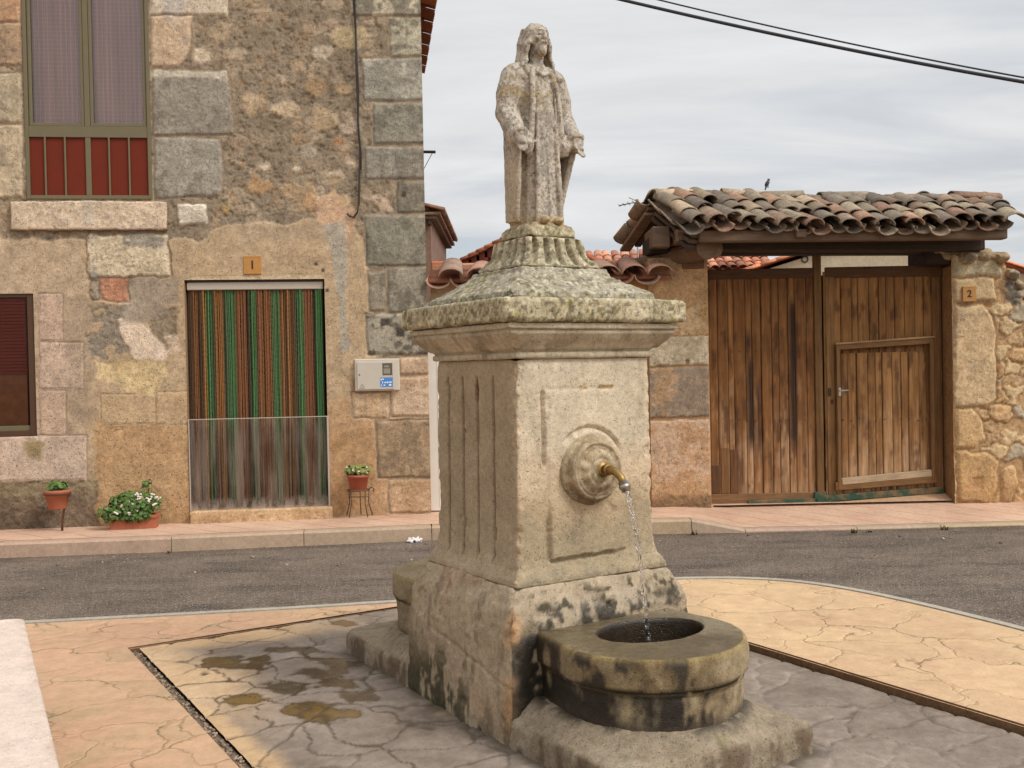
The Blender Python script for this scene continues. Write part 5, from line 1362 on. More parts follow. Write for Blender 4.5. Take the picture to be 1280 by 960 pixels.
stone_slab('threshold', 237, 640, 416, 653, .10, .14, (200, 168, 128), (180, 146, 106), M_wall, house, seed=5)

# lettering
def text_mesh(txt, size, depth, mat, name, parent, loc, rot=(math.pi / 2, 0, 0), bold=0.0):
    cu = bpy.data.curves.new(name, 'FONT'); cu.body = txt; cu.size = size; cu.extrude = depth; cu.align_x = 'CENTER'; cu.align_y = 'CENTER'; cu.offset = bold
    t = bpy.data.objects.new('t', cu); COL.objects.link(t); dg = bpy.context.evaluated_depsgraph_get()
    me = bpy.data.meshes.new_from_object(t.evaluated_get(dg)); bpy.data.objects.remove(t)
    me.materials.clear(); me.materials.append(mat); o = bpy.data.objects.new(name, me); COL.objects.link(o); o.parent = parent; o.location = loc; o.rotation_euler = rot; return o
M_plate = plain('ochre_glazed_tile', L(176, 124, 58), .35, 0, .5, .12, 22)
M_black = plain('black_paint', L(30, 24, 20), .4)
def plaque(fr, x0, y0, x1, y1, off, txt, label, size):
    a, z1 = fr.uz(x0, y0, off); b, z0 = fr.uz(x1, y1, off); w, h = b - a, z1 - z0; c = Vector(((a + b) / 2, -off, (z0 + z1) / 2))
    P = fr.world(np.array([[c.x, c.y, c.z]]))[0]; g = MB(); g.box(-w / 2, w / 2, -.006, .012, -h / 2, h / 2, .004)
    g.box(-w / 2 + .006, w / 2 - .006, -.008, -.005, h / 2 - .010, h / 2 - .006, 0); g.box(-w / 2 + .006, w / 2 - .006, -.008, -.005, -h / 2 + .006, -h / 2 + .010, 0)
    o = g.build('number_plaque', M_plate); o.location = P; o.rotation_euler = (0, 0, fr.a); tag(o, label, 'house number', 'ochre house number plaques')
    t = text_mesh(txt, size, .001, M_black, 'number', o, (0, -.008, 0), bold=.002); return o
plaque(HF, 304, 320, 327, 343, .02, 'I', 'ochre tile plaque with the number 1 above the curtained doorway', .115)
# meter box
a, z1 = HF.uz(443, 449, .07); b, z0 = HF.uz(500, 488, .07)
P = HF.world(np.array([[a, -.0, z0]]))[0]; mbx = empty('meter_box', P, HF.a); W_, H_ = b - a, z1 - z0
tag(mbx, 'pale grey electricity meter box with small window and blue sticker, right of the doorway', 'meter box')
M_grey = plain('pale_grey_plastic', L(196, 186, 168), .5, 0, .4, .05, 10, .03)
g = MB(); g.box(0, W_, -.065, -.0, 0, H_, .008); g.build('body', M_grey, mbx)
px_ = W_ / 57.0
def mx_(x): return (x - 443) * px_
def mz_(y): return (488 - y) * px_
g = MB(); x0, x1, zz0, zz1 = mx_(446), mx_(492.5), mz_(486), mz_(451); wx0, wx1, wz0, wz1 = mx_(478), mx_(490.5), mz_(468.5), mz_(453)
g.box(x0, wx0, -.078, -.0655, zz0, zz1, .003); g.box(wx1, x1, -.078, -.0655, zz0, zz1, .003); g.box(wx0, wx1, -.0775, -.0655, zz0, wz0, .002); g.box(wx0, wx1, -.0775, -.0655, wz1, zz1, .002); dr = g.build('door', plain('grey_plastic_lid', L(188, 178, 162), .45, 0, .4, .05, 10, .03), mbx)
g = MB(); g.box(wx0, wx1, -.071, -.067, wz0, wz1, 0); g.build('meter_window', plain('smoky_window', L(98, 92, 78), .15), dr)
g = MB(); g.box(wx0 + .012, wx1 - .02, -.0725, -.0712, wz0 + .02, wz1 - .05, 0); g.box(wx0 + .02, wx1 - .03, -.0725, -.0712, wz1 - .04, wz1 - .02, 0); g.build('meter_dial', plain('meter_face', L(140, 132, 112), .4), dr)
g = MB(); g.box(mx_(475), mx_(491), -.0792, -.0782, mz_(483), mz_(471), 0); stk = g.build('sticker', plain('blue_sticker', L(70, 128, 190), .4, var=.05), dr)
g = MB()
for (xa, xb, ya, yb) in ((475.6, 477.4, 472.5, 474.6), (478, 479.6, 472.2, 474.0), (477.6, 478.6, 476, 478.6), (480.2, 482.2, 476.6, 478.2), (483, 485, 476.4, 478.2), (485.8, 487, 476.4, 478.2), (487.6, 489.4, 476.2, 478), (476, 477.2, 480, 481.6), (479.4, 481.2, 480, 481.8), (486, 489, 479.6, 481.8)):
    g.box(mx_(xa), mx_(xb), -.0803, -.0794, mz_(yb), mz_(ya), 0)
g.build('sticker_marks', plain('white_print', L(226, 228, 226), .4), stk)
g = MB()
ta, tb, tc_ = Vector((mx_(449), -.0788, mz_(484))), Vector((mx_(455), -.0788, mz_(484))), Vector((mx_(452), -.0788, mz_(479)))
for p_, q_ in ((ta, tb), (tb, tc_), (tc_, ta)): g.beam(p_, q_, .004, .0018, 0)
g.build('warning_triangle', M_black, dr)
g = MB(); g.ell((mx_(449), -.079, mz_(467)), (.007, .004, .007), 8, 5); g.build('lock', M_black, dr)
g = MB(); g.box(-.012, .0, -.055, -.02, mz_(478), mz_(471), .004); g.build('cable_gland', plain('grey_gland', L(110, 102, 92), .6), mbx)

# black cable down the front of the house
pts = []
for x, y in ((443, -70), (443, -30), (442, 0), (444, 25), (445, 50), (445, 75), (446, 100), (447, 125), (447.5, 150), (449, 172), (450, 190), (449.5, 212), (449, 235), (448.5, 255), (446.5, 266), (442, 271.5), (437, 270.5), (434, 267)):
    u, z = HF.uz(x, y, .03); pts.append((u, -.03 + .004 * math.sin(y * .3), z))
pw = [Vector(p) for p in HF.world(np.array(pts))]; g = MB(); g.tube(pw, .010, 8)
g.tube([p + Vector((.010 + .006 * math.sin(i * 1.3), -.004, 0)) for i, p in enumerate(pw[:12])], .006, 6)
tag(g.build('cable', plain('black_sheath', L(44, 36, 32), .55), None, True), 'black cable hanging down the stone front of the house', 'cable')
# iron bracket on the side wall
g = MB(); p0 = HF.world(np.array([[-.02, 1.2, 0]]))[0]
b0 = atd(531, 189.5, p0[1]); b1 = atd(544.5, 190, p0[1]); g.tube([b0 - Vector((.1, 0, 0)), b1], .017, 8, cap=True)
g.tube([b1 - Vector((.03, 0, 0)), atd(531, 215, p0[1]) - Vector((.03, 0, 0))], .004, 5)
tag(g.build('iron_bracket', M_black), 'short dark iron bracket jutting from the side wall of the house', 'bracket')

# ------------------------------------------------------------------ flower pots
M_terra = plain('terracotta', L(166, 98, 70), .8, 0, .3, .14, 14)
M_leaf = None
def leaf_mat(name, c1, c2):
    m, nt, p = newmat(name); k = N(nt); n = k.noise(k.coord(), 22, 3, .6)
    k.l(k.mix(k.mr(n, .35, .65, 0, 1), c1, c2), p.inputs['Base Color']); p.inputs['Roughness'].default_value = .55
    p.inputs['Subsurface Weight'].default_value = .0; return m
M_leaf = leaf_mat('green_leaf', L(52, 82, 28), L(92, 118, 44)); M_leaf2 = leaf_mat('yellowish_leaf', L(96, 110, 46), L(130, 130, 60))
M_petal = plain('white_petal', L(226, 214, 204), .7, var=.06); M_pinkp = plain('pale_pink_petal', L(214, 160, 140), .7, var=.1)
def leaves(mb, c, r, n, size, rnd, flat=.6):
    c = Vector(c)
    for i in range(n):
        d = Vector((rnd.gauss(0, 1), rnd.gauss(0, 1), rnd.gauss(0, 1))).normalized(); q = rnd.random() ** .4
        p = c + Vector((d.x * r[0], d.y * r[1], d.z * r[2])) * q; s = size * rnd.uniform(.6, 1.3)
        nrm = (d * .6 + Vector((rnd.uniform(-.6, .6), rnd.uniform(-.9, .3), rnd.uniform(0, 1)))).normalized()
        a = nrm.cross(Vector((rnd.uniform(-1, 1), rnd.uniform(-1, 1), rnd.uniform(-1, 1)))).normalized(); b = nrm.cross(a)
        k_ = 7; V = [p + nrm * s * .12] + [p + (a * math.cos(t) * (1 + .12 * math.cos(t * 3)) + b * math.sin(t) * .85) * s - nrm * s * .1 * (j % 2) for j, t in enumerate(np.linspace(0, 6.283, k_ + 1)[:-1])]
        mb.add(V, [(0, 1 + j, 1 + (j + 1) % k_) for j in range(k_)])
def hp(x, y, off):
    u, z = HF.uz(x, y, off); return Vector(HF.world(np.array([[u, -off, z]]))[0])
rnd = random.Random(11)
# pot hung in an iron ring on a post
P0 = hp(72, 636, .22); r_t = .115; ht = hp(72, 612, .22).z - P0.z
pot = empty('flower_pot', P0); tag(pot, 'terracotta flower pot with low green leaves held by an iron post, below the left window', 'flower pot', 'flower pots along the house front')
g = MB(); g.lathe([(.075, 0), (.082, .01), (.108, ht - .035), (.120, ht - .034), (.122, ht), (.110, ht), (.106, ht - .03), (.05, ht - .04)], 28); g.build('pot', M_terra, pot, True)
g = MB(); leaves(g, (0, 0, ht + .03), (.10, .09, .055), 130, .022, rnd); g.build('foliage', M_leaf, pot, fix=False)
f0 = hp(78, 667, .22)
g = MB(); zt_ = P0.z + ht - .04 - f0.z; dx = P0.x - f0.x
pts = [Vector((0, 0, 0)), Vector((.0, 0, .10)), Vector((.015, 0, .19)), Vector((.03, 0, .26)), Vector((.07, 0, .36)), Vector((.075, 0, zt_))]; g.tube(pts, .011, 8)
g.tube([Vector((0, 0, .004)), Vector((-.06, .03, .004))], .009, 6); g.tube([Vector((0, 0, .004)), Vector((.05, -.05, .004))], .009, 6); g.tube([Vector((0, 0, .004)), Vector((.06, .04, .004))], .009, 6)
g.tube([Vector((dx + .117 * math.cos(t), .117 * math.sin(t), zt_)) for t in np.linspace(0, 6.283, 25)], .008, 6, cap=False)
o = g.build('plant_stand', plain('rusty_iron', L(84, 50, 32), .7, var=.3), None, True); o.location = f0; tag(o, 'rusty iron post with a ring holding a pot, below the left window', 'plant stand', 'iron plant stands')
# trough of white geraniums
A = hp(138, 664, .22); B = hp(198, 662, .22); P0 = (A + B) / 2; wl = (B - A).length; ht = hp(168, 643, .22).z - P0.z
tr = empty('flower_trough', P0, HF.a); tag(tr, 'terracotta trough full of bushy white-flowered geraniums, left of the doorway', 'flower trough')
g = MB(); hw = wl / 2
for x0, x1, y0, y1, z0, z1 in ((-hw + .015, hw - .015, -.075, .075, 0, .012), (-hw + .012, hw - .012, -.08, -.066, .005, ht - .02), (-hw + .012, hw - .012, .066, .08, .005, ht - .02), (-hw + .012, -hw + .026, -.066, .066, .005, ht - .02), (hw - .026, hw - .012, -.066, .066, .005, ht - .02), (-hw, hw, -.092, -.07, ht - .03, ht), (-hw, hw, .07, .092, ht - .03, ht), (-hw, -hw + .02, -.07, .07, ht - .03, ht), (hw - .02, hw, -.07, .07, ht - .03, ht)): g.box(x0, x1, y0, y1, z0, z1, .003)
for x in (-.12, -.06, 0, .06, .12): g.box(x - .004, x + .004, -.083, -.079, .02, ht - .04, .001)
g.build('trough', M_terra, tr)
g = MB(); g.box(-hw * .93, hw * .93, -.06, .06, ht - .05, ht - .03, 0); g.build('soil', plain('potting_soil', L(48, 36, 26), .95, var=.4, scale=60), tr)
g = MB()
for c, r, n in (((-.02, -.03, ht + .10), (.22, .14, .13), 620), ((-.19, -.06, ht + .02), (.13, .10, .08), 240), ((.13, -.02, ht + .11), (.14, .11, .10), 260), ((.02, -.10, ht + .0), (.16, .05, .06), 160)): leaves(g, c, r, n, .021, rnd)
for i in range(5): 
    x = .10 + rnd.uniform(-.05, .05); g.tube([Vector((x, 0, ht + .1)), Vector((x + .02, .0, ht + .22)), Vector((x + rnd.uniform(-.02, .06), 0, ht + .32))], .003, 5)
leaves(g, (.13, 0, ht + .28), (.05, .03, .08), 22, .018, rnd)
g.build('foliage', M_leaf, tr, fix=False)
g = MB(); g2 = MB()
for x, z in ((.06, .20), (-.02, .13), (.02, .11), (.20, .19), (.21, .10), (-.13, .04), (.05, .06), (.08, .17), (-.08, .10), (.24, .16), (.0, .03), (.16, .15)):
    for i in range(7):
        q = Vector((x + rnd.gauss(0, .010), -.12 + rnd.gauss(0, .012) - .02 * (z < .08), ht + z + rnd.gauss(0, .009)))
        (g if rnd.random() < .85 else g2).ell(q, (.011, .008, .009), 7, 4)
g.build('blossoms', M_petal, tr, True, fix=False); g2.build('blossoms', M_pinkp, tr, True, fix=False)
g = MB(); g.box(-hw * .98, hw * .96, -.115, .10, -.006, .0, .002); g.box(-hw * .98, hw * .96, -.118, -.112, -.006, .014, .001); o = g.build('saucer', plain('white_tray', L(206, 200, 196), .4), tr)
# small pot on a wire stand
P0 = hp(448, 612, .20); ht = hp(448, 593, .20).z - P0.z
pot = empty('flower_pot', P0); tag(pot, 'small reddish flower pot of bushy green leaves on a wire stand, below the meter box', 'flower pot', 'flower pots along the house front')
g = MB(); g.lathe([(.072, 0), (.080, .008), (.100, ht - .03), (.110, ht - .029), (.113, ht), (.10, ht), (.096, ht - .03), (.04, ht - .035)], 28); g.build('pot', plain('red_plastic_pot', L(156, 84, 60), .6, 0, .3, .1), pot, True)
g = MB(); leaves(g, (0, 0, ht + .04), (.13, .11, .055), 240, .024, rnd); g.build('foliage', M_leaf2, pot, fix=False)
g = MB()
for i in range(6):
    a = rnd.uniform(0, 6.28); g.ell((.10 * math.cos(a), -.06 - .04 * abs(math.sin(a)), ht + .05 + rnd.uniform(-.03, .03)), (.010, .009, .009), 7, 4)
g.build('blossoms', M_petal, pot, True, fix=False)
f0 = hp(452, 645, .20); zt_ = P0.z - f0.z; dx = P0.x - f0.x; g = MB()
g.tube([Vector((dx + .105 * math.cos(t), .105 * math.sin(t), zt_ - .004)) for t in np.linspace(0, 6.283, 25)], .006, 6, cap=False)
for t in (-2.2, -.75, 1.57, 2.8, .4): 
    c_, s_ = math.cos(t), math.sin(t); g.tube([Vector((dx + .105 * c_, .105 * s_, zt_ - .004)), Vector((dx + .10 * c_, .10 * s_, zt_ * .5)), Vector((dx + .135 * c_, .135 * s_, 0))], .005, 6)
g.tube([Vector((dx + .1, -.02, zt_)), Vector((dx + .13, -.03, zt_ + .025)), Vector((dx + .155, -.035, zt_ + .01)), Vector((dx + .15, -.03, zt_ - .02))], .005, 6)
g.tube([Vector((dx - .10, 0, zt_ * .72)), Vector((dx + .10, 0, zt_ * .72))], .004, 5)
o = g.build('plant_stand', plain('dark_wire', L(70, 54, 40), .6), None, True); o.location = f0; tag(o, 'thin-legged dark wire stand under the small pot, right of the doorway', 'plant stand', 'iron plant stands')
# ------------------------------------------------------------------ gateway on the right
def gthing(name, label, cat, group=None):
    return tag(empty(name, (GF.o[0], GF.o[1], 0), GF.a), label, cat, group)
def gb(x0, y0, x1, y1, off):
    a, z1 = GF.uz(x0, y0, off); b, z0 = GF.uz(x1, y1, off); return a, b, z0, z1

# left pier
pier = gthing('stone_pier', 'gate pier of stacked ochre and grey stone blocks between the fountain and the wooden gate', 'gate pier')
def left_pier():
    a = GF.u(812, 480); b = GF.u(886.5, 480); zt = GF.z(850, 322)
    fd = Field(GF, a, b, -.08, zt, .0115)
    fd.fill((184, 150, 108), 12, .006, .004)
    fd.patch([(790, 300), (900, 300), (900, 418), (790, 418)], (184, 144, 100), 3, 4, 1, 14, .008, .005)
    fd.patch([(860, 300), (900, 300), (900, 340), (862, 345)], (196, 152, 104), 3, 5, .8, 10); fd.patch([(845, 395), (870, 380), (880, 410), (850, 418)], (206, 176, 136), 4, 6, .7, 10)
    fd.patch([(790, 300), (850, 310), (850, 345), (790, 350)], (130, 104, 80), 6, 8, .6, 16)
    fd.block([(800, 421), (885, 420), (886, 456), (800, 459)], (196, 178, 148), .018, 1.8, 1.3, (150, 118, 84), -.002, 10, .003, (176, 158, 128))
    fd.block([(806, 461), (886, 459), (887, 521), (806, 523)], (148, 128, 108), .016, 1.8, 1.3, (160, 122, 84), -.002, 12, .003, (182, 142, 102))
    fd.block([(800, 526), (887, 524), (889, 632), (800, 634)], (194, 160, 130), .018, 2.2, 1.3, (160, 126, 92), -.002, 12, .003, (184, 142, 104))
    fd.patch([(800, 600), (890, 600), (890, 640), (800, 640)], (178, 136, 90), 10, 10, .5, 14)
    fd.patch([(800, 622), (890, 620), (890, 645), (800, 645)], (110, 84, 58), 5, 8, .7, 16, .004, .008)
    fd.patch([(857, 450), (861, 450), (861, 455), (857, 455)], (40, 32, 26), 1, 0, 1, 3, -.012)
    fd.patch([(822, 455), (836, 455), (834, 522), (824, 522)], (150, 122, 90), 3, 5, .6, 16)
    fd.build(['wall'], M_wall, pier)
    mb = MB(); mb.box(a, b + .006, .0, .55, -.1, zt - .02, .01, col=lin((164, 124, 84))); mb.build('core', M_plaster, pier)
left_pier()
# right pier and rubble wall
wallr = gthing('rubble_wall', 'rubble stone wall with big ochre corner blocks on the right of the gate', 'stone wall')
def right_wall():
    a = GF.u(1191, 480); b = GF.u(1500, 480); zt = GF.z(1230, 312)
    fd = Field(GF, a, b, -.08, zt, .0125)
    fd.fill((186, 148, 104), 12, 0, .006)
    d1, d2, cid = worley2(fd.U * 4.6 + fd.w1 * .4, fd.Z * 6.8 + fd.w2 * .4, 21)
    e = d2 - d1; st = sstep(.05, .2, e + .06 * fd.w2) * (cid > .25)
    pal = np.array([(196, 180, 150), (186, 150, 108), (206, 176, 132), (172, 158, 134), (200, 160, 112)], float)
    cc = pal[(cid * 4.99).astype(int)] + (fd.f2 * 16 + fd.f3 * 8)[:, None]
    fd.c += (cc - fd.c) * (st * .9)[:, None]; fd.h += st * (.016 + .02 * (cid - .5)) + fd.f3 * .002 + fd.f2 * .006
    fd.c += (np.array((150, 116, 80.)) - fd.c) * (sstep(.10, .02, e) * .6)[:, None]
    for po, c in (([(1192, 318), (1246, 322), (1252, 344), (1192, 346)], (196, 176, 140)), ([(1192, 348), (1240, 347), (1244, 376), (1192, 378)], (200, 170, 128)), ([(1192, 381), (1228, 382), (1240, 396), (1245, 420), (1243, 500), (1232, 508), (1192, 508)], (206, 174, 132)),
                  ([(1193, 511), (1214, 511), (1228, 526), (1230, 548), (1222, 560), (1194, 561)], (202, 164, 116)), ([(1195, 564), (1236, 566), (1248, 578), (1246, 612), (1238, 628), (1196, 629)], (200, 158, 106)), ([(1252, 588), (1266, 580), (1272, 606), (1262, 628), (1250, 628)], (204, 164, 116))):
        fd.block(po, c, .030, 3.5, 2.2, (160, 124, 86), .0, 14, .005, tuple(np.array(c) * .9))
    fd.patch([(1256, 335), (1276, 335), (1278, 380), (1254, 376)], (86, 82, 76), 4, 7, .75, 20)
    fd.patch([(1214, 596), (1227, 596), (1227, 611), (1214, 611)], (170, 128, 82), 1, 1, .8, 8, .012, .002)
    fd.patch([(1185, 600), (1290, 600), (1290, 635), (1185, 635)], (176, 132, 84), 8, 10, .4, 12)
    def keep(s, Fs):
        fx = s.X[Fs].mean(1); fy = s.Y[Fs].mean(1); w_ = s.w1[Fs].mean(1) * 7
        top = np.interp(fx, [1185, 1190, 1240, 1252, 1262, 1278, 1300, 1500], [318, 318, 320, 326, 342, 372, 376, 372])
        return fy > top + w_
    fd.build(['wall'], M_wall, wallr, keep=keep)
    mb = MB(); z1 = GF.z(1230, 330); z2 = GF.z(1300, 384)
    mb.box(a + .004, GF.u(1250, 480), .002, .6, -.1, z1, .02, col=lin((150, 112, 72))); mb.box(GF.u(1250, 480) + .002, b + 3, .012, .5, -.1, z2, .02, col=lin((164, 136, 100))); mb.build('core', M_wall, wallr)
    # loose cap stones and the dark lichened lump beside the eave
    rnd = random.Random(4); mb = MB()
    for x, y, r, g_ in ((1200, 318, .14, .9), (1222, 316, .15, .8), (1240, 320, .11, .9), (1178, 316, .13, .55), (1190, 306, .12, .5), (1206, 300, .11, .6), (1168, 306, .10, .5), (1256, 340, .10, .6), (1268, 352, .10, .5), (1284, 372, .11, .9), (1310, 374, .13, .9), (1340, 372, .14, .8)):
        u, z = GF.uz(x, y, -.15); 
        mb.ell((u, .15 + rnd.uniform(-.06, .1), z - r * .35), (r, .24, r * .62), 12, 8, Matrix.Rotation(rnd.uniform(-.3, .3), 3, 'Y'))
    def dsp(V, NN): return V + NN * (fbm(V, 9, 4, 151) * .03 + fbm(V, 34, 3, 152) * .010)[:, None]
    def cf(V, NN):
        n = fbm(V, 12, 4, 153); c = np.array((168, 146, 112.)) + (n * 26)[:, None]; c = tint(c, sstep(2.62, 2.72, V[:, 2]) * .5, (84, 66, 50)); return tint(c, sstep(.1, .4, n) * .6, (100, 94, 84))
    lump('cap_stones', M_wall, wallr, mb, .016, dsp, cf, 1)
right_wall()
plaque(GF, 1203, 358, 1220, 377, .045, '2', 'ochre tile plaque with the number 2 on the right gate pier', .10)

# the gate
GO = -.22
gate = gthing('wooden_gate', 'large weathered brown plank gate with a small wicket door, between the stone piers', 'gate')
def planks(name, x0, y0, x1, y1, off, n, base, seed, worn=.6, dark=(), zslant=0.0, patchy=False):
    a, b, z0, z1 = gb(x0, y0, x1, y1, off)
    us = []; edges = np.linspace(a, b, n + 1); rs = np.random.default_rng(seed)
    edges[1:-1] += rs.uniform(-.020, .020, n - 1)
    for i in range(n):
        w_ = edges[i + 1] - edges[i]
        us += [edges[i] + .0004, edges[i] + .004] + list(edges[i] + w_ * np.array((.2, .4, .6, .8))) + [edges[i + 1] - .004, edges[i + 1] - .0004]
    us = np.array(us); pid = np.repeat(np.arange(n), 8); gr = np.tile([1, 0, 0, 0, 0, 0, 0, 1], n)
    zs = np.arange(z0, z1, .02); U, Z = np.meshgrid(us, zs); PI, Z2 = np.meshgrid(pid, zs); GR = np.tile(gr, (len(zs), 1))
    U, Z, PI, GR = U.ravel(), Z.ravel(), PI.ravel(), GR.ravel()
    P = np.stack([U, U * 0, Z], 1); st = fbm(np.stack([U * 1, PI * 3.1, Z * .06], 1), 34, 5, 160 + seed); st2 = fbm(np.stack([U, PI * 1.7, Z * .22], 1), 18, 4, 161 + seed); n0 = fbm(P, 3, 4, 162 + seed)
    tone = rs.uniform(-12, 12, n)[PI]; lvl = rs.uniform(-.012, .012, n)[PI] * .5
    c = np.asarray(base, float) + (tone + st * 18 + n0 * 12)[:, None] * np.array((1, .88, .65))
    t = (Z - z0) / (z1 - z0)
    wn = sstep(.46, .05, t + .20 * n0 + .16 * st2 + rs.uniform(-.12, .12, n)[PI]) * worn; c = tint(c, wn * (.45 + .5 * sstep(-.2, .3, st)), (186, 154, 124))
    c = tint(c, sstep(.12, .34, st2 - .05) * .45 * sstep(.9, .4, t), (176, 142, 108)); c = tint(c, sstep(.16, .4, -st2) * .55, (70, 42, 22))
    for (xd, yd0, yd1, wd, am) in dark:
        ud, zt_ = GF.uz(xd, yd0, off); zb_ = GF.z(xd, yd1, off)
        c = tint(c, np.exp(-((U - ud + .01 * st2) / wd) ** 2) * sstep(zb_ - .1, zb_ + .15, Z) * sstep(zt_ + .1, zt_ - .1, Z) * sstep(-.25, .15, st + .3) * am, (44, 28, 20))
    c = tint(c, (GR > 0) * .85, (34, 22, 14))
    h = np.where(GR > 0, -.012, 0) + lvl + st * .0015
    V = np.stack([U, -off - h, Z + zslant * (U - a) * (1 - t)], 1)
    return mesh_obj(name, V, grid_faces(len(zs), len(us)), M_gatewood, gate, True, col=lin(c))
WD = lambda r, g_, b_: lin((r, g_, b_))
M_gframe = wood_mat('gate_frame_wood', (3, 30, 26), .32); 
def gbox(mb, x0, y0, x1, y1, o0, o1, col, bv=.006):
    a, b, z0, z1 = gb(x0, y0, x1, y1, o1); mb.box(a, b, -o1, -o0, z0, z1, bv, col=col)
# left leaf
l_leaf = planks('left_leaf', 884, 338, 1021, 634, GO, 12, (126, 85, 45), 1, .75, ((938, 450, 560, .03, .95), (949, 480, 570, .02, .7), (990, 380, 560, .035, .95), (935, 420, 440, .03, .9), (920, 500, 590, .01, .4)))
for q_ in ((889, 618, 1018, 631, WD(122, 90, 58)), (885, 337, 1018, 347, WD(84, 56, 34))):
    mb = MB(); gbox(mb, *q_[:4], GO - .02, GO + .018, q_[4]); mb.build('rail', M_gframe, l_leaf)
# newer boards let into the foot of the left leaf
for x0, y0, x1, y1, c in ((889, 582, 900.5, 617, (96, 66, 40)), (901, 560, 912, 617, (116, 82, 48)), (912.5, 562, 924, 617, (104, 70, 42))): mb = MB(); gbox(mb, x0, y0, x1, y1, GO, GO + .012, WD(*c), .004); mb.build('patch_board', M_gatewood, l_leaf)
def studs(ys, xs, par, off):
    mb = MB()
    for y in ys:
        for x in xs: u, z = GF.uz(x, y + random.uniform(-2, 2), off); mb.ell((u, -off - .002, z), (.009, .006, .009), 7, 4)
    mb.build('studs', plain('rusty_iron_studs', L(96, 66, 42), .7, .3), par, True, fix=False)
studs((438, 525), np.arange(894, 1016, 10.2), l_leaf, GO)
# middle post and right leaf
mb = MB(); gbox(mb, 1017, 318, 1031, 624, GO - .03, GO + .030, WD(108, 78, 44)); mp = mb.build('post', M_gatewood, gate)
r_leaf = planks('right_leaf', 1028, 338, 1180, 622, GO, 13, (130, 90, 48), 2, .6, ((1040, 470, 500, .02, .5),))
for q_ in ((1031.5, 334, 1178, 345, .014, 'rail', WD(88, 60, 36)), (1031.5, 346, 1046, 622, .016, 'stile', WD(128, 94, 56)), (1165, 346, 1178, 614, .016, 'stile', WD(116, 82, 48))):
    mb = MB(); gbox(mb, *q_[:4], GO - .02, GO + q_[4], q_[6]); mb.build(q_[5], M_gframe if q_[5] == 'rail' else M_gatewood, r_leaf)
# wicket: slightly sagged, so its rails climb to the right
wk = planks('wicket_door', 1050, 441, 1160, 600, GO + .024, 10, (132, 93, 52), 3, .8, ((1120, 450, 530, .014, .6),), 0)
o1 = GO + .045
def rail_(p0, p1, hgt, col, o=o1):
    u0, z0 = GF.uz(*p0, o); u1, z1 = GF.uz(*p1, o); mb.beam((u0, -o, z0), (u1, -o, z1), .04, hgt, .005, col)
for p0_, p1_, h_r, c_r, o_r, nm_r in (((1046, 433), (1166, 425), .075, WD(112, 80, 46), o1, 'rail'), ((1044, 608), (1170, 598), .085, WD(118, 86, 52), o1, 'rail'), ((1044, 430), (1168, 421), .02, WD(150, 118, 82), o1 + .012, 'drip_moulding'), ((1047, 432), (1049, 612), .05, WD(114, 82, 48), o1, 'stile'), ((1163.5, 425), (1166, 600), .05, WD(110, 78, 46), o1, 'stile')):
    mb = MB(); rail_(p0_, p1_, h_r, c_r, o_r); mb.build(nm_r, M_gatewood if nm_r == 'stile' else M_gframe, wk)
mb = MB(); rail_((1052, 602), (1164, 591), .07, WD(168, 146, 116), o1 + .004); mb.build('weather_board', M_gframe, wk)
studs((438.5, 524), np.arange(1054, 1160, 10.4), wk, GO + .026)
u, z = GF.uz(1048.5, 488, o1); mb = MB(); mb.box(u - .012, u + .016, -o1 - .032, -o1 - .018, z - .06, z + .03, .004); mb.beam((u + .002, -o1 - .05, z), (u + .085, -o1 - .055, z + .003), .016, .018, .005); mb.tube([(u + .002, -o1 - .03, z), (u + .002, -o1 - .055, z)], .009, 8)
mb.build('handle', plain('bright_handle', L(190, 186, 178), .3, 1.0), wk)
mb = MB(); u2, z2 = GF.uz(1037, 490, GO + .018); mb.box(u2 - .014, u2 + .014, -GO - .026, -GO - .012, z2 - .04, z2 + .04, .003); mb.build('lock', plain('old_iron', L(66, 50, 40), .6, .5), r_leaf); mb = MB(); u2, z2 = GF.uz(1040, 502, GO + .018); mb.box(u2 - .010, u2 + .012, -GO - .026, -GO - .012, z2 - .02, z2 + .02, .003); mb.build('keyhole', plain('old_iron', L(66, 50, 40), .6, .5), r_leaf)
# peeling green paint along the foot boards
m, nt, p = newmat('peeling_green_paint'); k = N(nt); co = k.coord(); n_ = k.noise(co, 7, 5, .65)
k.l(k.mix(k.mr(n_, .42, .56, 0, 1), L(120, 92, 60), L(34, 70, 48)), p.inputs['Base Color']); p.inputs['Roughness'].default_value = .7
mb = MB()
def foot(x0, y0, x1, y1, hgt):
    u0, z0 = GF.uz(x0, y0, GO + .02); u1, z1 = GF.uz(x1, y1, GO + .02); mb.beam((u0, -GO - .022, z0), (u1, -GO - .022, z1), .04, hgt, .004)
foot(935, 629, 1022, 626, .055); foot(1018, 624, 1032, 623, .15); foot(1030, 623, 1178, 612, .07)
mb.build('foot_board', m, gate)
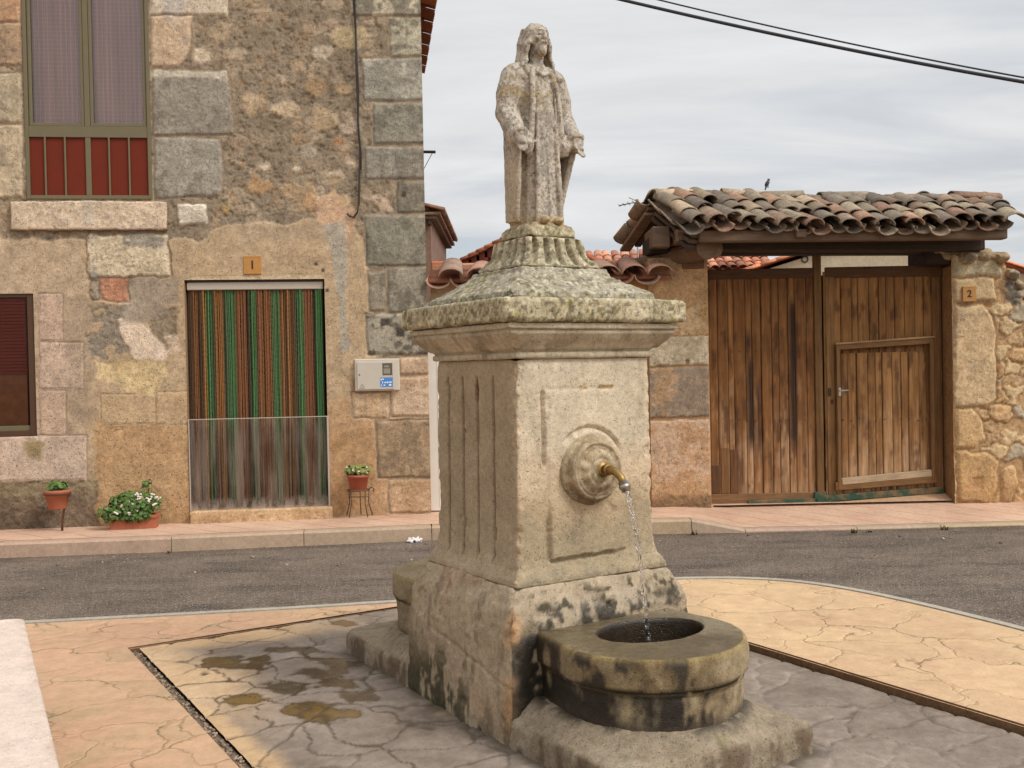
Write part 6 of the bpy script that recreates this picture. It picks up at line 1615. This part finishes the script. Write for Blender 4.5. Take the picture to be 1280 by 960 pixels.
# rising threshold under the right leaf
mb = MB(); u0, z0 = GF.uz(888, 632, GO); u1, z1 = GF.uz(1030, 628, GO); u2, z2 = GF.uz(1180, 616, GO)
V = []
for u, z in ((u0, z0), (u1, z1), (u2, z2)): V += [(u, .02, .052), (u, .20, z), (u, .45, z), (u, .45, -.1), (u, .02, -.1)]
mb.add(V, [(0, 1, 6, 5), (1, 2, 7, 6), (5, 6, 11, 10), (6, 7, 12, 11)], lin((176, 142, 110))); o = mb.build('threshold', stone_mat('cement_threshold', 20, .2, .4, .005, .3, 60), gate)
mb = MB(); a, b, z0, z1 = gb(888, 337, 1180, 640, -.5); mb.box(a - .1, b + .1, .30, .32, .06, z1 - .1, 0, col=lin((30, 24, 18))); mb.build('backing_boards', M_gatewood, gate)

# tiled canopy over the gate
can = gthing('gate_canopy', 'sagging old clay-tile canopy on rough timber beams above the wooden gate', 'gate canopy')
def gp(x, y, off): u, z = GF.uz(x, y, off); return Vector((u, -off, z))
rt = random.Random(21)
PAL = ((134, 117, 98), (150, 126, 104), (128, 116, 100), (156, 138, 114), (146, 116, 94), (140, 126, 106), (120, 108, 94), (150, 136, 114))
R0, R1 = gp(822, 250, -.15), gp(1232, 256, -.15); E0_, E1_ = gp(868, 284, .52), gp(1262, 283, .50)
B0_, B1_ = gp(790, 297, -.95), gp(1190, 285, -.95)
ncol = 20
def slope(Ra, Rb, Ea, Eb, nrow, flipn, seed):
    mb = MB(); rr = random.Random(seed); dk = MB()
    for i in range(ncol):
        for kind in (0, 1):
            t = -.018 + (i + (.5 if kind else 0)) / (ncol - .9)
            ea = Ea.lerp(Eb, t); ra = Ra.lerp(Rb, t); sag = -.035 * math.sin(math.pi * t) + rr.uniform(-.022, .022); up = (ra - ea); Ln = up.length; up.normalize()
            right = (Eb - Ea).normalized(); nrm = right.cross(up).normalized()
            if nrm.z < 0: nrm = -nrm
            right = up.cross(nrm).normalized()
            tl = Ln / nrow * 1.30
            for j in range(nrow):
                if kind and rr.random() < .02: continue
                s = j * Ln / nrow - .05 + rr.uniform(-.055, .045)
                p = ea + up * s + nrm * ((.045 if not kind else .085) + .010 * rr.random()) + Vector((0, 0, sag)) + right * rr.uniform(-.022, .022)
                M = Matrix((right, up, nrm)).transposed().to_4x4(); M.translation = p
                M = M @ Matrix.Rotation(rr.uniform(-.16, .16), 4, 'Z') @ Matrix.Rotation(rr.uniform(-.05, .03) - .045, 4, 'X') @ Matrix.Rotation(rr.uniform(-.16, .16), 4, 'Y')
                c = np.array(PAL[rr.randrange(len(PAL))], float) * rr.uniform(.82, 1.10)
                tile_geo(mb, M, tl, rr.uniform(.098, .112), rr.uniform(.078, .09), .016, lin(c), n=9, lg=3, flip=not kind)
    return mb
M_oldtile = stone_mat('lichened_old_tile', 20, .34, .7, .008, .5, 70)
slope(R0, R1, E0_, E1_, 3, False, 31).build('front_tiles', M_oldtile, can, True)
slope(R0, R1, B0_, B1_, 3, True, 32).build('back_tiles', M_oldtile, can, True)
mb = MB(); nr = 10; off_y = 0
for i in range(nr):
    a = R0.lerp(R1, i / nr); b = R0.lerp(R1, (i + 1) / nr); d = (b - a).normalized(); a = a + Vector((0, 0, .035 + rt.uniform(-.015, .03) - .03 * math.sin(math.pi * i / nr)))
    side = Vector((0, 0, 1)).cross(d).normalized(); nrm = d.cross(side).normalized()
    if nrm.z < 0: nrm = -nrm; side = -side
    M = Matrix((side, d, nrm)).transposed().to_4x4(); M.translation = a - d * .03
    M = M @ Matrix.Rotation(rt.uniform(-.06, .06), 4, 'Z') @ Matrix.Rotation(rt.uniform(-.05, .09), 4, 'X') @ Matrix.Rotation(rt.uniform(-.12, .12), 4, 'Y')
    c = np.array(PAL[rt.randrange(len(PAL))], float) * rt.uniform(.9, 1.2); tile_geo(mb, M, .50, .125, .105, .018, lin(c), n=10, lg=3)
mb.build('ridge_tiles', M_oldtile, can, True)
# mortar bed and boards under the tiles
mb = MB()
def quad_slab(A, B, C, D, th, col):
    n_ = (B - A).cross(D - A).normalized(); n_ = n_ if n_.z > 0 else -n_
    V = [A, B, C, D] + [q - n_ * th for q in (A, B, C, D)]; mb.add(V, [(0, 1, 2, 3), (7, 6, 5, 4), (0, 4, 5, 1), (1, 5, 6, 2), (2, 6, 7, 3), (3, 7, 4, 0)], col)
dz = Vector((0, 0, -.015))
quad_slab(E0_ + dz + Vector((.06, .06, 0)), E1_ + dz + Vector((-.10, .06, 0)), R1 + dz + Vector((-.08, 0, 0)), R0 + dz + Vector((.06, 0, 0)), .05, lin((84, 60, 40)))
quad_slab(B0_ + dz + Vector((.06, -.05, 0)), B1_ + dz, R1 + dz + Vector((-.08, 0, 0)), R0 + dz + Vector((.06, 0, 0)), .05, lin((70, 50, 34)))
mb.build('roof_boards', M_beam, can)
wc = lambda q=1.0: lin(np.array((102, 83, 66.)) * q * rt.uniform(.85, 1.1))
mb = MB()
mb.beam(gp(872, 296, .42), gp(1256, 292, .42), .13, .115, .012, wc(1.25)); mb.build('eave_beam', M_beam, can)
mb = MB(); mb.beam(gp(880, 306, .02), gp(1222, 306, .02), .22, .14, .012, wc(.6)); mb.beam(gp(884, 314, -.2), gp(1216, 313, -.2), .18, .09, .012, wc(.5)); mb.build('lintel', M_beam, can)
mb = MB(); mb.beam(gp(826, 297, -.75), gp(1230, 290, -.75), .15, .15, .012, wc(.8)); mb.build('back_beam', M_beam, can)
# rafters with ends showing at the left gable and under the eave
M_raft = wood_mat('rafter_wood', (30, 3, 30), .4)
for i in range(9):
    t = (i + .12) / 8.6; e = E0_.lerp(E1_, t) + Vector((.02, .10, -.075)); r = R0.lerp(R1, t) + Vector((.0, 0, -.085)); b = B0_.lerp(B1_, t) + Vector((0, -.06, -.085))
    mb = MB(); mb.beam(e, r, .075, .07, .008, wc(.95)); mb.beam(b, r + Vector((0, .01, 0)), .075, .07, .008, wc(.8)); mb.build('rafter', M_raft, can)
# verge: boards and stacked tiles closing the left gable
mb = MB(); 
for k_ in range(3):
    o_ = Vector((-.02 - .03 * k_, 0, -.02 - .055 * k_)); mb.beam(B0_ + o_ + Vector((0, 0, -.01)), R0 + o_ + Vector((0, 0, -.01)), .12, .035, .006, wc(.85 + .15 * k_)); mb.beam(E0_ + o_ + Vector((.05, .06, -.06)), R0 + o_ + Vector((.05, 0, -.06)), .10, .04, .006, wc(1.0 - .15 * k_))
mb.build('verge_boards', M_beam, can)
# corbel logs on the left pier
for pts_, rad_, c_ in (([gp(796, 333, -.45), gp(826, 324, -.2), gp(868, 314, .12), gp(884, 310, .36)], [.085, .095, .105, .115], (112, 88, 66)), ([gp(858, 318, -.1), gp(894, 309, .30)], [.09, .10], (132, 104, 78))):
    mb = MB(); mb.tube(pts_, rad_, 12, lin(c_)); mb.build('corbel_log', M_beam, can)
def block_part(nm, q, off, y0, y1, c):
    a, b, z0, z1 = gb(*q, off); mb = MB(); mb.box(a, b, y0, y1, z0, z1, .012, col=c); mb.build(nm, M_beam, can)
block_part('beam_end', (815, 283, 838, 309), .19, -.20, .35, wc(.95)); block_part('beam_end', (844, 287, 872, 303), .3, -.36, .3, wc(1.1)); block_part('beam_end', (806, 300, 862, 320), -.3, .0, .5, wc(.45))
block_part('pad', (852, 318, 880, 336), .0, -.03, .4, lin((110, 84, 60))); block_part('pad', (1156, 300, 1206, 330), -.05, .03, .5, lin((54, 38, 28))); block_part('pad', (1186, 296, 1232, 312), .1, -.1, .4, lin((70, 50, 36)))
mb = MB(); a, z = GF.uz(1000, 291, .5); mb.box(a - .05, a + .05, -.55, -.45, z - .05, z + .03, .01, col=wc(1)); mb.build('peg', M_beam, can)

# bird on the ridge
mb = MB(); Bp = R0.lerp(R1, .335) + Vector((0, 0, .155))
Rm = Matrix.Rotation(math.radians(-58), 3, 'Y')
mb.ell((0, 0, .05), (.048, .026, .027), 14, 10, Rm); mb.ell((.022, 0, .098), (.021, .019, .019), 12, 8)
mb.tube([(.036, 0, .098), (.056, 0, .095)], [.008, .002], 6); mb.tube([(-.012, 0, .03), (-.035, 0, -.02), (-.05, 0, -.055)], [.016, .012, .009], 8)
mb.tube([(.002, .02, .07), (-.02, .022, .03), (-.035, .012, .0)], [.012, .013, .005], 8); mb.tube([(.002, -.02, .07), (-.02, -.022, .03), (-.035, -.012, .0)], [.012, .013, .005], 8)
mb.tube([(.005, .010, .02), (.008, .011, -.02)], .005, 6); mb.tube([(.005, -.010, .02), (.008, -.011, -.02)], .005, 6)
bird = lump('bird', plain('dark_plumage', L(58, 56, 60), .6, var=.3, scale=60), None, mb, .0045, None, None, 1)
bird.location = GF.world(np.array([list(Bp)]))[0]; bird.scale = (.72, .72, .72); bird.rotation_euler = (0, 0, GF.a + .5); tag(bird, 'small dark bird perched on the ridge tiles of the gate canopy', 'bird')

# ------------------------------------------------------------------ lean-to in the lane, roofs behind
shed = gthing('garage', 'low lean-to with a white door and wavy tile eave, between the house and the fountain', 'lean-to')
ue = GF.u(846, 480); ze = GF.z(580, 352, .16)
mb = MB(); mb.box(.03, GF.u(815, 480), .06, .5, -.1, ze + .02, .004, col=lin((196, 172, 140))); mb.box(GF.u(760, 480), GF.u(816, 480), .03, .059, -.1, ze + .02, .004, col=lin((182, 138, 94))); mb.box(-.3, ue, 1.9, 2.0, -.1, ze - .1, 0, col=lin((180, 150, 120))); mb.build('wall', M_plaster, shed)
mb = MB(); M_white = plain('white_door_paint', L(222, 214, 200), .5, 0, .4, .05, 6)
mb.box(-.03, .95, .02, .058, .06, 2.18, .006)
for i in range(6): mb.box(.08 + i * .145, .08 + i * .145 + .008, .015, .021, .1, 2.14, .001)
dro = mb.build('door', M_white, shed); mb = MB(); mb.tube([(.86, .02, 1.05), (.86, -.03, 1.05), (.78, -.03, 1.05)], .010, 8); mb.build('handle', M_steel, dro)
mb = MB(); c0 = np.array(GF.world(np.array([[0, 0, 0]]))[0])
upv = Vector((0, math.cos(math.radians(17)), math.sin(math.radians(17))))
tile_slope(mb, (.13, -.16, ze), (1, 0, 0), upv, 9, 1, .26, .62, ((176, 134, 112), (184, 146, 122), (168, 126, 104), (164, 136, 116)), .012, random.Random(8), (.85, 1.1), .66, True, .132)
mb.box(.01, ue - .05, -.08, .44, 0, .03, 0, Matrix.Translation((0, 0, ze + .02)) @ Matrix.Rotation(math.radians(17), 4, 'X'), lin((150, 100, 76)))
mb.build('roof_tiles', M_tile, shed, True)
mb = MB(); mb.box(.01, ue - .15, .46, .60, ze + .14, ze + .25, .02, col=lin((182, 134, 104))); mb.box(.012, .30, .465, .62, ze + .22, ze + .275, .015, col=lin((190, 118, 84))); mb.build('ridge_mortar', M_plaster, shed)

def far_house(name, label, cat, loc): return tag(empty(name, loc), label, cat)
def wpt(x, y, d): return atd(x, y, d)
# long low tiled roof behind the gate
d = 22.0; A = wpt(735, 338, d); Bq = wpt(975, 338, d); h_ = far_house('farm_building', 'long low building with an orange barrel-tile roof seen above the lane wall and gate', 'outbuilding', (A.x, d, 0))
mb = MB(); mb.box(0, Bq.x - A.x, .25, 5, -.1, A.z - .02, 0, col=lin((190, 150, 112))); mb.build('wall', M_plaster, h_)
mb = MB(); zr = wpt(800, 320, d + .9).z
up = Vector((0, .9, zr - A.z)).normalized(); n_ = int((Bq.x - A.x) / .2)
tile_slope(mb, (0, 0, A.z - .05), (1, 0, 0), up, n_, 4, .2, .30, ((178, 120, 92), (190, 138, 108), (164, 106, 82), (176, 126, 100)), .012, random.Random(12), (.8, 1.15))
mb.build('roof_tiles', M_tile, h_, True)
# gabled barn behind the right leaf
d = 20.0; P_ = [wpt(930, 341, d), wpt(1105, 284, d), wpt(1300, 345, d)]; x0 = P_[0].x
h_ = far_house('barn', 'cream gable-ended barn with a tiled verge behind the gate', 'barn', (P_[0].x, d, 0))
mb = MB(); mb.prism([(0.25, -.1), (P_[2].x - x0 - .2, -.1), (P_[2].x - x0 - .2, P_[2].z), (P_[1].x - x0, P_[1].z - .1), (.25, P_[0].z)], 0, 6, lin((184, 168, 140))); wb_ = mb.build('wall', stone_mat('old_cream_plaster', 6, .16, .3, .006, .25, 30), h_)
mb = MB(); q = wpt(1006, 324, d) - Vector((x0, d, 0)); mb.tube([(q.x + .06 * math.cos(t), -.01, q.z + .06 * math.sin(t)) for t in np.linspace(0, 6.28, 17)], .012, 6, cap=False); mb.build('ring', M_black, h_)
mb = MB()
for s_, (p, r) in ((1, (P_[0], P_[1])), (-1, (P_[2], P_[1]))):
    nseg = int((r - p).length / .32); dv = (r - p).normalized()
    for i in range(nseg + 1):
        c_ = p + dv * (i * .32) - Vector((x0, d, 0)); side = Vector((0, 1, 0)); nm = dv.cross(side); nm = nm if nm.z > 0 else -nm
        for yy in (-.08, .14, .36):
            M = Matrix((side, dv, nm)).transposed().to_4x4(); M.translation = Vector((c_.x, yy, c_.z + .02)); tile_geo(mb, M, .40, .10, .085, .015, lin(np.array((204, 130, 92)) * random.uniform(.8, 1.1)), n=6, lg=2)
    A_ = p - Vector((x0, d, 0)); B_ = r - Vector((x0, d, 0))
    V = [(A_.x, -.05, A_.z + .0), (B_.x, -.05, B_.z + .0), (B_.x, 6, B_.z + .0), (A_.x, 6, A_.z + .0), (A_.x, -.05, A_.z + .06), (B_.x, -.05, B_.z + .06), (B_.x, 6, B_.z + .06), (A_.x, 6, A_.z + .06)]
    mb.add(V, [(0, 1, 2, 3), (4, 5, 6, 7), (0, 1, 5, 4), (2, 3, 7, 6), (0, 3, 7, 4), (1, 2, 6, 5)], lin((186, 116, 84)))
mb.build('roof', M_tile, h_, True)
# stepped tile verge beyond the statue's plinth
d = 19.0; A = wpt(578, 328, d); Bq = wpt(668, 282, d); Cq = wpt(750, 330, d)
h_ = far_house('tiled_house', 'distant house with a dark red stepped tile verge just left of the statue base', 'house', (A.x, d, 0)); x0 = A.x
mb = MB(); mb.prism([(0.05, -.1), (Cq.x - x0, -.1), (Cq.x - x0, Cq.z - .1), (Bq.x - x0, Bq.z - .16), (.05, A.z - .12)], .1, 6, lin((150, 84, 60))); mb.build('wall', M_plaster, h_)
mb = MB(); nst = 9
for i in range(nst):
    p = A.lerp(Bq, i / nst) - Vector((x0, d, 0)); p2 = A.lerp(Bq, (i + 1) / nst) - Vector((x0, d, 0))
    mb.box(p.x - .04, p2.x + .03, -.15, 6, p.z - .16, p2.z - .03, .01, col=lin((112, 58, 44)))  # dark steps under orange tiles: lit tops and shaded ends put into the colours
    for yy in np.arange(-.16, 3, .24):
        M = Matrix.Translation((p2.x - .10, yy, p2.z - .06)) @ Matrix.Rotation(math.radians(-66), 4, 'Z') @ Matrix.Rotation(.2, 4, 'X'); tile_geo(mb, Matrix.Translation((p.x - .02, yy, p.z)) @ Matrix.Rotation(math.radians(-90), 4, 'Z') @ Matrix.Rotation(math.radians(22), 4, 'X'), .36, .10, .09, .016, lin(np.array((196, 120, 88)) * random.uniform(.75, 1.1)), n=6, lg=1)
mb.box(Bq.x - x0, Cq.x - x0, -.1, 6, -.03, .03, 0, None, lin((150, 84, 60))) if False else None
V = [(Bq.x - x0, -.15, Bq.z - .12), (Cq.x - x0 + .1, -.15, Cq.z - .1), (Cq.x - x0 + .1, 6, Cq.z - .1), (Bq.x - x0, 6, Bq.z - .12)]; V += [(a, b, c + .1) for a, b, c in V]
mb.add(V, [(0, 1, 2, 3), (4, 5, 6, 7), (0, 1, 5, 4), (2, 3, 7, 6), (0, 3, 7, 4), (1, 2, 6, 5)], lin((170, 98, 70)))
mb.build('roof', M_tile, h_, True)
# brick house peeping past the corner of the old house
d = 17.0; A = wpt(490, 330, d); Bq = wpt(539.5, 330, d); zt_ = wpt(540, 275, d).z; h_ = far_house('brick_house', 'reddish brick house with a jutting tile eave peeping past the old house corner', 'house', (A.x, d, 0))
mb = MB(); mb.box(0, Bq.x - A.x, 0, 4, -.1, zt_, 0, col=lin((132, 106, 90))); mb.build('wall', M_brick, h_)
mb = MB(); xe = wpt(551, 268, d).x - A.x; z1 = wpt(545, 264, d).z; mb.box(-.1, xe - .06, -.12, 4.1, zt_ + .001, zt_ + .06, .01, col=lin((112, 92, 76))); mb.box(-.1, xe, -.16, 4.15, zt_ + .062, z1 - .03, .01, col=lin((128, 104, 86)))
for yy in np.arange(-.1, 4, .2): tile_geo(mb, Matrix.Translation((xe + .06, yy, z1 - .02)) @ Matrix.Rotation(math.radians(90), 4, 'Z') @ Matrix.Rotation(math.radians(15), 4, 'X'), .4, .1, .09, .016, lin(np.array((150, 110, 84)) * random.uniform(.8, 1.1)), n=6, lg=1)
mb.box(-.1, xe - .2, -.1, 4, z1, z1 + .05, .01, col=lin((140, 100, 76))); mb.build('roof', M_tile, h_, True)
mb = MB(); q = wpt(536.5, 274, d - .1) - Vector((A.x, d, 0)); mb.box(q.x - .03, q.x + .03, -.1, 0, q.z - .09, q.z + .05, .008, col=lin((60, 50, 44))); mb.build('bracket', M_beam, h_)
# television aerial beyond the canopy
d = 16.0; mb = MB(); T_ = wpt(796, 249, d); bse = Vector((T_.x, d, -.1)); mb.tube([bse, T_], .014, 6)
a, b = wpt(774, 257, d), wpt(798, 252, d); mb.tube([a, b], .009, 6)
for t in (0, .25, .5, .75, .95):
    c_ = a.lerp(b, t); l = .10 + .12 * t; mb.tube([c_ + Vector((-.25 * l, -l, .0)), c_ + Vector((.25 * l, l, 0))], .005, 5)
mb.tube([wpt(786, 247, d), T_ + Vector((0, 0, -.03))], .006, 5)
tag(mb.build('aerial', plain('grey_aluminium', L(120, 116, 112), .4, .8), None, True), 'thin grey television aerial behind the left end of the gate canopy', 'aerial')
# overhead cables
M_cable = plain('cable_black', L(40, 40, 44), .6)
def overhead(pts, rad, label):
    g = MB(); g.tube([atd(x, y, dd) for x, y, dd in pts], rad, 8)
    tag(g.build('overhead_cable', M_cable, None, True), label, 'cable', 'overhead cables')
def sagline(x0, y0, d0, x1, y1, d1, sag, n=30): return [(x0 + (x1 - x0) * t, y0 + (y1 - y0) * t + 4 * sag * t * (1 - t), d0 + (d1 - d0) * t) for t in np.linspace(0, 1, n)]
overhead(sagline(520, -66, 9.5, 1500, 137, 7.2, 16), .014, 'thicker lower overhead cable crossing the sky at the upper right')
overhead(sagline(560, -70, 9.8, 1500, 133, 7.2, 16), .007, 'thinner upper overhead cable crossing the sky at the upper right')

# ------------------------------------------------------------------ stone bench, litter
zb_ = .42; pa, pb = fl(30, 771, zb_)
BA = math.radians(28.0); bx0, by0 = gz(30, 771, zb_); ex_, ey_ = (math.cos(BA), math.sin(BA)), (-math.sin(BA), math.cos(BA))
bench = empty('stone_bench', (bx0 - .26 * ex_[0] - 1.4 * ey_[0], by0 - .26 * ex_[1] - 1.4 * ey_[1], 0), BA); tag(bench, 'pinkish white stone slab bench at the lower left corner of the paving', 'bench')
M_bench = stone_mat('pinkish_stone', 34, .12, .45, .004, .32, 130)
def bench_slab():
    pr = resample([(.26, .33), (.26, .408), (.257, .416), (.248, .42), (.10, .4205), (.004, .4205)], .012); m_ = len(pr); na = 40; nb = 130
    L2 = 1.4; V = []
    t = np.linspace(-1, 1, na, endpoint=False); s = np.linspace(-1, 1, nb, endpoint=False)
    for h, z in pr:
        i_ = .26 - h; hx, hy = h, L2 - i_; hy = max(hy, .003); r = min(.05, hx * .5)
        X = np.concatenate([t * hx, np.full(nb, hx), -t * hx, np.full(nb, -hx)]); Y = np.concatenate([np.full(na, -hy), s * hy, np.full(na, hy), -s * hy])
        qx = np.clip(X, -(hx - r), hx - r); qy = np.clip(Y, -(hy - r), hy - r); dx, dy = X - qx, Y - qy; dl = np.hypot(dx, dy) + 1e-9
        V.append(np.stack([qx + dx / dl * r, qy + dy / dl * r, np.full(len(X), z)], 1))
    V = np.concatenate(V); n1 = fbm(V, 8, 4, 171); n2 = fbm(V, 30, 4, 172); V2 = V.copy(); V2[:, 2] += n1 * .002 + n2 * .0008
    c = np.array((206, 188, 172.)) + (n1 * 9 + n2 * 8)[:, None]; ed_ = sstep(.05, .0, .26 - np.abs(V[:, 0])); c = tint(c, ed_ * sstep(-.2, .3, n1 + n2) * .4, (160, 142, 122)); c = tint(c, sstep(.2, .5, n1) * .4, (206, 182, 166)); c = tint(c, sstep(.3, .5, n2) * .3, (188, 172, 156))
    mesh_obj('seat', V2, grid_faces(m_, 2 * (na + nb), True), M_bench, bench, True, col=lin(c))
bench_slab()
for y in (-.9, .9):
    mb = MB(); mb.box(-.17, .17, y - .12, y + .12, -.02, .329, .012, col=lin((204, 184, 168))); mb.build('support', M_bench, bench)
mb = MB(); rr = random.Random(2); x, y = gz(518, 678, -.08)
for i in range(9): mb.ell((x + rr.uniform(-.05, .05), y + rr.uniform(-.03, .03), -.08 + rr.uniform(.004, .03)), (rr.uniform(.02, .04), rr.uniform(.02, .03), rr.uniform(.008, .018)), 9, 6, Matrix.Rotation(rr.uniform(-.8, .8), 3, 'Y'))
o = lump('paper_litter', plain('white_paper', L(214, 210, 204), .8, var=.08), None, mb, .006, lambda V, NN: V + NN * (fbm(V, 40, 3, 181) * .008)[:, None], None, 0)
tag(o, 'crumpled white scrap of litter in the gutter left of the fountain', 'litter')

# weeds rooted in the kerb joint
mb = MB(); rw = random.Random(6)
for x, y in ((1068, 665), (868, 667), (1085, 664), (212, 690), (648, 671), (1180, 661)):
    gx_, gy_ = gz(x, y, -.07); s_ = rw.uniform(.5, 1.0)
    for i in range(16):
        a = rw.uniform(0, 6.28); l = rw.uniform(.03, .08) * s_; d_ = Vector((math.cos(a) * .6, math.sin(a) * .6, rw.uniform(.5, 1.2))).normalized(); sd = Vector((-d_.y, d_.x, 0)).normalized() * .006
        p0 = Vector((gx_ + rw.uniform(-.03, .03), gy_ - .01, -.08)); mb.add([p0 - sd, p0 + sd, p0 + d_ * l * .6 + sd * .8, p0 + d_ * l, p0 + d_ * l * .6 - sd * .8], [(0, 1, 2, 3, 4)])
tag(mb.build('weeds', leaf_mat('weed_leaf', L(84, 84, 40), L(120, 104, 58)), None, False, fix=False), 'small dry weeds rooted along the kerb of the far pavement', 'weeds', kind='stuff')
